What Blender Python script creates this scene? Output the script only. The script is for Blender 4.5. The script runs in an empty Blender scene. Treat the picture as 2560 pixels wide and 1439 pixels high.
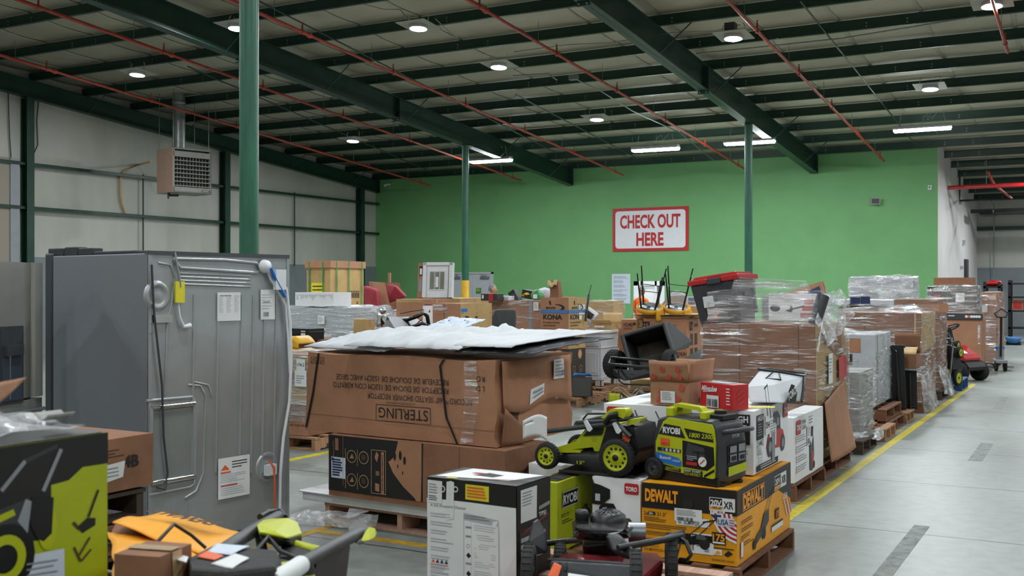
import bpy, bmesh, math, random
from mathutils import Vector, Matrix, noise
S = bpy.context.scene
COL = S.collection
# ---------------------------------------------------------------- camera
FPX = 2718.0                       # focal length in pixels of a 2560 wide frame
HC = 1.6                           # eye height
_n = math.hypot(1490, FPX)
SN, CN = 1490 / _n, FPX / _n       # the aisle (world +Y) runs 28.7 degrees right of the view axis
cam = bpy.data.cameras.new('camera')
cam.sensor_width = 36.0
cam.lens = FPX / 2560 * 36.0
cam.clip_start = 0.1
cam.clip_end = 200
cam.dof.use_dof = True
cam.dof.focus_distance = 10.0
cam.dof.aperture_fstop = 4.5
co = bpy.data.objects.new('camera', cam)
COL.objects.link(co)
co.location = (0, 0, HC)
co.rotation_euler = (math.pi / 2, 0, math.atan2(1490, FPX))
S.camera = co
# ---------------------------------------------------------------- world and exposure
w = bpy.data.worlds.new('world')
S.world = w
w.use_nodes = True
w.node_tree.nodes['Background'].inputs[0].default_value = (0.6, 0.7, 0.8, 1)
w.node_tree.nodes['Background'].inputs[1].default_value = 0.02
S.view_settings.view_transform = 'Standard'
S.view_settings.look = 'None'
S.view_settings.exposure = 1.2
S.view_settings.gamma = 1.0
S.view_settings.use_curve_mapping = False
LAMP_POWER = 330.0                 # emission strength of the round high bay lenses
TUBE_POWER = 55.0                  # emission strength of the strip lights


def W(px, z):
    """plan position of the point seen in picture column px at depth z along the view axis"""
    xc = (px - 1280) / FPX * z
    return (CN * xc - SN * z, SN * xc + CN * z)


def P3(px, py, z):
    x, y = W(px, z)
    return Vector((x, y, HC - (py - 718) * z / FPX))


def hy(py, z):
    return HC - (py - 718) * z / FPX


def zf(py, h=0.0):
    return FPX * (HC - h) / (py - 718)


def fit(cx, z, lx=None, rx=None, yaw=0.0, w=None, d=None):
    """plan of an upright box from its near corner: columns of its left, near and right edges and the near depth"""
    xc = (cx - 1280) / FPX * z
    ca, sa = math.cos(yaw), math.sin(yaw)
    ux, uy = ca, sa                                  # box x axis in the world
    vx, vy = -sa, ca
    def tocam(a, b):
        return CN * a + SN * b, -SN * a + CN * b
    if w is None:
        r = (lx - 1280) / FPX
        a, b = tocam(-ux, -uy)
        w = (r * z - xc) / (a - r * b)
    if d is None:
        r = (rx - 1280) / FPX
        a, b = tocam(vx, vy)
        d = (r * z - xc) / (a - r * b)
    X, Y = W(cx, z)
    return X, Y, abs(w), abs(d)


def fcoord(pos, yaw, side, px, py, z0=0.0):
    """where the ray through a picture point meets a face of the box: metres from the face's left edge and above its foot"""
    X, Y, w, d = pos
    a0, b0 = CN * X + SN * Y, -SN * X + CN * Y
    ca, sa = math.cos(yaw), math.sin(yaw)
    dx, dy = (-ca, -sa) if side == 'f' else (-sa, ca)
    a, b = CN * dx + SN * dy, -SN * dx + CN * dy
    r = (px - 1280) / FPX
    t = (r * b0 - a0) / (a - r * b)
    return ((w - t) if side == 'f' else t), hy(py, b0 + b * t) - z0


# ---------------------------------------------------------------- colour and materials
def lin(c):
    if isinstance(c, str):
        c = [int(c[i:i + 2], 16) / 255 for i in (0, 2, 4)]
    return tuple((x / 12.92 if x <= .04045 else ((x + .055) / 1.055) ** 2.4) for x in c[:3]) + (1.0,)


MATS = {}


def mat(name, col, rough=.6, metal=0.0, var=.08, scale=6.0, bump=0.0, bscale=30.0, emit=0.0, spec=.5, stretch=(1, 1, 1), coat=0.0, col2=None):
    m = bpy.data.materials.new(name)
    m.use_nodes = True
    nt = m.node_tree
    b = nt.nodes['Principled BSDF']
    c = lin(col)
    b.inputs['Roughness'].default_value = rough
    b.inputs['Metallic'].default_value = metal
    b.inputs['Specular IOR Level'].default_value = spec
    b.inputs['Coat Weight'].default_value = coat
    tc = nt.nodes.new('ShaderNodeTexCoord')
    mp = nt.nodes.new('ShaderNodeMapping')
    mp.inputs['Scale'].default_value = stretch
    nt.links.new(tc.outputs['Object'], mp.inputs[0])
    if var > 0 or col2:
        nz = nt.nodes.new('ShaderNodeTexNoise')
        nz.inputs['Scale'].default_value = scale
        nz.inputs['Detail'].default_value = 6
        nz.inputs['Roughness'].default_value = .6
        nt.links.new(mp.outputs[0], nz.inputs['Vector'])
        r = nt.nodes.new('ShaderNodeValToRGB')
        r.color_ramp.elements[0].position = .3
        r.color_ramp.elements[1].position = .7
        if col2:
            r.color_ramp.elements[0].color = lin(col2)
            r.color_ramp.elements[1].color = c
        else:
            r.color_ramp.elements[0].color = tuple(max(0, x * (1 - 2 * var)) for x in c[:3]) + (1,)
            r.color_ramp.elements[1].color = tuple(min(1, x * (1 + var)) for x in c[:3]) + (1,)
        nt.links.new(nz.outputs['Fac'], r.inputs[0])
        nt.links.new(r.outputs[0], b.inputs['Base Color'])
    else:
        b.inputs['Base Color'].default_value = c
    if bump > 0:
        n2 = nt.nodes.new('ShaderNodeTexNoise')
        n2.inputs['Scale'].default_value = bscale
        n2.inputs['Detail'].default_value = 4
        nt.links.new(mp.outputs[0], n2.inputs['Vector'])
        bp = nt.nodes.new('ShaderNodeBump')
        bp.inputs['Strength'].default_value = bump
        bp.inputs['Distance'].default_value = .02
        nt.links.new(n2.outputs['Fac'], bp.inputs['Height'])
        nt.links.new(bp.outputs[0], b.inputs['Normal'])
    if emit > 0:
        b.inputs['Emission Color'].default_value = c
        b.inputs['Emission Strength'].default_value = emit
    MATS[name] = m
    return m


mat('kraft', 'a8785a', .75, var=.10, scale=3, bump=.12, bscale=14)
mat('kraft_dark', '8a5f45', .8, var=.12, scale=4, bump=.15, bscale=14)
mat('kraft_tan', 'b4935f', .75, var=.08, scale=3, bump=.1, bscale=12)
mat('kraft_pale', 'c2a376', .75, var=.08, scale=4, bump=.1)
mat('kraft_inside', 'c4a074', .8, var=.06)
mat('cut_edge', 'c9ab80', .85, var=.1, scale=40)
mat('tape', 'b79a72', .25, var=.05, coat=.4)
mat('ink', '1d1a19', .6, var=.1)
mat('ink_brown', '4a2f22', .7, var=.15)
mat('ink_grey', '8d9094', .7, var=.05)
mat('ink_pale', 'b4b8bd', .7, var=.05)
mat('paper', 'dfe0e0', .55, var=.04)
mat('paper_blue', 'c9d2df', .55, var=.04)
mat('white_box', 'e6e6e7', .5, var=.05, scale=2, bump=.05, bscale=10)
mat('white_sheet', 'c6c9cd', .6, var=.05, scale=3, bump=.3, bscale=8)
mat('black_box', '1a1918', .5, var=.12, scale=3, bump=.06, bscale=12)
mat('charcoal_box', '33322f', .5, var=.1, scale=3, bump=.06)
mat('red_print', 'b8242a', .45, var=.05)
mat('red_box', 'c4272b', .35, var=.05, coat=.2)
mat('faded_red', 'bf4a3c', .7, var=.12, scale=18)
mat('orange_box', 'eb9f10', .5, var=.07, scale=3, bump=.08)
mat('orange_print', 'f09a1c', .5, var=.03)
mat('lime', 'b4bb14', .4, var=.05, scale=5)
mat('lime_box', 'a9b412', .5, var=.06, scale=3)
mat('blue_print', '1f6fc0', .45, var=.05)
mat('blue_tape', '3f78b4', .5, var=.08)
mat('navy_print', '26325a', .5, var=.1)
mat('orange_label', 'e6602a', .5, var=.04)
mat('yellow_label', 'dcd22c', .5, var=.04)
mat('plastic_black', '101113', .42, var=.15, scale=8, bump=.04, bscale=60)
mat('plastic_gloss', '0e0e10', .18, var=.1, coat=.4)
mat('plastic_grey', '383a3e', .45, var=.1, scale=8, bump=.05, bscale=60)
mat('plastic_white', 'd8dadd', .4, var=.04)
mat('rubber', '151516', .75, var=.25, scale=20, bump=.2, bscale=60)
mat('rubber_dusty', '2d2d2b', .8, var=.2, scale=20, bump=.2, bscale=60)
mat('steel', '9a9da1', .35, metal=1, var=.08, scale=5)
mat('chrome', 'd8dadc', .12, metal=1, var=.03)
mat('dark_red', '6c1c20', .35, var=.12, scale=6, coat=.3)
mat('red_paint', 'b3181e', .3, var=.05, coat=.5)
mat('wood', 'a87f5e', .8, var=.2, scale=3, stretch=(1, 14, 1), bump=.2, bscale=20)
mat('wood_dark', '7a5138', .8, var=.2, scale=3, stretch=(1, 14, 1), bump=.2, bscale=20)
mat('wood_pink', 'c49c88', .8, var=.15, scale=3, stretch=(14, 1, 1), bump=.2, bscale=20)
mat('wood_old', '4c3d33', .85, var=.2, scale=3, stretch=(1, 14, 1), bump=.2, bscale=20)
mat('blue_wood', '2c5a94', .7, var=.2, scale=5)
mat('green_steel', '19392d', .42, var=.14, scale=3, bump=.04, bscale=30)
mat('green_column', '2f6a52', .38, var=.2, scale=4, stretch=(3, 3, .5), col2='24503f')
mat('yellow_paint', 'd9a91a', .5, var=.1)
mat('pipe_red', 'a83c2a', .5, var=.15, scale=4)
mat('conduit', '8d9290', .4, metal=.6, var=.1)
mat('orange_shirt', 'e0601c', .8, var=.05)
mat('skin', 'b98468', .6, var=.06)
mat('jeans', '2c3444', .85, var=.1)
mat('hair_grey', '6c6761', .9, var=.25, scale=30)
mat('cloth_dark', '3a3a3e', .9, var=.1)
mat('cap_grey', '77797b', .9, var=.1)
mat('mustard', 'c9921c', .8, var=.08, bump=.1, bscale=80)
mat('charcoal_fabric', '3c413f', .9, var=.08, bump=.15, bscale=120)
mat('wine_fabric', '8c1f2c', .8, var=.1)
mat('vanity_white', 'c2c6cc', .4, var=.03)
mat('stone_white', 'd9dadb', .3, var=.05)
mat('window_glass', '76806f', .1, var=.1)
mat('foam_grey', '9c9c98', .9, var=.1, bump=.4, bscale=20)
mat('green_bag', '3f8a4c', .4, var=.2)
mat('yellow_plastic', 'dba312', .4, var=.06)


def film_mat(name, seed, base, amt, sc, r0=.48, r1=.78):
    """clear stretch film: mostly see-through, with bunched streaks that catch the lamps"""
    m = bpy.data.materials.new(name)
    m.use_nodes = True
    nt = m.node_tree
    nt.nodes.clear()
    N = nt.nodes.new
    out = N('ShaderNodeOutputMaterial')
    tc = N('ShaderNodeTexCoord')
    mp = N('ShaderNodeMapping')
    mp.inputs['Scale'].default_value = sc
    mp.inputs['Rotation'].default_value = (.12, -.1, .0)
    mp.inputs['Location'].default_value = (seed, seed * 2, seed)
    nt.links.new(tc.outputs['Object'], mp.inputs[0])
    n1 = N('ShaderNodeTexNoise')
    n1.inputs['Scale'].default_value = 2.2
    n1.inputs['Detail'].default_value = 7
    n1.inputs['Roughness'].default_value = .62
    n1.inputs['Distortion'].default_value = .5
    nt.links.new(mp.outputs[0], n1.inputs['Vector'])
    r = N('ShaderNodeValToRGB')
    r.color_ramp.elements[0].position = r0
    r.color_ramp.elements[0].color = (base, base, base, 1)
    r.color_ramp.elements[1].position = r1
    r.color_ramp.elements[1].color = (amt, amt, amt, 1)
    nt.links.new(n1.outputs['Fac'], r.inputs[0])
    n2 = N('ShaderNodeTexNoise')
    n2.inputs['Scale'].default_value = 5
    n2.inputs['Detail'].default_value = 5
    nt.links.new(mp.outputs[0], n2.inputs['Vector'])
    bp = N('ShaderNodeBump')
    bp.inputs['Strength'].default_value = 1.0
    bp.inputs['Distance'].default_value = .03
    nt.links.new(n2.outputs['Fac'], bp.inputs['Height'])
    gl = N('ShaderNodeBsdfGlossy')
    gl.inputs['Roughness'].default_value = .12
    gl.inputs['Color'].default_value = (.95, .96, .97, 1)
    nt.links.new(bp.outputs[0], gl.inputs['Normal'])
    df = N('ShaderNodeBsdfDiffuse')
    df.inputs['Color'].default_value = (.78, .79, .8, 1)
    nt.links.new(bp.outputs[0], df.inputs['Normal'])
    m1 = N('ShaderNodeMixShader')
    m1.inputs[0].default_value = .45
    nt.links.new(gl.outputs[0], m1.inputs[1])
    nt.links.new(df.outputs[0], m1.inputs[2])
    tr = N('ShaderNodeBsdfTransparent')
    tr.inputs[0].default_value = (.97, .975, .98, 1)
    m2 = N('ShaderNodeMixShader')
    nt.links.new(r.outputs[0], m2.inputs[0])
    nt.links.new(tr.outputs[0], m2.inputs[1])
    nt.links.new(m1.outputs[0], m2.inputs[2])
    nt.links.new(m2.outputs[0], out.inputs[0])
    MATS[name] = m


film_mat('film', 1.0, .07, .85, (1.1, 1.1, 13), .52, .64)
film_mat('film_thick', 5.0, .20, .9, (1.3, 1.3, 11), .46, .62)
film_mat('film_loose', 9.0, .30, .95, (3, 3, 4), .46, .66)

# ---------------------------------------------------------------- mesh builder
_TXT = {}


def text_geo(s, bold):
    k = (s, bold)
    if k in _TXT:
        return _TXT[k]
    cu = bpy.data.curves.new('t', 'FONT')
    cu.body = s
    cu.size = 1.0
    cu.offset = bold
    cu.resolution_u = 3
    o = bpy.data.objects.new('t', cu)
    COL.objects.link(o)
    dg = bpy.context.evaluated_depsgraph_get()
    dg.update()
    me = bpy.data.meshes.new_from_object(o.evaluated_get(dg))
    vs = [(v.co.x, v.co.y) for v in me.vertices]
    fs = [tuple(p.vertices) for p in me.polygons]
    bpy.data.objects.remove(o)
    bpy.data.curves.remove(cu)
    bpy.data.meshes.remove(me)
    x0 = min(v[0] for v in vs)
    x1 = max(v[0] for v in vs)
    vs = [(v[0] - x0, v[1]) for v in vs]
    _TXT[k] = (vs, fs, x1 - x0)
    return _TXT[k]


class MB:
    def __init__(s):
        s.v = []
        s.f = []
        s.m = []
        s.sm = []
        s.M = Matrix.Identity(4)

    def add(s, vs, fs, m, smooth=False):
        b = len(s.v)
        s.v += [s.M @ Vector(v) for v in vs]
        for f in fs:
            s.f.append(tuple(b + i for i in f))
            s.m.append(m)
            s.sm.append(smooth)

    def box(s, x0, x1, y0, y1, z0, z1, m, n=0):
        """axis box; n>0 cuts its faces into about n-metre cells so that it can be dented"""
        if not n:
            s.add([(x, y, z) for x in (x0, x1) for y in (y0, y1) for z in (z0, z1)],
                  [(0, 1, 3, 2), (4, 6, 7, 5), (0, 4, 5, 1), (2, 3, 7, 6), (0, 2, 6, 4), (1, 5, 7, 3)], m)
            return
        nx, ny, nz = (max(1, int(round(abs(b - a) / n))) for a, b in ((x0, x1), (y0, y1), (z0, z1)))
        L = lambda a, b, i, k: a + (b - a) * i / k
        def grid(fn, a, b, flip):
            vs = [fn(i / a, j / b) for i in range(a + 1) for j in range(b + 1)]
            fs = []
            for i in range(a):
                for j in range(b):
                    q = (i * (b + 1) + j, (i + 1) * (b + 1) + j, (i + 1) * (b + 1) + j + 1, i * (b + 1) + j + 1)
                    fs.append(q[::-1] if flip else q)
            s.add(vs, fs, m, True)
        X = lambda t: x0 + (x1 - x0) * t
        Y = lambda t: y0 + (y1 - y0) * t
        Z = lambda t: z0 + (z1 - z0) * t
        grid(lambda a, b: (X(a), y0, Z(b)), nx, nz, False)
        grid(lambda a, b: (X(a), y1, Z(b)), nx, nz, True)
        grid(lambda a, b: (x0, Y(a), Z(b)), ny, nz, True)
        grid(lambda a, b: (x1, Y(a), Z(b)), ny, nz, False)
        grid(lambda a, b: (X(a), Y(b), z0), nx, ny, True)
        grid(lambda a, b: (X(a), Y(b), z1), nx, ny, False)

    def poly(s, pts, m):
        s.add(pts, [tuple(range(len(pts)))], m)

    def slab(s, pts, t, m):
        """flat polygon given thickness t along its normal"""
        pts = [Vector(p) for p in pts]
        nrm = (pts[1] - pts[0]).cross(pts[2] - pts[1]).normalized() * t
        n = len(pts)
        s.add(pts + [p - nrm for p in pts], [tuple(range(n)), tuple(range(2 * n - 1, n - 1, -1))] +
              [(i, n + i, n + (i + 1) % n, (i + 1) % n) for i in range(n)], m)

    def prism(s, prof, a0, a1, m, axis='x', smooth=False, cap=True):
        """profile points extruded between a0 and a1 along axis; the profile is in the two other axes in order"""
        n = len(prof)
        def mk(a, p):
            if axis == 'x':
                return (a, p[0], p[1])
            if axis == 'y':
                return (p[0], a, p[1])
            return (p[0], p[1], a)
        vs = [mk(a0, p) for p in prof] + [mk(a1, p) for p in prof]
        s.add(vs, [(i, (i + 1) % n, n + (i + 1) % n, n + i) for i in range(n)], m, smooth)
        if cap:
            s.add(vs, [tuple(range(n - 1, -1, -1)), tuple(range(n, 2 * n))], m)

    def cyl(s, p0, p1, r, m, n=16, r1=None, cap=True, smooth=True):
        p0, p1 = Vector(p0), Vector(p1)
        r1 = r if r1 is None else r1
        d = (p1 - p0).normalized()
        a = d.orthogonal().normalized()
        b = d.cross(a)
        vs = []
        for p, q in ((p0, r), (p1, r1)):
            vs += [p + (a * math.cos(2 * math.pi * i / n) + b * math.sin(2 * math.pi * i / n)) * q for i in range(n)]
        s.add(vs, [(i, (i + 1) % n, n + (i + 1) % n, n + i) for i in range(n)], m, smooth)
        if cap:
            s.add(vs, [tuple(range(n - 1, -1, -1)), tuple(range(n, 2 * n))], m)

    def tube(s, pts, r, m, n=10, cap=True):
        pts = [Vector(p) for p in pts]
        k = len(pts)
        vs = []
        up = None
        for i, p in enumerate(pts):
            d = (pts[min(i + 1, k - 1)] - pts[max(i - 1, 0)]).normalized()
            if up is None:
                up = d.orthogonal().normalized()
            a = (up - d * up.dot(d)).normalized()
            up = a
            b = d.cross(a)
            q = r[i] if isinstance(r, (list, tuple)) else r
            vs += [p + (a * math.cos(2 * math.pi * j / n) + b * math.sin(2 * math.pi * j / n)) * q for j in range(n)]
        fs = [(i * n + j, i * n + (j + 1) % n, (i + 1) * n + (j + 1) % n, (i + 1) * n + j) for i in range(k - 1) for j in range(n)]
        s.add(vs, fs, m, True)
        if cap:
            s.add(vs, [tuple(range(n - 1, -1, -1)), tuple((k - 1) * n + j for j in range(n))], m)

    def lathe(s, c, axis, prof, m, n=24):
        """prof: (along axis, radius) pairs"""
        c = Vector(c)
        d = Vector(axis).normalized()
        a = d.orthogonal().normalized()
        b = d.cross(a)
        vs = []
        for h, r in prof:
            vs += [c + d * h + (a * math.cos(2 * math.pi * i / n) + b * math.sin(2 * math.pi * i / n)) * r for i in range(n)]
        k = len(prof)
        s.add(vs, [(i * n + j, i * n + (j + 1) % n, (i + 1) * n + (j + 1) % n, (i + 1) * n + j) for i in range(k - 1) for j in range(n)], m, True)

    def ell(s, c, r, m, nu=16, nv=10, z0=-1.0, z1=1.0):
        vs = []
        for i in range(nv + 1):
            t = z0 + (z1 - z0) * i / nv
            ph = math.asin(max(-1, min(1, t)))
            for j in range(nu):
                a = 2 * math.pi * j / nu
                vs.append((c[0] + r[0] * math.cos(ph) * math.cos(a), c[1] + r[1] * math.cos(ph) * math.sin(a), c[2] + r[2] * t))
        s.add(vs, [(i * nu + j, i * nu + (j + 1) % nu, (i + 1) * nu + (j + 1) % nu, (i + 1) * nu + j) for i in range(nv) for j in range(nu)], m, True)

    def grid(s, fn, nu, nv, m, smooth=True):
        vs = [fn(i / nu, j / nv) for i in range(nu + 1) for j in range(nv + 1)]
        fs = [(i * (nv + 1) + j, (i + 1) * (nv + 1) + j, (i + 1) * (nv + 1) + j + 1, i * (nv + 1) + j + 1) for i in range(nu) for j in range(nv)]
        s.add(vs, fs, m, smooth)

    def build(s, name, parent=None, deform=None, bevel=0.0, solid=0.0, merge=False, sub=0):
        vs = s.v
        if deform:
            vs = [deform(v) for v in vs]
        me = bpy.data.meshes.new(name)
        me.from_pydata([tuple(v) for v in vs], [], s.f)
        keys = []
        for i, k in enumerate(s.m):
            if k not in keys:
                keys.append(k)
                me.materials.append(MATS[k])
        idx = {k: i for i, k in enumerate(keys)}
        me.polygons.foreach_set('material_index', [idx[k] for k in s.m])
        me.polygons.foreach_set('use_smooth', s.sm)
        me.update()
        if merge:
            bm = bmesh.new()
            bm.from_mesh(me)
            bmesh.ops.remove_doubles(bm, verts=bm.verts, dist=.0004)
            bm.to_mesh(me)
            bm.free()
        o = bpy.data.objects.new(name, me)
        COL.objects.link(o)
        if parent:
            o.parent = parent
        if sub:
            md = o.modifiers.new('s', 'SUBSURF')
            md.levels = md.render_levels = sub
        if solid:
            md = o.modifiers.new('t', 'SOLIDIFY')
            md.thickness = solid
            md.offset = 0
        if bevel:
            md = o.modifiers.new('b', 'BEVEL')
            md.width = bevel
            md.segments = 2
            md.limit_method = 'ANGLE'
        return o


class Fc:
    """a printed face: origin, right and up vectors, metres"""

    def __init__(s, mb, o, u, v, lift=.003):
        s.mb = mb
        s.o = Vector(o)
        s.u = Vector(u).normalized()
        s.v = Vector(v).normalized()
        s.n = s.u.cross(s.v)
        s.l = lift

    def at(s, x, y, k=1.0):
        return s.o + s.u * x + s.v * y + s.n * s.l * k

    def r(s, x0, y0, x1, y1, m, k=1.0):
        nx = max(1, int(abs(x1 - x0) / .12))
        ny = max(1, int(abs(y1 - y0) / .12))
        s.mb.grid(lambda a, b: s.at(x0 + (x1 - x0) * a, y0 + (y1 - y0) * b, k), nx, ny, m, False)

    def p(s, pts, m, k=1.0):
        s.mb.poly([s.at(x, y, k) for x, y in pts], m)

    def ln(s, x0, y0, x1, y1, th, m, k=1.0):
        d = Vector((x1 - x0, y1 - y0))
        q = Vector((-d.y, d.x)).normalized() * th / 2
        s.p([(x0 - q.x, y0 - q.y), (x1 - q.x, y1 - q.y), (x1 + q.x, y1 + q.y), (x0 + q.x, y0 + q.y)], m, k)

    def c(s, x, y, r, m, k=1.0, n=20, ry=None):
        ry = ry or r
        s.p([(x + r * math.cos(2 * math.pi * i / n), y + ry * math.sin(2 * math.pi * i / n)) for i in range(n)], m, k)

    def ring(s, x, y, r, th, m, k=1.0, n=24, ry=None):
        q = (ry or r) / r
        vs = []
        for rr in (r, r - th):
            vs += [s.at(x + rr * math.cos(2 * math.pi * i / n), y + rr * q * math.sin(2 * math.pi * i / n), k) for i in range(n)]
        s.mb.add(vs, [(i, (i + 1) % n, n + (i + 1) % n, n + i) for i in range(n)], m)

    def fr(s, x0, y0, x1, y1, th, m, k=1.0):
        s.r(x0, y0, x1, y0 + th, m, k)
        s.r(x0, y1 - th, x1, y1, m, k)
        s.r(x0, y0, x0 + th, y1, m, k)
        s.r(x1 - th, y0, x1, y1, m, k)

    def t(s, txt, x, y, h, m, w=None, k=1.5, bold=.012, slant=0.0, rot=0.0, center=False):
        """text with cap height h, optionally fitted to width w"""
        vs, fs, tw = text_geo(txt, bold)
        sy = h / .70
        sx = (w / tw) if w else sy
        cr, sr = math.cos(rot), math.sin(rot)
        ox = -tw * sx / 2 if center else 0
        pts = []
        for a, b in vs:
            px = a * sx + ox + slant * b * sy
            py = b * sy
            pts.append(s.at(x + px * cr - py * sr, y + px * sr + py * cr, k))
        s.mb.add(pts, fs, m)

    def lines(s, x0, y0, x1, y1, n, m, seed=1, k=1.4, fill=.45):
        """small print too fine to read"""
        rg = random.Random(seed)
        dy = (y1 - y0) / n
        for i in range(n):
            L = (x1 - x0) * rg.uniform(.6, 1.0)
            s.mb.poly([s.at(x0, y1 - dy * (i + fill), k), s.at(x0 + L, y1 - dy * (i + fill), k), s.at(x0 + L, y1 - dy * i - dy * .1, k), s.at(x0, y1 - dy * i - dy * .1, k)], m)

    def bars(s, x0, y0, x1, y1, m='ink', n=14, seed=3, k=1.6):
        rg = random.Random(seed)
        dx = (x1 - x0) / n
        for i in range(n):
            s.r(x0 + dx * i, y0, x0 + dx * (i + rg.uniform(.25, .75)), y1, m, k)


def rotframe(fc, w, h):
    """the same face read upside down"""
    return Fc(fc.mb, fc.o + fc.u * w + fc.v * h, -fc.u, -fc.v, fc.l)


# ---------------------------------------------------------------- tagging
def tag(o, label=None, cat=None, group=None, kind=None):
    if label:
        o['label'] = label
    if cat:
        o['category'] = cat
    if group:
        o['group'] = group
    if kind:
        o['kind'] = kind
    return o


def thing(name, label, cat, loc=(0, 0, 0), yaw=0.0, group=None, rot=None):
    o = bpy.data.objects.new(name, None)
    COL.objects.link(o)
    o.location = loc
    o.rotation_euler = rot if rot else (0, 0, yaw)
    o.empty_display_size = .1
    return tag(o, label, cat, group)


def copy_tree(root, loc=None, yaw=None, label=None, group=None, scale=None):
    r = root.copy()
    COL.objects.link(r)
    if loc is not None:
        r.location = loc
    if yaw is not None:
        r.rotation_euler = (0, 0, yaw)
    if scale:
        r.scale = scale
    if label:
        r['label'] = label
    if group:
        r['group'] = group
    for ch in list(root.children):
        c = ch.copy()
        COL.objects.link(c)
        c.parent = r
        for g in list(ch.children):
            d = g.copy()
            COL.objects.link(d)
            d.parent = c
    return r


def world_thing(name, label, cat, origin, group=None):
    """a thing whose parts are drawn in world coordinates; returns it and the matrix that brings them into its frame"""
    t = thing(name, label, cat, origin, 0, group)
    return t, Matrix.Translation(-Vector(origin))


def dent(amp, fr=1.6, seed=0.0, keep=None):
    def f(v):
        q = v * fr + Vector((seed, seed * 1.7, seed * .6))
        n = noise.noise_vector(q)
        n2 = noise.noise_vector(q * 3.1)
        r = v + Vector((n.x, n.y, n.z * .5)) * amp + n2 * amp * .3
        if keep is not None and v.z <= keep:
            r.z = v.z
        return r
    return f


def lean(top, axis=(0, 0), f0=None):
    """shear with height"""
    def f(v):
        r = f0(v) if f0 else v.copy()
        r.x += axis[0] * v.z
        r.y += axis[1] * v.z
        return r
    return f
# ================================================================ the room
XL, XR, YB, YG, YF = -22.45, 9.0, -7.0, 31.03, 41.1     # left wall, right wall, back wall, green wall, far wall
XC = -4.0                                               # right end of the green wall
def roof_h(y):
    return 8.17 - y / 12.0


def struct(name, mb, **k):
    o = mb.build(name, **k)
    o['kind'] = 'structure'
    return o


def floor_mat():
    m = bpy.data.materials.new('concrete_floor')
    m.use_nodes = True
    nt = m.node_tree
    b = nt.nodes['Principled BSDF']
    N = nt.nodes.new
    L = nt.links.new
    geo = N('ShaderNodeNewGeometry')
    n1 = N('ShaderNodeTexNoise')
    n1.inputs['Scale'].default_value = .5
    n1.inputs['Detail'].default_value = 8
    n1.inputs['Roughness'].default_value = .65
    L(geo.outputs['Position'], n1.inputs['Vector'])
    r1 = N('ShaderNodeValToRGB')
    r1.color_ramp.elements[0].position = .32
    r1.color_ramp.elements[0].color = lin('757a75')
    r1.color_ramp.elements[1].position = .68
    r1.color_ramp.elements[1].color = lin('8e948f')
    L(n1.outputs['Fac'], r1.inputs[0])
    n2 = N('ShaderNodeTexNoise')
    n2.inputs['Scale'].default_value = 9
    n2.inputs['Detail'].default_value = 6
    L(geo.outputs['Position'], n2.inputs['Vector'])
    mx = N('ShaderNodeMix')
    mx.data_type = 'RGBA'
    mx.blend_type = 'MULTIPLY'
    mx.inputs[0].default_value = .35
    L(r1.outputs[0], mx.inputs[6])
    r2 = N('ShaderNodeValToRGB')
    r2.color_ramp.elements[0].position = .35
    r2.color_ramp.elements[0].color = (.55, .55, .55, 1)
    r2.color_ramp.elements[1].position = .6
    r2.color_ramp.elements[1].color = (1, 1, 1, 1)
    L(n2.outputs['Fac'], r2.inputs[0])
    L(r2.outputs[0], mx.inputs[7])
    # control joints: thin dark cuts, wandering a little
    sx = N('ShaderNodeSeparateXYZ')
    nz = N('ShaderNodeTexNoise')
    nz.inputs['Scale'].default_value = 1.2
    L(geo.outputs['Position'], nz.inputs['Vector'])
    L(geo.outputs['Position'], sx.inputs[0])
    wob = N('ShaderNodeMath')
    wob.operation = 'MULTIPLY_ADD'
    wob.inputs[1].default_value = .05
    L(nz.outputs['Fac'], wob.inputs[0])
    L(sx.outputs['Y'], wob.inputs[2])
    def joint(src, period, off, wd):
        a = N('ShaderNodeMath')
        a.operation = 'ADD'
        a.inputs[1].default_value = off
        L(src, a.inputs[0])
        md = N('ShaderNodeMath')
        md.operation = 'PINGPONG'
        md.inputs[1].default_value = period / 2
        L(a.outputs[0], md.inputs[0])
        lt = N('ShaderNodeMath')
        lt.operation = 'LESS_THAN'
        lt.inputs[1].default_value = wd
        L(md.outputs[0], lt.inputs[0])
        return lt.outputs[0]
    j1 = joint(wob.outputs[0], 1.95, .3, .010)
    j2 = joint(sx.outputs['X'], 5.3, 3.1, .006)
    mxj = N('ShaderNodeMath')
    mxj.operation = 'MAXIMUM'
    L(j1, mxj.inputs[0])
    L(j2, mxj.inputs[1])
    m2 = N('ShaderNodeMix')
    m2.data_type = 'RGBA'
    L(mxj.outputs[0], m2.inputs[0])
    L(mx.outputs[2], m2.inputs[6])
    m2.inputs[7].default_value = lin('363837')
    L(m2.outputs[2], b.inputs['Base Color'])
    rr = N('ShaderNodeMapRange')
    rr.inputs[3].default_value = .28
    rr.inputs[4].default_value = .5
    L(n1.outputs['Fac'], rr.inputs[0])
    L(rr.outputs[0], b.inputs['Roughness'])
    bp = N('ShaderNodeBump')
    bp.inputs['Strength'].default_value = .08
    L(n2.outputs['Fac'], bp.inputs['Height'])
    L(bp.outputs[0], b.inputs['Normal'])
    MATS['floor'] = m


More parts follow.
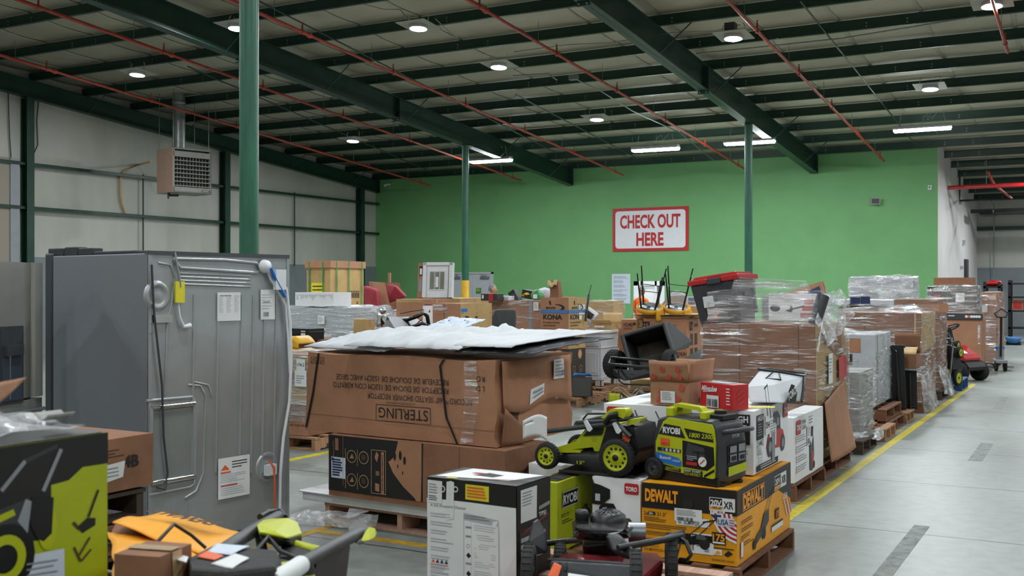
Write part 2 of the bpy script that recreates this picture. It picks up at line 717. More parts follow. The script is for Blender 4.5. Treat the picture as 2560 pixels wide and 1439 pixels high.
floor_mat()
mat('green_wall', '6ca468', .62, var=.04, scale=1.5, bump=.02)
mat('white_wall', 'c9c6c4', .7, var=.04, scale=2)
mat('liner', 'b0b0a7', .6, var=.06, scale=1.2, bump=.25, bscale=3, stretch=(1, 1, .4))
mat('wainscot', '787e82', .6, var=.06, scale=2)
mat('roof_liner', 'b5b19a', .6, var=.06, scale=1.5, bump=.3, bscale=3)
mat('seam', 'a8a594', .5, var=.05)
mat('foil', 'b5b6ae', .35, var=.08)
mat('paint_yellow', 'bcab22', .55, var=.15, scale=14)
mat('paint_old', 'b58d24', .6, var=.25, scale=10)
mat('scuff', '757a76', .6, var=.3, scale=12)


def brick_mat():
    m = bpy.data.materials.new('brick')
    m.use_nodes = True
    nt = m.node_tree
    b = nt.nodes['Principled BSDF']
    t = nt.nodes.new('ShaderNodeTexBrick')
    tc = nt.nodes.new('ShaderNodeTexCoord')
    mp = nt.nodes.new('ShaderNodeMapping')
    mp.inputs['Rotation'].default_value = (math.pi / 2, 0, math.pi / 2)
    nt.links.new(tc.outputs['Object'], mp.inputs[0])
    nt.links.new(mp.outputs[0], t.inputs[0])
    t.inputs['Color1'].default_value = lin('7d5a46')
    t.inputs['Color2'].default_value = lin('6a4c3c')
    t.inputs['Mortar'].default_value = lin('8f877c')
    t.inputs['Scale'].default_value = 3
    nt.links.new(t.outputs[0], b.inputs['Base Color'])
    b.inputs['Roughness'].default_value = .85
    MATS['brick'] = m


brick_mat()

mb = MB()
mb.box(XL - .2, XR + .2, YB - .2, YF + .2, -.2, 0, 'floor')
struct('floor', mb)
# roof deck with insulation blanket sagging between the purlins
mb = MB()
PY = [29.3 - 1.524 * k for k in range(0, 25)] + [29.3 + 1.524 * k for k in range(1, 8)]
PY = sorted(y for y in PY if YB < y < YF - .1)
def roofpt(a, b):
    x = XL - .2 + (XR - XL + .4) * a
    y = YB - .2 + (YF - YB + .4) * b
    ph = ((y - 29.3) / 1.524) % 1.0
    sag = math.sin(math.pi * ph) * .05
    return (x, y, roof_h(y) - sag)
mb.grid(roofpt, 2, 260, 'roof_liner')
o = struct('ceiling', mb, solid=.02)
# blanket laps: pale seams running up the slope
mb = MB()
for i in range(22):
    x = XL + 1.1 + i * 1.42
    mb.grid(lambda a, b: (x + .035 * (a - .5) * 2 + .02 * math.sin(b * 90), YB + (YF - YB) * b, roofpt(0, b)[2] - .022), 1, 200, 'seam')
struct('trim_1', mb)

def wall(name, x0, x1, y0, y1, z0, z1f, m):
    mb = MB()
    mb.box(x0, x1, y0, y1, z0, z1f, m)
    return struct(name, mb)


def slope_wall(name, x0, x1, y0, y1, z0, m, top=None):
    mb = MB()
    prof = [(y0, z0), (y1, z0), (y1, top if top else roof_h(y1)), (y0, top if top else roof_h(y0))]
    mb.prism(prof, x0, x1, m, 'x')
    return struct(name, mb)


slope_wall('wall_left', XL - .2, XL, YB, YG + .3, 0, 'liner')
slope_wall('wall_right', XR, XR + .2, YB, YF, 0, 'liner')
wall('wall_back', XL, XR, YB - .2, YB, 0, roof_h(YB), 'liner')
wall('wall_green', XL, XC, YG, YG + .25, 0, roof_h(YG) - .05, 'green_wall')
slope_wall('wall_white', XC - .25, XC, YG + .25, YF, 0, 'white_wall')
mb = MB()
mb.box(XC - .25, XC + .004, YG + .002, YG + .25, 0, roof_h(YG) - .05, 'white_wall')
struct('trim_3', mb)
wall('wall_far', XC, XR, YF, YF + .2, 0, roof_h(YF), 'liner')
mb = MB()
mb.box(XL, XL + .03, YB, YG - .01, 0, 2.34, 'wainscot')
struct('trim_4', mb)
mb = MB()
mb.box(XC, XR, YF - .03, YF, 0, 2.3, 'wainscot')
struct('trim_5', mb)
# bricked-up opening and its frame at the near end of the left wall
mb = MB()
mb.box(XL, XL + .12, 11.5, 16.5, 0, 4.62, 'brick')
struct('trim_6', mb)
mb = MB()
mb.box(XL, XL + .16, 16.5, 16.74, 0, 4.62, 'ink_grey')
struct('trim_7', mb)

# painted lines on the floor
def paint(n, x0, x1, y0, y1, m='paint_yellow'):
    mb = MB()
    mb.box(x0, x1, y0, y1, .0, .002, m)
    struct('trim_%d' % n, mb)


paint(8, -2.0, -1.915, 1.0, 19.6)
paint(9, -6.72, -6.62, 3.0, 27.0)
paint(10, -4.62, -4.54, 4.6, 7.2, 'paint_old')
paint(11, -4.54, -2.1, 5.62, 5.70, 'paint_old')
k = 12
for y in (7.0, 8.42, 9.85, 11.3, 12.75, 14.2, 15.6):
    paint(k, -2.5, -2.02, y, y + .06)
    k += 1
paint(k, -4.60, -2.0, 8.1, 8.16, 'paint_old')
k += 1
for (a, b, c, d) in [((2205, 1439), (2305, 1312), .10, 0), ((2437, 1150), (2468, 1106), .12, 0), ((2492, 1020), (2512, 990), .1, 0)]:
    p = [W(a[0], zf(a[1])), W(b[0], zf(b[1]))]
    mb = MB()
    v = Vector((p[1][0] - p[0][0], p[1][1] - p[0][1], 0))
    q = Vector((-v.y, v.x, 0)).normalized() * c / 2
    a0, b0 = Vector((*p[0], .0015)), Vector((*p[1], .0015))
    mb.slab([a0 - q, b0 - q, b0 + q, a0 + q], .0014, 'scuff')
    struct('trim_%d' % k, mb)
    k += 1
TRIM = k

# ---- purlins (Z sections), one object each
def purlin(y, x0, x1):
    mb = MB()
    top = roof_h(y) - .055
    b = top - .205
    mb.box(x0, x1, y - .004, y + .004, b, top, 'green_steel')
    mb.box(x0, x1, y - .065, y, b, b + .008, 'green_steel')
    mb.box(x0, x1, y, y + .065, top - .008, top, 'green_steel')
    mb.box(x0, x1, y - .069, y - .063, b, b + .022, 'green_steel')
    # bolt pairs at the laps
    for xx in (-18.7, -14.9, -11.1, -7.26, -3.45):
        if x0 < xx < x1:
            for dx in (-.35, .35):
                for dz in (.06, .12):
                    mb.cyl((xx + dx, y - .004, b + dz), (xx + dx, y - .018, b + dz), .016, 'conduit', 8)
    o = struct('roof_purlin', mb)
    o['label'] = 'dark green steel purlin under the roof blanket'
    o['group'] = 'roof purlins'


for y in PY:
    if y < YG:
        purlin(y, XL, XR)
    else:
        purlin(y, XC, XR)

# ---- main rafters: I sections following the slope
def rafter(x, y0, y1, dep, flange, label, plates=()):
    mb = MB()
    t = lambda y: 7.93 - y / 12 - .02
    def seg(a, b, x0, x1, zt0, zt1):
        # prism between y=a..b with top offset zt0 and bottom offset zt1 from the purlin line
        mb.prism([(a, t(a) - zt1), (b, t(b) - zt1), (b, t(b) - zt0), (a, t(a) - zt0)], x0, x1, 'green_steel', 'x')
    seg(y0, y1, x - .005, x + .005, 0, dep)
    seg(y0, y1, x - flange / 2, x + flange / 2, 0, .014)
    seg(y0, y1, x - flange / 2, x + flange / 2, dep - .014, dep)
    mb.box(x - flange / 2, x + flange / 2, y1 - .012, y1, t(y1) - dep - .01, t(y1) + .0, 'green_steel')
    for p in plates:
        seg(p - .02, p + .02, x - flange / 2 - .005, x + flange / 2 + .005, -.0, dep + .06)
        for sx in (-1, 1):
            for dz in (-.03, .03):
                zz = t(p) - dep + dz
                mb.cyl((x + sx * .07, p - .05, zz), (x + sx * .07, p + .05, zz), .018, 'conduit', 8)
    o = struct('roof_rafter', mb)
    o['label'] = label
    # flange braces to every second purlin
    n = 0
    for y in PY:
        if y0 < y < y1 - .3 and abs(y - 24.58) > .5:
            n += 1
            if n % 2:
                for sx in (-1, 1):
                    mb2 = MB()
                    mb2.cyl((x + sx * flange / 2, y, t(y) - dep + .01), (x + sx * .75, y, t(y) + .03), .013, 'green_steel', 6)
                    bb = struct('flange_brace', mb2)
                    bb['group'] = 'flange braces under the purlins'


rafter(-7.26, YB, 30.95, .50, .22, 'dark green rafter running over the near round column', (15.6, 21.4))
rafter(-14.88, YB, 30.95, .50, .22, 'dark green rafter crossing behind the near round column', (16.1, 21.4))
rafter(-22.3, YB, 30.95, .42, .18, 'dark green rafter along the left wall', ())
rafter(.36, YB, 40.9, .50, .22, 'dark green rafter over the right aisle', ())


def column(x, y, label, r=.092, yellow=0):
    top = 7.93 - y / 12 - .52
    t = thing('steel_column', label, 'column', (x, y, 0))
    mb = MB()
    mb.cyl((0, 0, .02), (0, 0, top), r, 'green_column', 28)
    mb.build('pole', t)
    mb = MB()
    mb.box(-.17, .17, -.17, .17, 0, .02, 'green_steel')
    mb.build('base_plate', t)
    mb = MB()
    mb.prism([(-.16, top + .012), (.16, top - .014), (.16, top + .001), (-.16, top + .027)], -.11, .11, 'green_steel', 'x')
    mb.build('cap_plate', t)
    if yellow:
        mb = MB()
        mb.lathe((0, 0, 0), (0, 0, 1), [(.03, r + .012), (yellow - .02, r + .012), (yellow, r + .002)], 'yellow_paint', 28)
        s = mb.build('bumper_sleeve', t)
        s['label'] = 'yellow sleeve round the foot of the column'
    return t


column(-7.26, 7.97, 'thick green round steel column nearest the camera, behind the grey refrigerator')
column(-7.26, 24.58, 'green round steel column right of the check out sign')
column(-14.88, 24.58, 'thin green round steel column with a yellow foot, left of the check out sign', yellow=1.8)

# left wall framing
for i, (y, where) in enumerate([(10.45, 'nearest the camera'), (16.97, 'beside the bricked-up opening'), (23.5, 'behind the hanging heater'), (29.97, 'beside the green wall')]):
    t = thing('wall_column', 'dark green steel wall column, ' + where, 'column', (XL + .14, y, 0), group='wall columns')
    mb = MB()
    h = 7.93 - y / 12 - .45
    mb.box(-.10, .10, -.004, .004, 0, h, 'green_steel')
    mb.build('web', t)
    for s in (-1, 1):
        mb = MB()
        mb.box(s * .105 - .006, s * .105 + .006, -.1, .1, 0, h, 'green_steel')
        mb.build('flange', t)
for h in (3.52, 4.55):
    mb = MB()
    mb.box(XL + .02, XL + .18, 8.0, YG - .02, h - .004, h + .004, 'green_steel')
    mb.box(XL + .172, XL + .18, 8.0, YG - .02, h - .07, h + .004, 'green_steel')
    o = struct('wall_girt', mb)
for y in (20.5, 26.6):
    mb = MB()
    mb.cyl((XL + .1, y, 2.3), (XL + .1, y, 4.6), .02, 'green_steel', 8)
    struct('sag_rod', mb)
mb = MB()
mb.box(XC + .02, XR, YF - .2, YF - .03, 3.6, 3.72, 'green_steel')
struct('wall_girt', mb)

# ---- sprinkler lines
def sprinkler(x, y0, y1, label, off=0.0):
    K = 7.50
    t = thing('sprinkler_pipe', label, 'pipe', (x, y1, K - y1 / 12), group='red sprinkler branch pipes under the purlins')
    f = lambda y: (0, y - y1, -(y - y1) / 12)
    mb = MB()
    yb = 15.6 + off
    mb.tube([f(y0), f(yb)], .034, 'pipe_red', 10)
    mb.tube([f(yb), f(y1)], .028, 'pipe_red', 10)
    mb.build('pipe', t)
    mb = MB()
    mb.lathe(f(yb), (0, 1, -1 / 12), [(-.06, .036), (-.03, .05), (.03, .05), (.06, .03)], 'pipe_red', 12)
    mb.build('coupling', t)
    y = y1 - .55
    i = 0
    while y > y0 + .5:
        p = Vector(f(y))
        mb = MB()
        mb.cyl(p, p + Vector((0, 0, .13)), .017, 'pipe_red', 8)
        mb.cyl(p + Vector((0, 0, .13)), p + Vector((0, 0, .17)), .010, 'pipe_red', 8)
        mb.cyl(p + Vector((0, 0, .17)), p + Vector((0, 0, .176)), .025, 'pipe_red', 10)
        mb.cyl(p - Vector((0, .035, -.003)), p + Vector((0, .035, -.003)), .042, 'pipe_red', 10)
        mb.build('sprinkler_head', t)
        mb = MB()
        q = Vector(f(y - .75))
        mb.cyl(q, q + Vector((0, 0, .38)), .005, 'conduit', 6)
        mb.lathe(q, (0, 1, 0), [(-.012, .03), (.012, .03)], 'conduit', 12)
        mb.build('hanger', t)
        y -= 2.85
    return t


for x, s in [(-5.24, 'rightmost, ending right of the rafter over the right column'), (-9.05, 'ending just behind the right column'),
             (-12.76, 'ending above and left of the check out sign'), (-16.22, 'ending behind the column with the yellow foot'),
             (-19.64, 'leftmost, ending near the left corner of the green wall')]:
    sprinkler(x, 1.0, 30.2, 'thin red sprinkler pipe, ' + s)
sprinkler(-1.55, 6.0, 21.0, 'thin red sprinkler pipe at the top right edge of the picture')
# ================================================================ lamps
mat('lamp_lens', 'f4fbff', .5, var=0, emit=LAMP_POWER)
mat('tube_lens', 'f4fbff', .5, var=0, emit=TUBE_POWER)
mat('lamp_body', 'b9bcbc', .5, var=.05)
mat('lamp_plate', '9b9c90', .5, var=.05)


def make_high_bay():
    t = thing('high_bay_light', 'x', 'light', (0, 0, 0), group='square high bay lamps under the roof')
    mb = MB()
    mb.prism([(-.30, .05), (.30, .05), (.30, .06), (-.30, .06)], -.30, .30, 'lamp_plate', 'x')
    mb.build('reflector_plate', t)
    mb = MB()
    mb.lathe((0, 0, 0), (0, 0, 1), [(.10, .0), (.10, .12), (.05, .15), (-.005, .165), (-.012, .150)], 'lamp_body', 24)
    mb.build('housing', t)
    mb = MB()
    mb.poly([(.15 * math.cos(-2 * math.pi * i / 20), .15 * math.sin(-2 * math.pi * i / 20), -.012) for i in range(20)], 'lamp_lens')
    mb.build('lens', t)
    for s in (-1, 1):
        mb = MB()
        mb.tube([(s * .2, 0, .06), (s * .2, 0, .22), (s * .17, 0, .26)], .008, 'lamp_body', 6)
        mb.build('hook', t)
    return t


HB = [(-18.22, 16.55, 'above and left of the hanging heater'), (-13.84, 14.88, 'beside the top of the nearest column'),
      (-10.72, 16.1, 'topmost right of the nearest column'), (-10.59, 18.77, 'between the two rafters, second from the top'),
      (-17.89, 23.69, 'lowest of the left ones, over the tall strapped box'), (-10.6, 23.51, 'small, nearest above the check out sign'),
      (-5.78, 18.64, 'right of the big rafter, near the top edge'), (-3.14, 23.25, 'right, above the long strip light'),
      (-1.59, 18.49, 'in the top right corner')]
HB_OFF = [(-18.2, 9.2), (-18.2, 4.5), (-18.2, -.2), (-10.7, 9.2), (-10.7, 4.5), (-10.7, -.2), (-10.7, -4.9), (-3.2, 13.9), (-3.2, 9.2), (-3.2, 4.5), (-3.2, -.2), (-3.2, -4.9),  # unseen lamps carrying the grid on, added to brighten goods and far bay
          (4.2, 18.6), (4.2, 13.9), (4.2, 9.2), (4.2, 4.5), (4.2, -.2), (4.2, -4.9), (4.2, 23.4), (3.5, 28.2), (-1.2, 32.4), (-1.2, 36.9), (3.5, 33.0), (3.5, 37.5)]
hb = None
for x, y, s in HB:
    lab = 'lit round-lens high bay lamp, ' + s
    if hb is None:
        hb = make_high_bay()
        hb['label'] = lab
        hb.location = (x, y, 7.54 - y / 12)
        hb.rotation_euler = (-math.atan(1 / 12), 0, 0)
    else:
        c = copy_tree(hb, (x, y, 7.54 - y / 12), label=lab)
        c.rotation_euler = (-math.atan(1 / 12), 0, 0)
for x, y in HB_OFF:
    c = copy_tree(hb, (x, y, 7.54 - y / 12), label='lit high bay lamp outside the picture, beyond the frame edge')
    c.rotation_euler = (-math.atan(1 / 12), 0, 0)


def make_strip():
    t = thing('strip_light', 'x', 'light', (0, 0, 0), group='long strip lights along the green wall')
    mb = MB()
    mb.prism([(-.11, 0), (.11, 0), (.15, -.02), (.15, .015), (.09, .07), (-.09, .07), (-.15, .015), (-.15, -.02)], -.62, .62, 'lamp_body', 'x')
    mb.build('housing', t)
    mb = MB()
    mb.prism([(-.145, -.022), (-.12, -.06), (.12, -.06), (.145, -.022)], -.6, .6, 'tube_lens', 'x')
    mb.build('diffuser', t)
    for s in (-1, 1):
        mb = MB()
        mb.tube([(s * .5, 0, .07), (s * .47, 0, .22), (s * .45, .0, .36)], .006, 'lamp_body', 6)
        mb.build('chain', t)
    mb = MB()
    mb.tube([(0, 0, .07), (.03, 0, .25), (.15, 0, .34), (.2, 0, .2), (.35, 0, .36)], .008, 'lamp_body', 6)
    mb.build('cord', t)
    return t


st = make_strip()
for i, (x, y, a, s) in enumerate([(-15.2, 26.5, .05, 'partly behind the column with the yellow foot'), (-10.25, 26.4, .05, 'above the check out sign'),
                                  (-7.75, 26.3, .05, 'crossed by the right column'), (-3.7, 26.1, .02, 'rightmost and longest')]):
    lab = 'glowing white strip light, ' + s
    if i == 0:
        st['label'] = lab
        st.location = (x, y, 7.40 - y / 12)
        st.rotation_euler = (0, 0, a)
    else:
        copy_tree(st, (x, y, 7.40 - y / 12), a, lab)
# ================================================================ cartons, pallets and film
def carton(name, label, cat, pos, z0, z1, yaw=0.0, m='kraft', prints=None, amp=.006, tape=True, cell=.12, seed=None,
           top=None, closed=True, group=None, tilt=None, shear=(0, 0)):
    """upright box. pos = (X, Y, w, d): near corner and sizes. Local frame: near corner at 0, x to the left is negative, y away."""
    X, Y, w, d = pos
    h = z1 - z0
    seed = seed if seed is not None else (X * 3.1 + Y * 1.7 + z1)
    t = thing(name, label, cat, (X, Y, z0), yaw, group, rot=tilt)
    df = dent(amp, 1.8 / max(.4, min(1.2, max(w, h))), seed, keep=.0005)
    if shear != (0, 0):
        df = lean(0, shear, df)
    mb = MB()
    if closed:
        mb.box(-w, 0, 0, d, 0, h, m, cell)
    else:
        # open-topped: four thin walls and a bottom
        e = .008
        mb.box(-w, 0, 0, e, 0, h, m, cell)
        mb.box(-w, 0, d - e, d, 0, h, m, cell)
        mb.box(-w, -w + e, e, d - e, 0, h, m, cell)
        mb.box(-e, 0, e, d - e, 0, h, m, cell)
        mb.box(-w + e, -e, e, d - e, 0, .01, 'kraft_inside')
    if top and closed:
        Fc(mb, (-w, 0, h), (1, 0, 0), (0, 1, 0), .002).r(.004, .004, w - .004, d - .004, top)
    front = Fc(mb, (-w, 0, 0), (1, 0, 0), (0, 0, 1))
    right = Fc(mb, (0, 0, 0), (0, 1, 0), (0, 0, 1))
    topf = Fc(mb, (-w, 0, h), (1, 0, 0), (0, 1, 0))
    if closed:
        # seam between the flaps
        topf.ln(0, d / 2, w, d / 2, .006, 'ink_brown' if m.startswith('kraft') else 'ink_grey', 1.2)
    st = []
    if prints:
        prints(front, right, topf, w, d, h, st)
    mb.build('body', t, deform=df)
    if tape and closed:
        mb = MB()
        q = Fc(mb, (-w, 0, h), (1, 0, 0), (0, 1, 0), .004)
        q.r(0, d / 2 - .025, w, d / 2 + .025, 'tape')
        q = Fc(mb, (0, 0, 0), (0, 1, 0), (0, 0, 1), .004)
        q.r(d / 2 - .025, h - .09, d / 2 + .025, h, 'tape')
        mb.build('tape', t, deform=df)
    for i, (nm, face, fn) in enumerate(st):
        mb = MB()
        f = {'f': Fc(mb, front.o, front.u, front.v, .005), 'r': Fc(mb, right.o, right.u, right.v, .005), 't': Fc(mb, topf.o, topf.u, topf.v, .005)}[face]
        fn(f)
        mb.build(nm, t, deform=df)
    return t


def flap(t, x0, x1, y0, y1, z, ang, side, m='kraft', length=.25, nm='flap', inner='kraft_inside', twist=0.0):
    """a carton flap hinged along an edge. side: 'f','b','l','r'; ang from straight up, outwards"""
    mb = MB()
    n = 4
    def pt(a, b):
        s = b * length
        o = math.sin(ang + twist * (a - .5)) * s
        u = math.cos(ang + twist * (a - .5)) * s
        bow = math.sin(b * 2.5) * .012
        if side == 'f':
            return (x0 + (x1 - x0) * a, y0 - o, z + u + bow)
        if side == 'b':
            return (x0 + (x1 - x0) * a, y1 + o, z + u + bow)
        if side == 'l':
            return (x0 - o, y0 + (y1 - y0) * a, z + u + bow)
        return (x1 + o, y0 + (y1 - y0) * a, z + u + bow)
    mb.grid(pt, 6, n, m)
    o = mb.build(nm, t, solid=.007)
    return o


def label_fn(x, y, w, h, seed=1, m='paper', code=True, big=None, rot=False):
    def fn(f):
        f.r(x, y, x + w, y + h, m)
        f.lines(x + w * .08, y + h * .45, x + w * .92, y + h * .92, 5, 'ink_grey', seed)
        if big:
            f.t(big, x + w * .1, y + h * .12, h * .2, 'ink', w=w * .75)
        elif code:
            f.bars(x + w * .1, y + h * .08, x + w * .7, y + h * .35, 'ink', 12, seed)
    return fn


def pallet(name, label, x, y, w, d, z0=0.0, m='wood', yaw=0.0, h=.13, group=None, ends='x'):
    """near corner at (x, y); stringers run along local y when ends == 'x', else along x"""
    t = thing(name, label, 'pallet', (x, y, z0), yaw, group)
    rg = random.Random(int(x * 100) + int(y * 10))
    if ends == 'x':          # stringers along x: notched side seen from the front, openings seen from the right
        for k, yy in enumerate((0.0, d / 2 - .02, d - .04)):
            mb = MB()
            mb.box(-w, 0, yy, yy + .04, .018, h - .018, m)
            mb.build('stringer', t)
        mb = MB()
        nb = max(4, int(w / .16))
        for i in range(nb):
            a = -w + (w - .09) * i / (nb - 1)
            mb.box(a, a + .09 + rg.uniform(-.01, .015), -.005, d + .005, h - .018, h, m)
        mb.build('deck', t)
        for a in (-w, -w / 2 - .045, -.09):
            mb = MB()
            mb.box(a, a + .09, 0, d, 0, .018, m)
            mb.build('bottom_board', t)
    else:
        for xx in (-w, -w / 2 - .02, -.04):
            mb = MB()
            # notched stringer
            q = [(0, .018), (d * .18, .018), (d * .2, .055), (d * .34, .055), (d * .36, .018), (d * .64, .018), (d * .66, .055), (d * .8, .055), (d * .82, .018), (d, .018), (d, h - .018), (0, h - .018)]
            mb.prism(q, xx, xx + .04, m, 'x')
            mb.build('stringer', t)
        mb = MB()
        nb = max(4, int(d / .16))
        for i in range(nb):
            a = (d - .09) * i / (nb - 1)
            mb.box(-w - .005, .005, a, a + .09 + rg.uniform(-.01, .015), h - .018, h, m)
        mb.build('deck', t)
        for a in (0, d / 2 - .045, d - .09):
            mb = MB()
            mb.box(-w, 0, a, a + .09, 0, .018, m)
            mb.build('bottom_board', t)
    return t


def wrap(t, w, d, z0, z1, m='film', amp=.012, out=.012, seed=1.0, name='stretch_wrap', top=True, x1=0.0, y0=0.0, taper=0.0, cell=.05):
    """crinkled film shell round the box (-w..x1, y0..d, z0..z1) of thing t"""
    mb = MB()
    xa, xb, ya, yb = -w - out, x1 + out, y0 - out, d + out
    h = z1 - z0
    def side(p, q):
        L = (Vector(q) - Vector(p)).length
        nu, nv = max(3, int(L / cell)), max(3, int(h / cell))
        mb.grid(lambda a, b: (p[0] + (q[0] - p[0]) * a, p[1] + (q[1] - p[1]) * a, z0 + h * b), nu, nv, m)
    side((xa, ya), (xb, ya))
    side((xb, ya), (xb, yb))
    side((xb, yb), (xa, yb))
    side((xa, yb), (xa, ya))
    if top:
        mb.grid(lambda a, b: (xa + (xb - xa) * a, ya + (yb - ya) * b, z1 + .006), max(3, int((xb - xa) / cell)), max(3, int((yb - ya) / cell)), m)
    cx, cy = (xa + xb) / 2, (ya + yb) / 2
    def df(v):
        q = Vector((v.x * 2.5, v.y * 2.5, v.z * 9 + v.x * 2 + v.y * 2)) + Vector((seed * 7, seed * 3, seed))
        n = 1 - abs(noise.noise(q)) * 2
        n2 = noise.noise(v * 5 + Vector((seed, 0, 0)))
        s = amp * (n * .7 + n2 * .9) * .8
        dx, dy = v.x - cx, v.y - cy
        r = Vector(v)
        r.x += math.copysign(1, dx) * s if abs(dx) > (xb - xa) / 2 - .02 else 0
        r.y += math.copysign(1, dy) * s if abs(dy) > (yb - ya) / 2 - .02 else 0
        if v.z >= z1 - .002:
            r.z += n2 * amp * 2
        k = (v.z - z0) / h
        r.x = cx + (r.x - cx) * (1 - taper * k)
        r.y = cy + (r.y - cy) * (1 - taper * k)
        return r
    return mb.build(name, t, deform=df)


def film_sheet(t, pts, m='film_loose', nu=24, nv=12, amp=.03, seed=1.0, name='film_tail', M=None):
    """crumpled film between two polylines given as lists of points in the thing's frame"""
    A, B = pts
    def lerp(P, a):
        s = a * (len(P) - 1)
        i = min(int(s), len(P) - 2)
        return Vector(P[i]).lerp(Vector(P[i + 1]), s - i)
    mb = MB()
    if M:
        mb.M = M
    def fn(a, b):
        v = lerp(A, a).lerp(lerp(B, a), b)
        n = noise.noise_vector(v * 6 + Vector((seed * 5, 0, 0)))
        n2 = noise.noise_vector(v * 17 + Vector((seed, 2, 0)))
        return v + n * amp + n2 * amp * .5
    mb.grid(fn, nu, nv, m)
    return mb.build(name, t)


def strap_band(t, x, w, d, h, m='plastic_black', nm='strap', wd=.014):
    """vertical strap round the box at local x"""
    mb = MB()
    e = .006
    mb.box(x, x + wd, -e, 0, 0, h, m)
    mb.box(x, x + wd, -e, d + e, h, h + e, m)
    mb.build(nm, t)


def wheel(t, c, r, w, axis=(0, 1, 0), tire='rubber', hub='plastic_black', spokes=0, name='wheel', hubr=.62, slots=0, slotm='plastic_black'):
    c = Vector(c)
    a = Vector(axis).normalized()
    mb = MB()
    mb.lathe(c, a, [(-w / 2, r * hubr), (-w / 2, r * .9), (-w * .36, r * .985), (-w * .15, r), (w * .15, r), (w * .36, r * .985), (w / 2, r * .9), (w / 2, r * hubr)], tire, 32)
    n = 28
    u = a.orthogonal().normalized()
    v = a.cross(u)
    for i in range(n):
        an = 2 * math.pi * i / n
        p = c + (u * math.cos(an) + v * math.sin(an)) * r
        tdir = (-u * math.sin(an) + v * math.cos(an))
        mb.cyl(p - a * w * .38, p + a * w * .38, r * .03, tire, 5)
    o = mb.build(name, t)
    mb = MB()
    mb.lathe(c, a, [(-w * .42, .001), (-w * .42, r * hubr * .35), (-w * .25, r * hubr * .5), (-w * .3, r * hubr * .9), (-w * .5, r * hubr * 1.02), (w * .5, r * hubr * 1.02), (w * .3, r * hubr * .9), (w * .25, r * hubr * .5), (w * .42, r * hubr * .35), (w * .42, .001)], hub, 28)
    for s in (-1, 1):
        mb.lathe(c + a * s * w * .43, a * s, [(0, r * hubr * .26), (w * .05, r * hubr * .24), (w * .06, .001)], 'plastic_black', 16)
        for i in range(slots):
            an = 2 * math.pi * (i + .5) / slots
            rr = r * hubr * (.72 if i % 2 else .66)
            p = c + (u * math.cos(an) + v * math.sin(an)) * rr
            q = a * s * w * .27
            k = r * hubr * .11
            mb.lathe(p + q, a * s, [(0, k), (w * .05, k * .9), (w * .055, .001)], slotm, 8)
    h = mb.build('hub', o)
    return o


def draw_mower(f, x, y, s, body='red_print', dark='plastic_black', flip=1, k=1.3, handle=True):
    """flat printed picture of a walk mower, s metres wide"""
    X = lambda a: x + (a if flip > 0 else 1 - a) * s
    Y = lambda b: y + b * s
    if handle:
        f.ln(X(.78), Y(.3), X(1.08), Y(1.0), s * .025, dark, k)
        f.ln(X(.66), Y(.34), X(.96), Y(1.04), s * .022, dark, k)
        f.ln(X(.94), Y(1.02), X(1.12), Y(.98), s * .03, dark, k)
    f.p([(X(a), Y(b)) for a, b in ((0, .16), (.1, .3), (.3, .36), (.7, .4), (.9, .3), (.97, .14), (.8, .1), (.2, .08))][::flip], body, k + .2)
    f.p([(X(a), Y(b)) for a, b in ((.25, .34), (.28, .52), (.4, .6), (.6, .6), (.66, .5), (.66, .36))][::flip], dark, k + .4)
    f.p([(X(a), Y(b)) for a, b in ((.33, .40), (.35, .5), (.45, .52), (.47, .4))][::flip], 'ink_grey', k + .6)
    for a, r in ((.12, .12), (.8, .14)):
        f.c(X(a), Y(r), r * s, dark, k + .6)
        f.c(X(a), Y(r), r * s * .55, 'ink_grey' if body != 'lime' else 'lime', k + .8)


def brand_tag(f, x, y, w, h, txt='TORO', m='red_print', tm='paper', k=1.5):
    """rounded colour block with white lettering"""
    r = h * .12
    f.p([(x + r, y), (x + w - r, y), (x + w, y + r), (x + w, y + h - r), (x + w - r, y + h), (x + r, y + h), (x, y + h - r), (x, y + r)], m, k)
    f.t(txt, x + w * .1, y + h * .3, h * .38, tm, w=w * .8, k=k + .7, bold=.04)
# ================================================================ right row, from the camera outwards
NB = W(1842, 5.72)
# pallet under the black and orange carton
pallet('pallet', 'brown wooden pallet under the black and orange mower carton', NB[0] + .03, NB[1] - .04, .975, 1.12, m='wood_dark', ends='x')


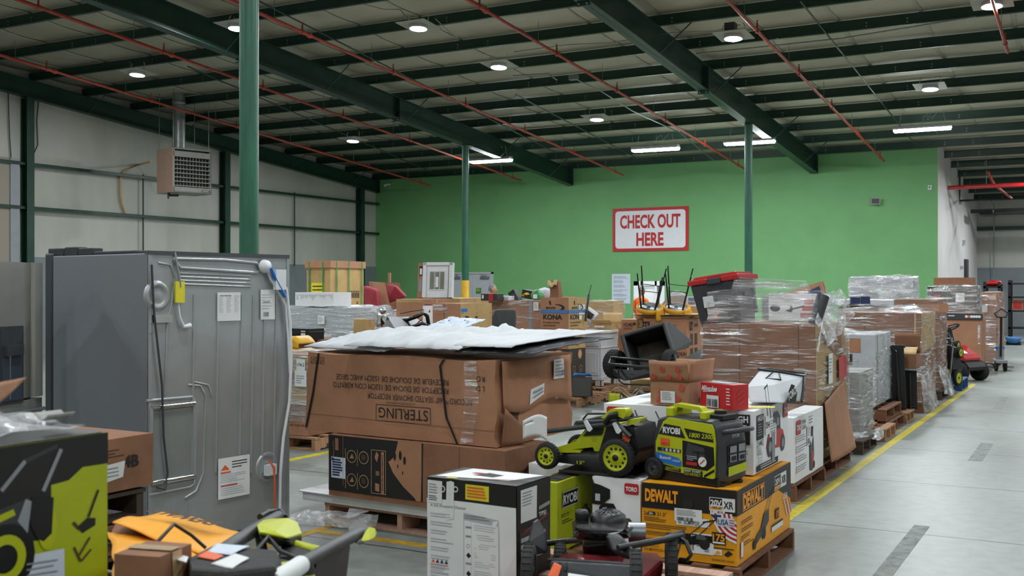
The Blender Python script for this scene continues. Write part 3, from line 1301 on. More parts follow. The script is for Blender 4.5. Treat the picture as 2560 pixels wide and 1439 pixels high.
def p_dewalt(f, r, t, w, d, h, st):
    y = h * .66
    f.p([(0, y), (w, y - .055 * 0), (w, h), (0, h)], 'black_box', 1.1)
    f.r(.03, h - .105, .225, h - .03, 'black_box', 1.2)
    f.t('DEWALT', .02, h - .095, .062, 'orange_print', w=.19, k=2, bold=.05)
    f.fr(.385, h - .115, .525, h - .045, .003, 'paper', 2)
    f.r(.455, h - .113, .523, h - .047, 'paper', 1.8)
    f.t('20V', .392, h - .088, .030, 'paper', w=.06, k=2.4, bold=.03)
    f.r(.390, h - .108, .452, h - .094, 'orange_print', 2.2)
    f.t('XR', .462, h - .100, .038, 'ink', w=.055, k=2.4, bold=.02)
    f.c(w * .5, y + .045, .03, 'ink', 1.6)
    f.t('2x', .012, y - .038, .02, 'ink', k=2)
    f.r(.037, y - .037, .08, y - .018, 'ink', 2)
    f.t('20v', .042, y - .034, .013, 'paper', k=2.4)
    f.t('21.5"', .09, y - .038, .02, 'ink', w=.055, k=2)
    f.lines(.012, y - .075, .15, y - .047, 3, 'ink_brown', 1)
    f.lines(.012, y - .115, .26, y - .085, 3, 'ink_brown', 2)
    f.lines(.012, y - .15, .25, y - .125, 3, 'ink_brown', 3)
    f.fr(.015, .055, .095, .10, .002, 'ink_brown', 2)
    f.lines(.022, .062, .09, .095, 3, 'ink_brown', 5)
    f.t('DCMWP233U2', .015, .03, .014, 'ink_brown', k=2)
    # mower picture
    f.ln(.27, .135, .36, .215, .005, 'ink', 2)
    f.ln(.32, .135, .42, .235, .005, 'ink', 2)
    f.ln(.35, .215, .42, .232, .008, 'ink', 2)
    f.p([(.17, .10), (.2, .14), (.30, .15), (.41, .145), (.40, .11), (.30, .09), (.2, .085)], 'plastic_black', 2)
    f.c(.19, .10, .025, 'ink', 2.3)
    f.c(.36, .10, .03, 'ink', 2.3)
    # flag corner
    for i in range(9):
        a0 = .015 + i * .012
        n = 8
        for jj in range(n):
            t0, t1 = math.pi / 2 * jj / n, math.pi / 2 * (jj + 1) / n
            R0, R1 = .045 + i * .012, .057 + i * .012
            cx, cy = w + .02, y + .01
            P = [(cx - R * math.cos(tt), cy - R * math.sin(tt) * 1.0) for R, tt in ((R0, t0), (R1, t0), (R1, t1), (R0, t1))]
            P = [(min(px, w - .001), py) for px, py in P]
            if P[0][0] < w - .0011:
                f.p(P, 'red_print' if i % 2 else 'paper', 1.7)
    f.p([(.39, y), (.45, y), (.45, y - .03), (.42, y - .03)], 'navy_print', 2.0)
    f.r(.43, y - .058, .522, y - .012, 'paper_blue', 2.4)
    f.t('USA', .435, y - .05, .028, 'navy_print', w=.055, k=2.8, bold=.02)
    for i in range(3):
        f.r(.494, y - .052 + i * .013, .52, y - .047 + i * .013, 'faded_red', 2.8)
    f.r(.40, .105, .475, .17, 'ink', 2)
    f.t('175', .405, .125, .036, 'orange_print', w=.065, k=2.4, bold=.03)
    f.r(.405, .111, .47, .12, 'paper', 2.4)
    f.r(.41, .085, .52, .09, 'ink', 2)
    f.r(.41, .05, .455, .08, 'paper', 2)
    f.p([(.417, .055), (.44, .055), (.45, .065), (.43, .075)], 'orange_print', 2.4)
    f.p([(.465, .055), (.485, .045), (.515, .065), (.49, .08)], 'ink', 2)
    f.t('GUARANTEED TOUGH', .4, .018, .009, 'ink', w=.12, k=2)
    # right face
    f = r
    f.p([(0, y), (d * .55, y), (d * .75, y + .01), (d, h * .45), (d, h), (0, h)], 'black_box', 1.1)
    f.fr(.08, h - .125, .5, h - .03, .005, 'orange_print', 2)
    f.t('DEWALT', .095, h - .112, .07, 'orange_print', w=.39, k=2, bold=.05)
    f.fr(.72, h - .12, .98, h - .035, .004, 'paper', 2)
    f.r(.86, h - .118, .978, h - .037, 'paper', 1.8)
    f.t('20V', .735, h - .088, .035, 'paper', w=.11, k=2.4, bold=.02)
    f.r(.73, h - .112, .85, h - .096, 'orange_print', 2.2)
    f.t('XR', .875, h - .10, .045, 'ink', w=.09, k=2.4, bold=.02)
    for i in range(4):
        f.lines(.06, .20 - i * .04, .30, .225 - i * .04, 2, 'ink_brown', 5 + i)
    f.ln(.45, .12, .62, .29, .007, 'ink', 2)
    f.ln(.53, .13, .70, .31, .007, 'ink', 2)
    f.p([(.28, .05), (.36, .10), (.44, .12), (.5, .19), (.6, .2), (.6, .13), (.48, .08), (.36, .05)], 'plastic_black', 2)
    f.c(.31, .055, .03, 'ink', 2.3)
    f.c(.5, .08, .035, 'ink', 2.3)
    f.r(.66, .08, .90, .09, 'ink', 2)
    f.r(.66, .05, .90, .078, 'paper', 2)
    f.r(.74, .11, .82, .17, 'ink_brown', 2)
    f.t('175', .75, .12, .035, 'orange_print', w=.06, k=2.5)
    f.t('USA', .90, .20, .035, 'paper', w=.1, k=2.4)
    for i in range(4):
        f.ln(.93 + i * .03, .19, 1.0 + i * .03, .09, .012, 'red_print' if i % 2 else 'paper', 2.2)
    f.fr(.05, .03, .1, .12, .004, 'faded_red', 2)
    f.r(.055, .035, .095, .115, 'paper', 1.9)
    st.append(('price_label', 'f', label_fn(.19, y - .055, .155, .07, 3)))
    st.append(('part_number_label', 'f', lambda q: (q.r(.2, y - .075, .385, y - .03, 'paper'), q.lines(.21, y - .07, .24, y - .035, 4, 'ink', 2), q.t('DCMWP233', .245, y - .068, .022, 'ink', w=.085))))
    st.append(('stock_label', 'f', lambda q: (q.r(.39, y + .0, .47, y + .05, 'paper'), q.t('1005-657', .4, y + .032, .012, 'ink', w=.06), q.t('1    815', .4, y + .008, .012, 'ink', w=.06))))
    st.append(('shipping_label', 'f', lambda q: (q.r(.285, .045, .41, .155, 'paper'), q.bars(.29, .06, .302, .145, 'ink', 3), q.t('TBA-UDC2778', .313, .085, .02, 'ink', w=.07), q.lines(.315, .12, .39, .148, 4, 'ink_grey', 4), q.lines(.36, .055, .4, .072, 2, 'ink', 4))))


DW = fit(1842, 5.72, 1605, 1975)
dw = carton('mower_carton', 'black and orange power tool mower carton on a pallet, with white stickers on its front', 'box', DW, .135, .533, 0, 'orange_box', p_dewalt, amp=.003, tape=False, cell=.1, top='orange_box')


def p_toro_low(f, r, t, w, d, h, st):
    brand_tag(f, w - .095, h - .08, .085, .06)
    draw_mower(f, -.03, .10, .27, 'red_print', handle=False)
    f.p([(.0, .25), (.06, .25), (.11, .29), (.11, .34), (.05, .36), (.0, .37)], 'plastic_black', 2)
    f.r(.02, .27, .05, .31, 'ink_pale', 2.3)
    f.ln(.0, .39, .02, .34, .008, 'ink', 2)
    f.lines(.05, .03, .25, .08, 2, 'ink_grey')
    r.r(.1, .1, .4, .3, 'ink_grey')


TL = (NB[0] - .548, NB[1] + .012, .29, .9)
carton('mower_carton', 'white carton with a red mower picture, between the lime and the orange carton', 'box', TL, .135, .538, 0, 'white_box', p_toro_low, amp=.003, tape=False)
carton('mower_carton', 'white carton behind the lime carton, under the folded mower', 'box', (NB[0] - .96, NB[1] + .33, .45, .62), .135, .525, 0, 'white_box', amp=.003)
pallet('pallet', 'wooden pallet under the lime carton and the white cartons', NB[0] - .955, NB[1] - .30, .6, 1.3, m='wood_dark', ends='y')
mb = MB()
mb.box(-.46, .0, 0, .5, 0, .012, 'plastic_black')
mb.box(-.46, .0, 0, .012, .012, .018, 'plastic_black')
t = thing('black_tray', 'flat black tray under the wheels of the folded lime mower', 'tray', (NB[0] - .6, NB[1] + .05, .538), .05)
mb.build('sheet', t, bevel=.004)


def p_ryobi_low(f, r, t, w, d, h, st):
    r.r(.06, h - .15, .26, h - .06, 'black_box', 1.2)
    r.fr(.06, h - .15, .26, h - .06, .004, 'paper', 2)
    r.t('RYOBI', .07, h - .13, .05, 'paper', w=.18, k=2.2, bold=.03)
    draw_mower(r, .30, h - .26, .14, 'plastic_black', handle=False)
    r.lines(.06, h - .2, .22, h - .165, 3, 'lime')
    r.lines(.06, h - .24, .2, h - .215, 2, 'ink_brown')
    r.t('1600 PSI', .05, h - .2, .02, 'ink', w=.1)
    for i in range(7):
        r.r(.05 + i * .05, .03, .085 + i * .05, .055, 'black_box')
    t.r(.02, .05, w - .02, d - .1, 'charcoal_box')
    st.append(('warning_sticker', 't', lambda q: (q.r(.1, .3, .26, .36, 'paper'), q.r(.2, .28, .27, .34, 'yellow_label', 1.3))))


RL = fit(1393, 6.0, 1330, 1483)
carton('tool_carton', 'lime green tool carton with a black top behind the black and white appliance carton', 'box', RL, .135, .522, 0, 'lime_box', p_ryobi_low, amp=.005, tape=False)


# ---- tall white mower carton on top
def p_high(f, r, t, w, d, h, st):
    brand_tag(f, .02, h - .105, .125, .09)
    f.r(w - .14, h - .19, w - .02, h - .02, 'ink', 1.3)
    f.t('HIGH', w - .13, h - .065, .035, 'paper', w=.1, k=2, bold=.03)
    f.t('WHEEL', w - .13, h - .11, .03, 'paper', w=.1, k=2)
    f.ln(.2, h - .03, .26, h - .16, .006, 'ink', 1.5)
    f.ln(.33, h - .03, .40, h - .16, .006, 'ink', 1.5)
    draw_mower(f, .22, .02, .32, 'red_print', handle=False)
    for i in range(3):
        f.lines(w - .13, .03 + i * .04, w - .03, .055 + i * .04, 2, 'ink_grey', i)
    r.r(.05, h - .17, .19, h - .03, 'ink', 1.3)
    r.t('HIGH', .06, h - .065, .03, 'paper', w=.11, k=2)
    r.lines(.065, h - .155, .17, h - .08, 5, 'ink_grey', 3, k=1.8)
    r.t('21442', .05, h * .42, .035, 'ink', w=.13, k=2)
    r.lines(.05, h * .28, .17, h * .4, 4, 'ink_grey', 3)
    draw_mower(r, .24, .06, .42, 'red_print', handle=True, flip=-1)
    r.p([(.36, .02), (.42, .02), (.43, .2), (.35, .2)], 'ink_grey', 2.4)
    r.r(.05, .01, .5, .045, 'ink', 2)
    r.lines(.12, .015, .45, .04, 2, 'paper', 8, k=2.4)
    for i in range(5):
        r.ring(.11, .04 + i * .018, .045, .004, 'ink', 2.6, ry=.012)
    brand_tag(r, d - .13, h - .1, .11, .085)
    t.lines(.05, .4, .35, .65, 4, 'ink_grey', 4)
    st.append(('stock_sticker', 'r', lambda q: (q.r(.22, h - .16, .31, h - .05, 'paper'), q.t('354', .225, h - .12, .035, 'ink', w=.08))))
    st.append(('shipping_label', 'r', label_fn(.31, h - .24, .15, .17, 5, code=False)))


HW = fit(1884, 6.12, 1510, 1970)
HWT = .905
carton('mower_carton', 'long white mower carton with red name plates, lying above the orange carton', 'box', HW, .546, HWT, 0, 'white_box', p_high, amp=.004, tape=False)


# ---- open printed carton on it
def p_squares(f, r, t, w, d, h, st):
    rg = random.Random(4)
    for F_, ww in ((f, w), (r, d)):
        for i in range(7):
            x, y = rg.uniform(.03, ww - .03), rg.uniform(.02, h - .01)
            s = .022
            a = rg.uniform(.3, .6)
            P = [(x + s * math.cos(a + k * math.pi / 2), y + s * math.sin(a + k * math.pi / 2)) for k in range(4)]
            P = [(min(max(px, .001), ww - .001), min(max(py, .001), h - .001)) for px, py in P]
            F_.p(P, 'faded_red', 1.3)
    st.append(('address_label', 'f', lambda q: (q.r(.07, .015, .165, .085, 'paper'), q.lines(.08, .03, .155, .08, 5, 'ink_grey', 3))))


SQ = fit(1722, 6.3, 1626, 1780, yaw=-.12)
sq = carton('shipping_carton', 'open kraft carton printed with faded red squares, flaps up, on the long white carton', 'box', SQ, HWT + .006, HWT + .146, -.12, 'kraft', p_squares, amp=.003, tape=False, closed=False)
w_, d_ = SQ[2], SQ[3]
f1 = flap(sq, -w_, 0, 0, d_, .14, .18, 'f', length=.115)
f2 = flap(sq, -w_, 0, 0, d_, .14, .25, 'b', length=.11, m='kraft')
f3 = flap(sq, -w_, 0, 0, d_, .14, .12, 'r', length=.12)
f4 = flap(sq, -w_, 0, 0, d_, .14, 1.7, 'l', length=.13, m='kraft_tan')
mb = MB()
q = Fc(mb, (-w_, -.006, .14), (1, 0, 0), (0, -.18, .98), .008)
for (x, y) in ((.03, .03), (.09, .075), (.13, .03), (.19, .08), (.2, .03)):
    a = .4
    mb = MB()
    Fc(mb, (-w_, -.006, .14), (1, 0, 0), (0, -.18, .98), .008).p([(x + .02 * math.cos(a + k * math.pi / 2), y + .02 * math.sin(a + k * math.pi / 2)) for k in range(4)], 'faded_red')
    mb.build('flap_print', f1)


# ---- red carton
def p_red(f, r, t, w, d, h, st):
    f.t('Milwaukee', .01, h - .045, .03, 'paper', w=.12, k=1.5, slant=.25, bold=.03)
    f.ln(.02, h - .052, .12, h - .044, .004, 'paper', 1.5)
    f.lines(w - .05, .02, w - .01, h - .02, 6, 'paper', 4)
    for i in range(3):
        r.ln(.03, .03 + i * .03, d - .03, .06 + i * .03, .008, 'faded_red')
    t.r(.04, .02, w - .05, d - .02, 'ink_pale')
    st.append(('barcode_label', 'f', lambda q: (q.r(.05, .005, .145, .075, 'paper'), q.bars(.055, .01, .14, .055, 'ink', 14))))


MR = fit(1833, 6.12, 1752, 1871, yaw=-.45)
carton('tool_carton', 'small glossy red tool carton on the long white carton', 'box', MR, HWT + .004, HWT + .148, -.45, 'red_box', p_red, amp=.002, tape=False)


# ---- white snow thrower carton behind
def p_power(f, r, t, w, d, h, st):
    brand_tag(r, .06, h - .14, .14, .11)
    r.t('POWER', .23, h - .07, .03, 'ink', w=.12, k=2)
    r.t('CLEAR', .23, h - .11, .03, 'ink', w=.12, k=2)
    for i in range(4):
        r.r(.05, .06 + i * .075, .06, .12 + i * .075, 'red_print')
        r.lines(.08, .06 + i * .075, .4, .115 + i * .075, 3, 'ink_grey', i)
    r.p([(.48, .03), (.56, .02), (.62, .14), (.6, .3), (.55, .2), (.5, .28), (.44, .34), (.48, .18)], 'plastic_grey', 1.5)
    r.p([(.52, .05), (.6, .06), (.6, .16), (.54, .18)], 'red_print', 2)
    r.c(.6, .06, .03, 'ink', 2.4)
    r.r(.5, h - .2, .58, h - .12, 'ink', 2)
    r.lines(.45, h - .1, .6, h - .03, 3, 'ink_grey', 9)
    t.lines(.05, .1, .4, .3, 4, 'ink_grey', 4)
    f.t('TORO', w - .2, h * .3, .05, 'ink', w=.15, rot=math.pi / 2)
    st.append(('shipping_label', 'r', label_fn(.38, h - .26, .12, .16, 8)))


PW = fit(1985, 8.15, 1935, 2073, d=.95)
carton('snow_thrower_carton', 'white carton printed with a red snow thrower, on a pallet behind the orange carton', 'box', PW, .135, .625, 0, 'white_box', p_power, amp=.006, tape=False)
pallet('pallet', 'brown pallet under the white snow thrower carton', PW[0] + .02, PW[1] - .03, 1.1, .98, m='wood_dark', ends='x')
carton('mower_carton', 'brown filler carton behind the orange carton, under the grass bag', 'box', (PW[0] - PW[2] - .02, PW[1] - .01, .45, .8), .135, .62, 0, 'kraft_dark', amp=.006)

# ---- white grass bag
def hull(mb, pts, m, smooth=False):
    bm = bmesh.new()
    for p in pts:
        bm.verts.new(p)
    bmesh.ops.convex_hull(bm, input=bm.verts)
    bmesh.ops.delete(bm, geom=[v for v in bm.verts if not v.link_faces], context='VERTS')
    bm.verts.index_update()
    mb.add([v.co.copy() for v in bm.verts], [tuple(v.index for v in f.verts) for f in bm.faces], m, smooth)
    bm.free()


bo = W(1885, 6.55)
t, BM = world_thing('grass_bag', 'white fabric mower grass bag with a black wire frame, lying on the white cartons', 'bag', (bo[0], bo[1], HWT + .004))
zb = HWT + .006
def gp(px, py, z, mn=True):
    p = P3(px, py, z)
    if mn:
        p.z = max(p.z, zb)
    return p
mb = MB()
mb.M = BM
pts = [gp(1873, 1003, 6.42), gp(1866, 965, 6.5), gp(1899, 924, 6.72), gp(1960, 938, 6.66), gp(1958, 1006, 6.40), gp(1935, 960, 6.5),
       gp(2008, 940, 6.72), gp(2004, 1000, 6.62)]
back = [gp(1886, 985, 6.85), gp(1884, 950, 6.9), gp(1910, 922, 6.95), gp(2014, 934, 6.98), gp(2012, 990, 6.98)]
hull(mb, pts + back, 'white_sheet')
o = mb.build('bag_body', t, bevel=.012)
mb = MB()
mb.M = BM
mb.tube([gp(1897, 921, 6.72), gp(1950, 928, 6.7), gp(2010, 938, 6.71), gp(2009, 972, 6.66), gp(2004, 1003, 6.6)], .008, 'plastic_black', 8)
mb.tube([gp(1897, 921, 6.72), gp(1915, 919, 6.95), gp(2015, 932, 6.99), gp(2010, 938, 6.71)], .008, 'plastic_black', 8)
mb.tube([gp(1932, 929, 6.66), gp(1914, 944, 6.6), gp(1952, 947, 6.58), gp(1948, 932, 6.66)], .005, 'plastic_black', 6)
mb.build('wire_frame', t)
mb = MB()
mb.M = BM
A = gp(1958, 1006, 6.39)
u_ = (gp(2004, 1000, 6.61) - A)
f = Fc(mb, A, u_, (0, 0, 1), .008)
f.p([(.02, .0), (.17, .0), (.19, .05), (.15, .10), (.10, .11), (.06, .07), (.05, .03)], 'plastic_black')
f.t('TORO', .05, .01, .045, 'paper', w=.13, k=1.4, rot=.35, bold=.03)
mb.build('name_patch', t)
mb = MB()
mb.M = BM
p0, p1 = W(1866, 6.25), W(1935, 6.25)
mb.slab([(p0[0], p0[1], zb + .002), (p1[0], p1[1], zb + .002), (p1[0], p1[1] + .03, zb + .006), (p0[0], p0[1] + .03, zb + .006)], .004, 'yellow_label')
mb.build('yellow_strap', t)

# ================================================================ inverter generator
gx, gy = W(1803, 5.78)
GY = -.26
gw, gd, gh = .455, .27, .36
t = thing('generator', 'lime and dark grey portable generator standing on the black and orange carton', 'generator', (gx, gy, .535), GY)
G = t
mb = MB()
c = .05
prof = [(-gw + .02, .03), (-gw + .06, .0), (-.05, .0), (0, .03), (.0, gh * .62), (-.02, gh - .03), (-.05, gh), (-gw + .10, gh), (-gw + .03, gh - .02), (-gw, gh * .6), (-gw, .12)]
# body: bulged loft front to back
def gbody(a, b):
    n = len(prof)
    s = a * n
    i = int(s) % n
    f = s - int(s)
    p = Vector(prof[i]).lerp(Vector(prof[(i + 1) % n]), f)
    cxy = Vector((-gw / 2, gh / 2))
    sc = 1 - .07 * (abs(b - .5) * 2) ** 4
    q = cxy + (p - cxy) * sc
    return (q.x, gd * b, q.y)
mb.grid(gbody, 66, 12, 'plastic_grey')
for b in (0, 1):
    ring = [gbody(i / 66, b) for i in range(66)]
    mb.poly(ring if b == 0 else ring[::-1], 'plastic_grey')
# dark lower skirt and shoulders
mb.box(-gw + .03, -.02, -.004, gd * .5, .004, .055, 'plastic_black')
mb.build('housing', t, bevel=0)
mb = MB()
f = Fc(mb, (-gw, 0, 0), (1, 0, 0), (0, 0, 1), .010)
panel = [(.035, .14), (.035, .21), (.085, gh - .035), (.12, gh - .01), (gw - .055, gh - .025), (gw - .04, gh - .05), (gw - .03, gh - .12), (gw - .035, .05), (gw - .05, .045), (.10, .06)]
n = len(panel)
vs = [f.at(x, y, 1) for x, y in panel] + [f.at(x, y, -.5) for x, y in panel]
mb.add(vs, [tuple(range(n))] + [(i, n + i, n + (i + 1) % n, (i + 1) % n) for i in range(n)], 'lime')
f.l = .010
g = lambda k: k
f2 = Fc(mb, (-gw, -.010, 0), (1, 0, 0), (0, 0, 1), .0015)
f2.p([(.055, gh - .105), (.095, gh - .045), (.20, gh - .053), (.235, gh - .115)], 'black_box')
f2.t('RYOBI', .085, gh - .095, .032, 'paper', w=.115, k=1.6, bold=.04)
f2.p([(.225, gh - .058), (.255, gh - .113), (gw - .04, gh - .12), (gw - .05, gh - .075)], 'black_box')
f2.t('1800 2300', .26, gh - .103, .024, 'lime', w=.15, k=1.6, slant=.2, bold=.02)
f2.p([(.215, .09), (.215, .235), (gw - .04, .215), (gw - .035, .12), (gw - .08, .085)], 'plastic_black')
f2.p([(.235, .15), (.25, .225), (gw - .10, .205), (gw - .09, .14)], 'plastic_grey', 1.5)
f2.r(.28, .17, .36, .185, 'ink', 2)
f2.r(.31, .15, .325, .18, 'ink', 2)
f2.c(.345, .13, .027, 'paper', 2.2)
f2.ln(.33, .117, .36, .143, .008, 'faded_red', 2.6)
f2.r(.24, .105, .31, .122, 'red_print', 2)
f2.lines(.245, .126, .31, .155, 3, 'ink_pale', 2, k=2)
f2.p([(.04, .155), (.04, .125), (.07, .10), (.205, .085), (.21, .115), (.19, .135)], 'blue_print', 1.4)
f2.t('Bluetooth', .065, .12, .018, 'paper', w=.075, k=1.9)
f2.t('WIRELESS', .15, .112, .010, 'paper_blue', w=.05, k=1.9)
f2.r(.05, .163, .205, .182, 'ink', 1.4)
for i in range(5):
    f2.c(.085 + i * .026, .172, .009, ('blue_print' if i == 0 else 'ink_pale'), 1.9)
f2.p([(.08, .092), (.205, .077), (.205, .057), (.10, .065)], 'black_box', 1.4)
f2.t('GENCONTROL', .105, .067, .012, 'lime', w=.09, k=1.9)
f2.r(.225, .045, .345, .08, 'black_box', 1.4)
f2.t('EASY START', .23, .067, .011, 'paper', w=.105, k=1.9)
f2.t('CO DETECT', .23, .049, .013, 'lime', w=.105, k=1.9)
f2.p([(gw - .10, .06), (gw - .035, .10), (gw - .035, .085), (gw - .1, .045)], 'plastic_black', 1.3)
mb.build('front_panel', t)
mb = MB()
q = Fc(mb, (-gw, -.0125, 0), (1, 0, 0), (0, 0, 1), .002)
q.r(.07, .195, .13, .235, 'orange_label')
q.t('60071', .078, .2, .012, 'red_print', w=.045)
s = mb.build('orange_sticker', t)
s['label'] = 'orange stock sticker'
mb = MB()
# handle arch
mb.box(-gw + .08, -gw + .13, .02, gd - .06, gh - .01, gh + .045, 'lime')
mb.box(-.15, -.11, .02, gd - .06, gh - .01, gh + .035, 'lime')
mb.prism([(-gw + .09, gh + .03), (-gw + .12, gh + .065), (-.17, gh + .055), (-.13, gh + .02), (-.15, gh + .005), (-.18, gh + .035), (-gw + .14, gh + .045), (-gw + .13, gh + .015)], .05, .11, 'lime', 'y')
mb.build('handle', t, bevel=.008)
mb = MB()
mb.box(-.16, -.03, .06, gd - .05, gh - .01, gh + .02, 'plastic_black')
mb.cyl((-.09, gd / 2, gh + .01), (-.09, gd / 2, gh + .038), .035, 'plastic_black', 20)
mb.build('fuel_cap', t, bevel=.005)
mb = MB()
f3 = Fc(mb, (.0, 0, 0), (0, 1, 0), (0, 0, 1), .004)
f3.p([(.06, .11), (.06, .22), (.24, .235), (.24, .12)], 'plastic_black')
f3.r(.075, .13, .14, .17, 'ink_grey', 2)
f3.r(.16, .13, .225, .17, 'ink_grey', 2)
f3.r(.075, .18, .14, .215, 'ink_grey', 2)
f3.r(.16, .18, .225, .22, 'ink_grey', 2)
f3.r(.085, .138, .13, .162, 'ink', 3)
f3.r(.17, .138, .215, .162, 'ink', 3)
f3.p([(.06, .055), (.06, .105), (.24, .115), (.24, .07)], 'lime', 2)
f3.t('RYOBI', .1, .26, .018, 'ink_pale', w=.07)
mb.build('outlet_panel', t)
mb = MB()
mb.tube([(-.03, .05, gh - .07), (.06, .06, gh - .055), (.075, gd / 2, gh - .05), (.06, gd - .06, gh - .055), (-.03, gd - .05, gh - .07)], .014, 'plastic_grey', 10)
mb.build('tow_handle', t)
wheel(t, (-gw + .035, -.022, .062), .06, .03, (0, 1, 0), hub='plastic_grey', slots=5)
wheel(t, (-gw + .035, gd + .02, .062), .06, .03, (0, 1, 0), hub='plastic_grey', slots=5)
for yy in (.05, gd - .05):
    mb = MB()
    mb.lathe((-.04, yy, 0), (0, 0, 1), [(.0, .03), (.012, .034), (.025, .02)], 'rubber', 14)
    mb.build('foot', t)

# ================================================================ folded lime walk mower
def lime_mower(label, loc, yaw, group=None):
    t = thing('folded_mower', label, 'lawn mower', loc, yaw, group)
    # local frame: nose towards -x, camera side is -y; length .44, width .40
    mb = MB()
    def deck(a, b):
        x = -.52 + .50 * a
        hgt = .045 + .055 * math.sin(min(1, a * 1.4) * math.pi / 2)
        wd = .155 * (1 - .35 * (1 - a) ** 3)
        an = math.pi * b
        return (x, .20 - math.cos(an) * wd * (1.15), .035 + max(.0, math.sin(an)) ** .35 * hgt)
    mb.grid(deck, 18, 16, 'plastic_black')
    mb.box(-.49, -.03, .05, .35, .035, .05, 'plastic_black')
    q = Fc(mb, (-.27, .018, .045), (1, 0, 0), (0, 0, 1), .004)
    q.t('13"', .0, .0, .018, 'lime', w=.05)
    mb.build('deck', t)
    mb = MB()
    # lime motor cover
    prof = [(-.44, .115), (-.30, .165), (-.235, .245), (-.10, .265), (-.13, .12), (-.18, .115), (-.19, .14), (-.30, .12), (-.44, .10)]
    mb.prism(prof, .06, .34, 'lime', 'y')
    mb.prism([(-.25, .20), (-.21, .245), (-.12, .258), (-.13, .215)], .052, .348, 'plastic_black', 'y')
    mb.prism([(-.40, .095), (-.26, .105), (-.26, .12), (-.40, .11)], .04, .36, 'lime', 'y')
    mb.build('motor_cover', t, bevel=.006)
    mb = MB()
    mb.prism([(-.17, .05), (-.10, .26), (-.02, .28), (.07, .27), (.10, .14), (.05, .05)], .05, .35, 'plastic_black', 'y')
    mb.build('battery_bay', t, bevel=.012)
    mb = MB()
    q = Fc(mb, (.0, .05, .17), (1, 0, .0), (0, 0, 1), .004)
    q.p([(.0, .02), (.025, -.01), (.05, .03), (.048, .06), (.002, .055)], 'orange_label')
    q.r(.002, .055, .048, .07, 'paper', 1.5)
    mb.build('warning_sticker', t)
    for yy, rr in ((.0, 1), (.40, 1)):
        wheel(t, (-.455, yy, .078), .076, .045, (0, 1, 0), hub='lime', slots=10, hubr=.70)
        wheel(t, (-.01, yy, .104), .104, .052, (0, 1, 0), hub='lime', slots=12, hubr=.72)
    # folded tubes
    for yy in (.03, .37):
        mb = MB()
        mb.tube([(.06, yy, .22), (-.02, yy, .285), (-.12, yy, .275), (-.36, yy, .235), (-.47, yy, .215)], .014, 'plastic_grey', 10)
        mb.build('lower_handle', t)
    mb = MB()
    mb.tube([(-.08, .03, .30), (-.28, .05, .275), (-.30, .07, .272), (-.30, .33, .272), (-.28, .35, .275), (-.08, .37, .30)], .012, 'plastic_grey', 10)
    mb.build('upper_handle', t)
    mb = MB()
    mb.tube([(-.27, .09, .29), (-.24, .09, .325), (-.12, .11, .33), (-.06, .11, .31)], .006, 'plastic_black', 8)
    mb.tube([(-.10, .02, .29), (-.05, .02, .33), (.0, .03, .31)], .01, 'plastic_black', 8)
    mb.build('cable', t)
    mb = MB()
    mb.prism([(-.12, .315), (-.06, .37), (.03, .375), (.04, .35), (.02, .32), (-.03, .335), (-.08, .31)], .02, .10, 'lime', 'y')
    mb.build('switch_box', t, bevel=.01)
    mb = MB()
    mb.tube([(-.09, .01, .29), (-.05, .0, .335), (-.01, .01, .345)], .017, 'plastic_black', 10)
    mb.build('grip', t)
    mb = MB()
    mb.prism([(.02, .275), (.10, .30), (.11, .325), (.03, .31)], .06, .14, 'lime', 'y')
    mb.build('battery_latch', t, bevel=.006)
    for x in (-.19, -.01):
        mb = MB()
        mb.prism([(x - .03, .29), (x - .015, .30), (x + .022, .25), (x + .01, .235), (x - .005, .24)], -.0, .015, 'plastic_white', 'y')
        mb.build('clamp_knob', t, bevel=.004)
    return t


mx_, my_ = W(1550, 6.09)
lm = lime_mower('folded lime and black battery mower standing on the cartons left of the generator', (mx_, my_ - .02, .55), -.04)
mb = MB()
mb.M = Matrix.Identity(4)
def pap(a, b):
    return (-.62 + .17 * a, .0 + .02 * math.sin(a * 4) - .02 * b * 0, .30 - .14 * b + .025 * math.sin(a * 3.0) - (.03 * (1 - a) if b < .3 else 0))
mb.grid(pap, 10, 8, 'paper')
mb.build('paper_tag', lm, solid=.001)
q = MB()
f = Fc(q, (-.59, -.004, .19), (1, 0, 0), (0, 0, 1), .002)

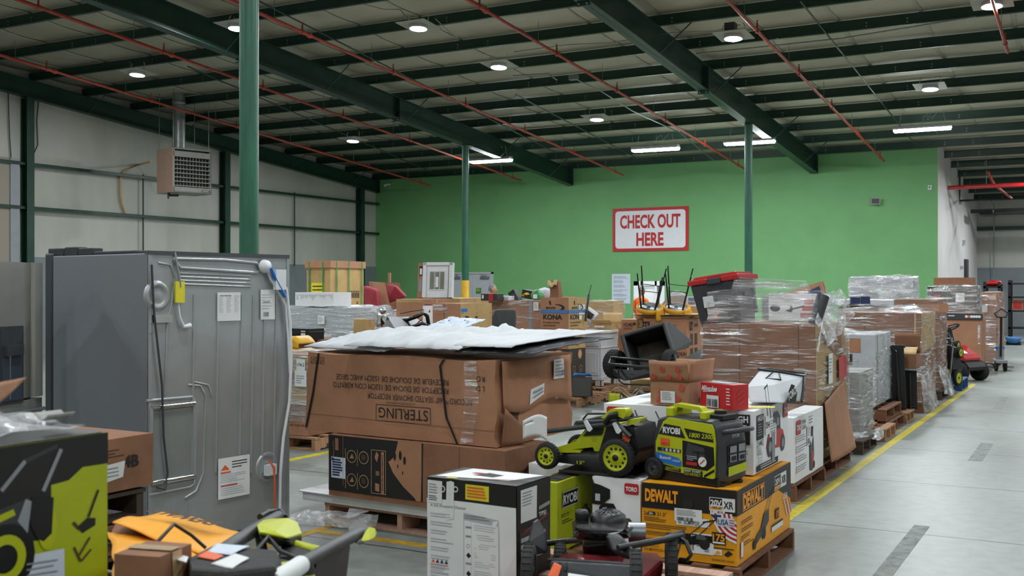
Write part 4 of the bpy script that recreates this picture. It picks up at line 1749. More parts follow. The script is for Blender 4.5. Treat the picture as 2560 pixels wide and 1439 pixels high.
# ================================================================ black and white appliance carton in front
def p_bw(f, r, t, w, d, h, st):
    y = h - .095
    f.r(0, y, w, h, 'black_box', 1.1)
    f.r(.0, 0, w, y, 'white_box', 1.1)
    f.r(.005, y - .02, .085, h - .01, 'paper', 1.8)
    f.lines(.012, y + .02, .07, y + .07, 4, 'ink_grey', 3, k=2.2)
    f.lines(.012, y - .012, .07, y + .015, 3, 'navy_print', 3, k=2.2)
    f.t('A 5G Pressure Cleaner', .02, y - .035, .012, 'ink_grey', w=.2, k=2)
    for i in range(9):
        f.lines(.02, y - .09 - i * .04, .15, y - .065 - i * .04, 2, 'ink_pale', i + 5, k=1.9)
    f.p([(.205, y - .05), (.395, y - .065), (.4, y - .07), (.4, y - .38), (.205, y - .36)], 'ink_pale', 1.4)
    f.p([(.21, y - .085), (.395, y - .095), (.395, y - .375), (.21, y - .355)], 'white_box', 1.7)
    f.lines(.21, y - .08, .38, y - .058, 2, 'ink_grey', 3, k=2.2)
    for i in range(6):
        yy = y - .13 - i * .042
        f.lines(.265, yy, .385, yy + .03, 3, 'ink_pale', 20 + i, k=2)
        if i < 2 or i == 4:
            f.r(.218, yy + .01, .25, yy + .02, 'ink_grey', 2)
        elif i == 2:
            f.ring(.232, yy + .012, .01, .003, 'ink_grey', 2)
        else:
            f.p([(.22, yy + .01), (.234, yy + .025), (.248, yy + .01), (.234, yy - .003)], 'ink', 2)
    f.ln(.25, y - .09, .25, y - .37, .0015, 'ink_pale', 2)
    for i in range(4):
        f.p([(.025 + i * .025, y - .30), (.045 + i * .025, y - .30), (.035 + i * .025, y - .283)], 'orange_label' if i in (0,) else 'navy_print', 2)
    f.r(.02, y - .31, .12, y - .307, 'orange_label', 2)
    f.lines(.02, y - .35, .13, y - .315, 4, 'ink_pale', 9, k=2)
    f.bars(.02, y - .43, .08, y - .37, 'navy_print', 9)
    t.r(.0, .0, w, d, 'charcoal_box', 1.1)
    t.p([(.02, .04), (w * .8, .10), (w * .95, d - .01), (.06, d - .01)], 'white_box', 1.4)
    t.p([(.16, .14), (.28, .13), (.3, .2), (.2, .23)], 'charcoal_box', 1.8)
    t.p([(.13, .18), (.18, .18), (.19, .21), (.14, .21)], 'red_print', 2)
    t.ln(.22, .06, .40, .12, .008, 'faded_red', 2)
    t.r(.09, .012, .15, .035, 'yellow_label', 2)
    t.r(.22, .01, .34, .02, 'ink_grey', 2)
    r.r(0, 0, d, h, 'black_box', 1.1)
    r.r(.02, h - .30, d - .02, h - .20, 'charcoal_box', 1.3)
    r.ln(.02, h - .225, d - .02, h - .17, .012, 'dark_red', 1.8)
    for i in range(4):
        r.r(.03, h - .26 - i * .03, d - .05 - .02 * (i % 2), h - .24 - i * .03, 'ink_pale', 1.8)
    r.ln(.2, h - .13, d - .01, h - .12, .018, 'ink_grey', 2)
    r.t('TPSI', .2, h - .17, .02, 'paper', w=.07, k=2)
    st.append(('caution_label', 'f', lambda q: (q.r(.215, h - .082, .345, h - .012, 'yellow_label'), q.lines(.225, h - .075, .335, h - .02, 4, 'orange_label', 5, fill=.6))))
    st.append(('torn_tape', 'f', lambda q: (q.p([(.105, h - .19), (.15, h - .18), (.152, h - .01), (.135, h - .004), (.11, h - .01)], 'paper'), q.ring(.088, h - .045, .016, .005, 'paper', 1.4), q.ring(.162, h - .04, .014, .005, 'paper', 1.4))))
    st.append(('shipping_label', 'r', label_fn(.03, h - .17, .15, .15, 4, code=False)))


BW = fit(1291, 4.9, 1069, 1375, yaw=-.03)
BWT = hy(1215, 4.9)
carton('appliance_carton', 'black-topped white carton covered in small print, front centre of the picture', 'box', BW, .135, BWT, -.03, 'black_box', p_bw, amp=.004, tape=False)
pallet('pallet', 'pallet under the black-topped white carton, below the frame edge', BW[0] + .05, BW[1] - .04, .75, .6, m='wood', ends='x')
# ================================================================ grey refrigerator seen from behind
mat('fridge_side', '8a8d93', .5, metal=.35, var=.03, scale=60)
mat('fridge_steel', 'aaaeb0', .34, metal=.5, var=.07, scale=2.5, bump=.05, bscale=5)
mat('fridge_plate', '8b8f8e', .45, metal=.3, var=.05)
mat('dispenser_dark', '39424f', .3)
mat('fridge_dark', '55585c', .4, metal=.5, var=.05)
mat('stainless', '9c9b95', .27, metal=.55, var=.12, scale=2.0, stretch=(1, 1, .25), bump=.04, bscale=2)
FY = -.13
FR = fit(370, 6.5, 113, 722, FY)
FH = hy(626, 6.5)
t = thing('refrigerator', 'large grey refrigerator turned to show its bare steel back, with papers and a white hose', 'refrigerator', (FR[0], FR[1], 0), FY)
fw, fd = FR[2], FR[3]
mb = MB()
mb.box(-fw + .09, -.012, 0, fd, .04, FH - .012, 'fridge_side')
mb.build('cabinet', t, bevel=.006)
mb = MB()
mb.box(-fw, -fw + .082, -.004, fd + .004, .05, FH + .008, 'fridge_dark')
mb.box(-fw - .015, -fw + .01, .02, fd - .02, .07, FH - .0, 'stainless')
mb.build('door', t, bevel=.012)
for x0, x1, hh in ((-fw + .0, -fw + .17, .045), (-fw + .19, -fw + .33, .05), (-fw + .35, -fw + .50, .04), (-fw + .52, -.16, .015)):
    mb = MB()
    mb.box(x0, x1, .02, .10, FH - .01, FH + hh - .005, 'plastic_grey')
    mb.build('hinge_cover', t, bevel=.006)
mb = MB()
mb.box(-.011, 0, .0, fd, .03, FH, 'fridge_steel')
# edge returns of the back sheet
mb.box(-.02, .006, 0, .022, .03, FH, 'fridge_steel')
mb.box(-.02, .006, fd - .022, fd, .03, FH, 'fridge_steel')
mb.box(-.03, .008, 0, fd, FH - .02, FH + .004, 'fridge_dark')
def bk(px, py):
    return fcoord(FR, FY, 'r', px, py)
B = Fc(mb, (0, 0, 0), (0, 1, 0), (0, 0, 1), .001)
def ridge(pts, r, m='fridge_steel', flat=.55):
    """pressed bead along picture points on the back sheet"""
    P = []
    for px, py in pts:
        x, y = bk(px, py)
        P.append((.001, x, y))
    mb.tube(P, r, m, 8)
for px in (485, 545, 604, 633, 661, 690):
    ridge([(px, 735), (px - 6, 1180)], .008)
for k in range(4):
    ridge([(448, 681 + k * 9), (625, 688 + k * 9)], .007)
ridge([(432, 645), (560, 648), (640, 656), (655, 672), (640, 680), (450, 668), (432, 645)], .012)
ridge([(375, 830), (378, 655)], .010)
ridge([(412, 985), (418, 800), (425, 770), (432, 735), (438, 690), (425, 660), (395, 655)], .008)
ridge([(470, 960), (500, 962), (513, 985), (510, 1080), (508, 1180), (490, 1225), (462, 1243)], .007)
ridge([(480, 952), (520, 960), (530, 990)], .006)
ridge([(365, 1000), (480, 990), (490, 1010), (487, 1100), (486, 1205), (475, 1215), (372, 1235)], .010)
ridge([(447, 1252), (446, 1310)], .005)
ridge([(475, 1248), (473, 1302)], .005)
# round fan duct, embossed
cx_, cz_ = bk(392, 738)
mb.lathe((0, cx_, cz_), (1, 0, 0), [(0, .095), (.012, .085), (.02, .07), (.008, .055), (.006, .04), (.012, .02), (.012, .001)], 'fridge_steel', 28)
x0, z0_ = bk(375, 805)
x1, z1_ = bk(425, 788)
mb.box(0, .02, x0, x1, z0_, z1_ + .01, 'chrome')
mb.build('back_panel', t)
# compressor cover: sunken plate with a bright pressed rim
mb = MB()
xa, za = bk(376, 1205)
xb, zb_ = bk(484, 1008)
mb.box(.0, .006, xa, xb, za + .0, zb_, 'fridge_plate')
for (a, b, c, d) in ((xa, xb, za - .018, za + .012), (xa, xb, zb_ - .012, zb_ + .018)):
    mb.cyl((.008, a, (c + d) / 2), (.008, b, (c + d) / 2), .016, 'chrome', 12)
for yy in (xa, xb):
    mb.cyl((.008, yy, za), (.008, yy, zb_), .014, 'fridge_steel', 12)
o = mb.build('compressor_cover', t)
# papers
def paper_on_back(nm, px0, py0, px1, py1, fn, lab=None):
    mb = MB()
    x0, y1 = bk(px0, py0)
    x1, y0 = bk(px1, py1)
    f = Fc(mb, (.008, x0, y0), (0, 1, 0), (0, 0, 1), .0015)
    fn(f, x1 - x0, y1 - y0)
    o = mb.build(nm, t)
    if lab:
        o['label'] = lab
def sheet1(f, w, h):
    f.r(0, 0, w, h, 'paper')
    for i in range(3):
        f.lines(.01 + i * w / 3, .05, (i + 1) * w / 3 - .01, h - .02, 12, 'ink_pale', i)
    f.t('www', .02, h - .025, .01, 'ink', w=w * .5)
paper_on_back('wiring_sheet', 541, 729, 599, 799, sheet1)
def sheet2(f, w, h):
    f.r(0, 0, w, h, 'paper')
    f.lines(.01, h * .3, w - .01, h * .85, 6, 'ink_pale', 3)
    f.bars(w * .2, .02, w * .6, .05, 'ink', 6)
    f.r(.02, h * .55, .08, h * .6, 'ink_grey')
paper_on_back('rating_sheet', 649, 722, 685, 796, sheet2)
def sheet3(f, w, h):
    f.r(0, 0, w, h, 'paper')
    f.p([(.02, h * .70), (.09, h * .70), (.055, h * .83)], 'orange_label', 1.5)
    f.r(.02, h * .62, .1, h * .66, 'orange_label', 1.5)
    f.r(.02, h * .30, w * .6, h * .335, 'faded_red', 1.5)
    f.lines(.11, h * .7, w - .02, h * .9, 3, 'ink', 2)
    f.lines(.02, h * .38, w - .03, h * .6, 5, 'ink_pale', 2)
    f.lines(.02, h * .06, w - .03, h * .27, 4, 'ink_pale', 5)
paper_on_back('warning_sheet', 543, 1145, 622, 1232, sheet3, 'white warning sheet with an orange triangle')
mb = MB()
x, z = bk(443, 728)
mb.tube([(.0, x - .02, z + .25), (.03, x - .01, z + .1), (.03, x, z + .03)], .008, 'conduit', 8)
mb.box(.02, .035, x - .035, x + .03, z - .065, z + .065, 'yellow_label')
mb.build('yellow_tag', t)
mb = MB()
P = [(bk(px, py)) for px, py in ((372, 660), (378, 780), (398, 960), (402, 1090), (412, 1180), (405, 1220), (385, 1215))]
mb.tube([(.028, a, b) for a, b in P], .007, 'plastic_grey', 8)
P = [(bk(px, py)) for px, py in ((440, 755), (444, 790), (452, 815), (470, 812))]
mb.tube([(.022, a, b) for a, b in P], [.006, .007, .014, .018], 'plastic_white', 8)
mb.build('power_cord', t)
mb = MB()
P = [bk(px, py) for px, py in ((660, 675), (690, 690), (706, 720), (716, 800), (719, 900), (715, 1000), (700, 1090), (692, 1180), (690, 1275))]
mb.tube([(.035, a, b) for a, b in P], .011, 'plastic_white', 10)
P = [bk(px, py) for px, py in ((655, 660), (668, 695), (690, 730), (706, 760), (713, 850), (717, 930))]
mb.tube([(.03, a, b) for a, b in P], .008, 'plastic_white', 10)
mb.build('water_hose', t)
mb = MB()
P = [bk(px, py) for px, py in ((664, 668), (678, 700), (700, 740))]
mb.tube([(.05, a, b) for a, b in P], .012, 'blue_print', 8)
x, z = bk(688, 700)
mb.box(.03, .06, x - .045, x + .045, z - .06, z + .075, 'plastic_white')
x, z = bk(655, 664)
mb.lathe((.02, x, z), (1, 0, 0), [(0, .045), (.03, .04), (.035, .001)], 'plastic_white', 16)
o = mb.build('valve_bracket', t)
o['label'] = 'white and blue hose bracket'
mb = MB()
x, z = bk(668, 1165)
mb.lathe((.0, x, z), (1, 0, 0), [(0, .10), (.012, .09), (.004, .07), (.004, .001)], 'fridge_steel', 22)
mb.box(.01, .05, x - .04, x + .04, z - .05, z + .02, 'plastic_white')
mb.tube([(.04, x - .02, z + .05), (.06, x + .01, z), (.05, x + .02, z - .2), (.03, x + .045, z - .42)], .006, 'orange_label', 8)
mb.build('inlet_valve', t)
for yy in (.05, fd - .05):
    for xx in (-fw + .12, -.08):
        mb = MB()
        mb.cyl((xx, yy, 0), (xx, yy, .045), .02, 'plastic_black', 12)
        mb.build('foot', t)

# ================================================================ stainless french door refrigerator at the left edge
SY = .288
SF = fit(-190, 5.72, -420, 105, SY, w=.72)
t = thing('refrigerator', 'stainless steel french door refrigerator with a water dispenser, at the left picture edge', 'refrigerator', (SF[0], SF[1], 0), SY)
sw, sd = SF[2], SF[3]
SH = hy(652, 6.3)
mb = MB()
mb.box(-sw, -.075, 0, sd, .04, SH - .02, 'fridge_side')
mb.build('cabinet', t, bevel=.006)
def sk(px, py):
    return fcoord(SF, SY, 'r', px, py)
gx_, _ = sk(76, 700)
_, gz = sk(60, 998)
dx0, dz0 = sk(-10, 1012)
dx1, dz1 = sk(48, 812)
def panel_(y0, y1, z0, z1, name, lab=None):
    mb = MB()
    n = 10
    pr = []
    for i in range(n + 1):
        a = i / n
        bulge = .022 * math.sin(math.pi * a) ** .5 if 0 < a < 1 else 0
        pr.append((bulge, y0 + (y1 - y0) * a))
    prof = [(-.07, y0)] + pr + [(-.07, y1)]
    mb.prism([(p[0], p[1]) for p in prof], z0, z1, 'stainless', 'z', smooth=True)
    return mb.build(name, t)
ld = panel_(.0, gx_ - .004, gz + .012, SH, 'door')
panel_(gx_ + .004, sd, gz + .012, SH, 'door')
panel_(.0, sd, .45, gz - .0, 'freezer_drawer')
panel_(.0, sd, .06, .44, 'freezer_drawer')
mb = MB()
mb.box(.012, .030, dx0, dx1, dz0, dz1, 'plastic_grey')
mb.box(.022, .034, dx0 + .012, dx1 - .02, dz0 + .02, dz1 - .13, 'dispenser_dark')
mb.box(.03, .06, dx0 + .02, dx1 - .035, dz1 - .17, dz1 - .11, 'plastic_grey')
mb.box(.028, .037, dx0 + .07, dx0 + .082, dz0 + .03, dz1 - .17, 'chrome')
mb.build('dispenser', ld)
mb = MB()
mb.cyl((.05, .1, gz - .06), (.05, sd - .05, gz - .06), .012, 'chrome', 10)
mb.build('handle', t)

# ================================================================ shower receptor carton and what carries it
SYW = -.068
ST = fit(1240, 6.69, 770, 1435, SYW, d=.95)
PLp = (ST[0] - .10, ST[1] + .13)
pallet('pallet', 'pale pinkish wooden pallet under the white slab and the black faucet-print carton', PLp[0] - .02, PLp[1] - .10, 1.30, 1.0, m='wood_pink', yaw=SYW, ends='y')
t = thing('shower_tray', 'thin white shower base slab lying on the pinkish pallet', 'shower base', (ST[0] + .06, ST[1] - .02, .135), SYW)
mb = MB()
mb.box(-1.66, 0, 0, .95, 0, .055, 'stone_white')
mb.box(-1.68, .02, -.02, .97, .055, .068, 'stone_white')
mb.build('slab', t, bevel=.006)
t2 = t
film_sheet(t2, [[(-1.70, -.02, -.10), (-1.45, -.07, -.03), (-1.2, -.06, -.02), (-.95, -.03, -.03)], [(-1.85, -.30, -.12), (-1.5, -.16, -.12), (-1.2, -.10, -.12), (-.95, -.06, -.1)]], 'film_loose', 26, 10, .018, 2)


def p_flame(f, r, t, w, d, h, st):
    f.r(0, .035, .80, h, 'black_box', 1.1)
    # kraft wave
    f.p([(.60, h), (.585, h - .06), (.56, h - .11), (.53, h - .135), (.52, .27), (.56, .20), (.64, .12), (.74, .05), (.745, .035), (.79, .035), (.79, h)], 'kraft', 1.6)
    for (x, y, r1) in ((.575, h - .10, .018), (.62, h - .09, .02), (.655, h - .12, .018), (.64, h - .2, .008), (.60, h - .16, .008)):
        f.c(x, y, r1 * .6, 'black_box', 2, ry=r1 * 1.5)
    f.ln(.79, .035, .80, h, .008, 'ink', 2)
    f.r(.80, .035, 1.08, h, 'kraft_dark', 1.05)
    f.ln(.13, .07, .13, h, .003, 'kraft', 1.6)
    for i, (x, y) in enumerate(((.205, h - .13), (.31, h - .13), (.205, .12), (.31, .12))):
        f.ring(x, y, .042, .004, 'kraft_pale', 1.7)
        if i % 2 == 0:
            f.p([(x - .018, y - .015), (x + .005, y + .02), (x + .02, y - .012)], 'kraft', 1.8)
        else:
            f.lines(x - .018, y - .018, x + .02, y + .018, 4, 'kraft_dark', i)
        f.ln(x - .055, y - .06, x - .055, y + .05, .003, 'kraft_pale', 1.6)
    f.fr(.375, .05, .50, h - .07, .003, 'kraft_pale', 1.7)
    f.r(.46, .055, .485, h - .08, 'kraft', 1.8)
    f.t('ADAPTED PERFORMANCE', .478, .07, .012, 'ink', w=.24, rot=math.pi / 2, k=2.2)
    f.p([(.405, h - .12), (.425, h - .15), (.44, h - .10), (.42, h - .08)], 'kraft', 1.9)
    f.p([(.41, .07), (.445, .065), (.445, .115), (.41, .12)], 'kraft', 1.9)
    f.r(.415, .17, .445, .20, 'kraft_dark', 1.9)
    f.r(.06, h - .10, .09, h - .02, 'kraft_dark', 1.7)
    f.t('ferrato.com', .05, h - .20, .014, 'kraft_dark', w=.16, rot=math.pi / 2, k=1.8)
    r.p([(.05, .1), (.16, .05), (.3, .12), (.25, .25), (.1, .22)], 'kraft', 1.3)
    r.ring(d * .55, h * .5, .09, .02, 'ink_brown', 1.6)
    r.r(d * .72, .1, d * .76, .2, 'ink_brown', 1.6)
    r.r(d * .80, .1, d * .84, .22, 'ink_brown', 1.6)
    st.append(('shipping_label', 'f', lambda q: (q.r(.025, .12, .15, .26, 'paper_blue'), q.lines(.035, .13, .14, .25, 7, 'navy_print', 3, fill=.7), q.r(.03, .235, .045, .255, 'ink', 1.4))))


BF = fit(1262, 6.58, 822, 1372, SYW)
carton('faucet_carton', 'black carton with a kraft wave and round icons, under the long kraft carton', 'box', BF, .206, .612, SYW, 'kraft_dark', p_flame, amp=.004, tape=False)


def p_sterling(f, r, t, w, d, h, st):
    g = rotframe(f, w, h)
    g.fr(.50, h - .215, .955, h - .105, .004, 'ink', 1.2)
    g.t('STERLING', .52, h - .195, .068, 'ink', w=.41, bold=.0)
    g.t('A KOHLER COMPANY', .62, h - .235, .011, 'ink', w=.25, bold=0)
    g.t('ACCORD\u2122 60" SEATED SHOWER RECEPTOR', .17, h - .285, .036, 'ink', w=.86, bold=-.004)
    g.t('RECEPTOR DE DUCHA DE 152CM CON ASIENTO', .36, h - .345, .036, 'ink', w=.97, bold=-.004)
    g.t('RECEVEUR DE DOUCHE DE 152CM AVEC SIEGE', .36, h - .40, .036, 'ink', w=.94, bold=-.004)
    g.t('R', .075, .105, .03, 'ink')
    g.fr(.11, .105, .14, .135, .004, 'ink')
    g.t('L', .075, .165, .03, 'ink')
    g.fr(.11, .165, .14, .195, .004, 'ink')
    for i in range(3):
        f.fr(.03 + i * .045, h - .075, .065 + i * .045, h - .03, .003, 'ink_brown')
        f.ln(.035 + i * .045, h - .07, .06 + i * .045, h - .04, .004, 'ink_brown')
    f.ln(.0, .115, w, .10, .004, 'kraft_dark', 1.2)
    # damaged end
    r.lines(.50, .30, .58, .34, 3, 'ink_brown', 4)
    r.fr(.72, h - .09, .80, h - .04, .003, 'ink_brown')
    r.ring(.26, h - .13, .012, .003, 'ink_brown')
    r.ring(.66, h - .15, .012, .003, 'ink_brown')
    r.p([(.17, h - .22), (.20, h - .20), (.26, h - .215), (.25, h - .245), (.19, h - .25)], 'ink', 1.3)
    r.p([(.63, h - .23), (.66, h - .21), (.70, h - .22), (.69, h - .245), (.64, h - .25)], 'ink', 1.3)
    r.p([(.16, .06), (.17, .20), (.22, .24), (.30, .22), (.24, .18), (.20, .05)], 'ink_brown', 1.2)
    st.append(('shipping_label', 'r', lambda q: (q.r(.64, h - .16, .80, h - .03, 'paper'), q.lines(.65, h - .15, .78, h - .04, 5, 'ink_grey', 3), q.bars(.72, h - .14, .78, h - .1, 'ink', 5))))
    st.append(('address_label', 'r', lambda q: (q.p([(.33, .235), (.52, .29), (.53, .36), (.36, .33)], 'paper'), q.ln(.38, .31, .50, .33, .012, 'ink_grey', 1.5), q.ln(.37, .28, .5, .31, .01, 'ink_grey', 1.5))))
    st.append(('small_sticker', 'r', lambda q: q.r(.72, .24, .76, .30, 'paper')))


SZ0, SZ1 = .618, 1.155
def st_def(v):
    w, h, d = ST[2], SZ1 - SZ0, ST[3]
    r = Vector(v)
    n = noise.noise_vector(v * 1.7 + Vector((3, 1, 5)))
    r += Vector((n.x, n.y, 0)) * .012
    k = v.z / h
    if v.x < -w * .9:
        r.x -= .03 * (1 - k)
    # crushed right end: dents and a folded lower corner
    if v.x > -.25:
        e = (v.x + .25) / .25
        r.x += e * (noise.noise(Vector((v.y * 5, v.z * 7, 2))) * .03 - .01 * k)
        r.x += e * .02 * math.sin(v.y * 6) * (1 - k) * .6
    r.z += (.02 * noise.noise(Vector((v.x * 2, v.y * 2, 0)))) if v.z > h - .01 else 0
    return r
t = thing('shower_receptor_carton', 'long battered kraft carton with upside-down lettering, lying across the black carton', 'box', (ST[0], ST[1], SZ0), SYW)
sw_, sd_, sh_ = ST[2], ST[3], SZ1 - SZ0
mb = MB()
mb.box(-sw_, 0, 0, sd_, 0, sh_, 'kraft', .06)
st = []
front = Fc(mb, (-sw_, 0, 0), (1, 0, 0), (0, 0, 1), .004)
right = Fc(mb, (0, 0, 0), (0, 1, 0), (0, 0, 1), .006)
p_sterling(front, right, None, sw_, sd_, sh_, st)
mb.build('body', t, deform=st_def)
for nm, fc, fn in st:
    mb = MB()
    fn(Fc(mb, (.02, 0, 0), (0, 1, 0), (0, 0, 1), .016))
    mb.build(nm, t, deform=st_def)
for pts in ([(-1.46, sh_), (-1.50, sh_ * .5), (-1.55, .02)], [(-.40, sh_), (-.43, sh_ - .05), (-.40, sh_ * .55), (-.38, sh_ * .3), (-.30, .0)]):
    mb = MB()
    n = len(pts)
    for i in range(n - 1):
        a, b = pts[i], pts[i + 1]
        mb.slab([(a[0], -.012, a[1]), (b[0], -.012, b[1]), (b[0] + .014, -.012, b[1]), (a[0] + .014, -.012, a[1])], .003, 'plastic_black')
    mb.slab([(pts[0][0], -.012, sh_ + .012), (pts[0][0] + .014, -.012, sh_ + .012), (pts[0][0] + .014, sd_ + .01, sh_ + .014), (pts[0][0], sd_ + .01, sh_ + .014)], .003, 'plastic_black')
    mb.build('strap', t, deform=st_def)
# torn flap hanging at the near end and the folded lower flap
mb = MB()
mb.grid(lambda a, b: (.012 + .012 * b + .005 * math.sin(a * 5), .05 + .86 * a, sh_ - .01 - b * (.30 + .03 * math.sin(a * 7))), 14, 6, 'kraft')
mb.build('torn_flap', t, solid=.006)
mb = MB()
mb.grid(lambda a, b: (.02 + .03 * b + .03 * a * (1 - b), .03 + .22 * a, .0 + b * (.24 - .14 * a)), 6, 6, 'kraft_dark')
mb.build('torn_flap', t, solid=.006)
film_sheet(t, [[(-.14, -.018, sh_ - .01), (-.12, -.02, sh_ * .5), (-.16, -.02, .01)], [(-.23, -.018, sh_ - .02), (-.22, -.02, sh_ * .5), (-.26, -.02, .0)]], 'film', 20, 5, .006, 3, 'tape')

# ---- torn white sheets on top
TZ = SZ1 + .022
def sheet(name, label, corners, z0, bumps, seed, nu=40, nv=16, m='white_sheet'):
    """corners in the carton frame (x, y): near-left, near-right, far-right, far-left"""
    ca, sa = math.cos(SYW), math.sin(SYW)
    def wv(x, y, z):
        return (ST[0] + ca * x - sa * y, ST[1] + sa * x + ca * y, z)
    cx = sum(c[0] for c in corners) / 4
    cy = sum(c[1] for c in corners) / 4
    base = wv(cx, cy, z0)
    t, M = world_thing(name, label, 'sheet', base)
    mb = MB()
    mb.M = M
    def fn(a, b):
        p = (Vector(corners[0]) * (1 - a) + Vector(corners[1]) * a) * (1 - b) + (Vector(corners[3]) * (1 - a) + Vector(corners[2]) * a) * b
        e = .03 * noise.noise(Vector((a * 9, b * 9, seed)))
        n = noise.noise(Vector((a * 6 + seed, b * 3, 1))) * .5 + .5
        r = abs(noise.noise(Vector((a * 13 + seed, b * 6, 7))))
        edge = min(1, min(a, 1 - a, b, 1 - b) * 6 + .12)
        return wv(p.x + e, p.y + e, z0 + .075 * b ** .7 + bumps * (n * .8 + r * .7) * edge + .003)
    mb.grid(fn, nu, nv, m)
    mb.build('panel', t, solid=.006)
    return t
sheet('foam_sheet', 'torn white sheet covering the left half of the long kraft carton', [(-1.74, .15), (-.85, -.05), (-.80, .95), (-1.35, 1.0)], TZ, .09, 1.0)
sheet('foam_sheet', 'creased white sheet in the middle of the long kraft carton', [(-1.18, -.06), (-.24, -.06), (-.30, .90), (-1.0, .95)], TZ + .03, .10, 4.0)
sheet('cover_panel', 'stiff white panel with a dark underside overhanging the right end of the long kraft carton', [(-.42, -.02), (.10, .02), (.32, .85), (-.32, .85)], TZ + .055, .02, 7.0)
sheet('cover_panel', 'dark thin panel under the stiff white panel at the right end', [(-.30, -.03), (.22, .10), (.40, .80), (-.2, .82)], TZ + .015, .02, 9.0, m='plastic_grey')
sheet('film_bag', 'folded sheet of clear plastic on the white sheets, blue-grey', [(-.95, .50), (-.62, .50), (-.62, .80), (-.95, .80)], TZ + .12, .03, 12.0, m='paper_blue')

# ================================================================ left foreground
# tall lime and black mower carton
RB = (-2.50, 1.36, .62, .80)
RBT = hy(1078, 3.1)


def p_left(f, r, t, w, d, h, st):
    r.r(0, 0, d, h, 'lime_box', 1.05)
    F = lambda px, py: fcoord(RB, 0, 'r', px, py, .0)
    def q(px, py):
        x, y = F(px, py)
        return (x, y - .135)
    B_ = [(-460, 1330), (-200, 1330), (-60, 1400), (20, 1420), (62, 1400), (75, 1350), (125, 1345), (126, 1210), (170, 1198), (205, 1165), (268, 1155)]
    for (xa, ya), (xb, yb) in zip(B_, B_[1:]):
        (ua, va), (ub, vb) = q(xa, ya), q(xb, yb)
        r.p([(ua, va), (ub, vb), (ub, h), (ua, h)], 'black_box', 1.4)
    # printed mower in greys
    r.ln(*q(0, 1225), *q(60, 1150), .012, 'ink_grey', 2)
    r.ln(*q(105, 1225), *q(150, 1120), .012, 'ink_grey', 2)
    r.ln(*q(60, 1150), *q(140, 1112), .012, 'plastic_grey', 2)
    r.p([q(-60, 1300), q(0, 1270), q(70, 1240), (q(80, 1290)), q(40, 1330), q(-60, 1380)], 'plastic_grey', 2)
    r.p([q(-60, 1310), q(30, 1270), q(35, 1285), q(-60, 1330)], 'lime', 2.3)
    r.p([q(40, 1300), q(60, 1245), q(75, 1250), q(65, 1330)], 'ink_grey', 2.4)
    r.p([q(75, 1240), q(130, 1240), q(125, 1330), q(105, 1350), q(90, 1345), q(72, 1310)], 'plastic_black', 2.6)
    r.c(*q(115, 1315), .03, 'lime', 2.4, ry=.06)
    r.c(*q(8, 1395), .09, 'plastic_black', 2.2, ry=.09)
    r.ring(*q(8, 1395), .062, .025, 'lime', 2.6)
    # trimmer drawings
    r.ln(*q(243, 1222), *q(218, 1290), .008, 'ink', 2)
    r.p([q(190, 1315), q(215, 1292), q(236, 1292), q(235, 1310), q(203, 1330)], 'plastic_black', 2)
    r.ln(*q(180, 1303), *q(195, 1320), .008, 'ink_brown', 2)
    r.ln(*q(222, 1340), *q(195, 1385), .007, 'ink_brown', 2)
    r.ln(*q(182, 1365), *q(198, 1400), .007, 'ink_brown', 2)
    r.ln(*q(225, 1370), *q(200, 1400), .006, 'ink_brown', 2)
    t.p([(.0, .0), (w, .0), (w, d), (0, d)], 'charcoal_box', 1.1)
    def lab(g):
        g.p([q(47, 1390), q(158, 1368), q(158, 1460), q(43, 1470)], 'paper_blue')
        for i in range(4):
            g.ln(*q(62, 1408 + i * 14), *q(140 - 10 * (i % 2), 1396 + i * 14), .004, 'ink_grey', 1.5)
    st.append(('shipping_label', 'r', lab))


carton('mower_carton', 'tall black and lime mower carton at the lower left edge, near the camera', 'box', RB, .135, RBT, 0, 'lime_box', p_left, amp=.0012, tape=False)
pallet('pallet', 'pallet under the tall black and lime carton, below the frame edge', RB[0] + .03, RB[1] - .03, .75, RB[3] + .06, m='wood_dark', ends='x')
# crumpled film and scraps on top of it
t = thing('plastic_film_heap', 'crumpled clear film lying on the tall black and lime carton', 'plastic film', (RB[0], RB[1], RBT + .006))
film_sheet(t, [[(-.01, .1, .02), (-.02, .4, .025), (-.02, .75, .02)], [(-.60, .1, .05), (-.55, .4, .06), (-.50, .78, .04)]], 'film_loose', 30, 20, .022, 4, 'film')
for i, (yy, xx) in enumerate(((.25, -.45), (.60, -.30), (.72, -.12))):
    t = thing('paper_scrap', ['yellow paper scrap at the left on the near film heap', 'small yellow scrap in the middle of the near film heap', 'pale scrap at the far end of the near film heap'][i], 'paper', (RB[0] + xx, RB[1] + yy, RBT + .05))
    mb = MB()
    mb.grid(lambda a, b: (.06 * (a - .5), .09 * (b - .5), .01 * math.sin(a * 5 + i)), 5, 5, 'lime' if i < 2 else 'foam_grey')
    mb.build('scrap', t, solid=.003)
t, M = world_thing('cardboard_scrap', 'bent strip of brown cardboard at the left edge, before the stainless refrigerator', 'cardboard', P3(10, 985, 2.6))
mb = MB()
mb.M = M
P = [P3(-60, 965, 2.5), P3(62, 942, 2.7), P3(40, 968, 2.65), P3(-60, 1050, 2.5)]
mb.grid(lambda a, b: (P[0] * (1 - a) + P[1] * a) * (1 - b) + (P[3] * (1 - a) + P[2] * a) * b, 6, 4, 'kraft')
mb.build('strip', t, solid=.01)

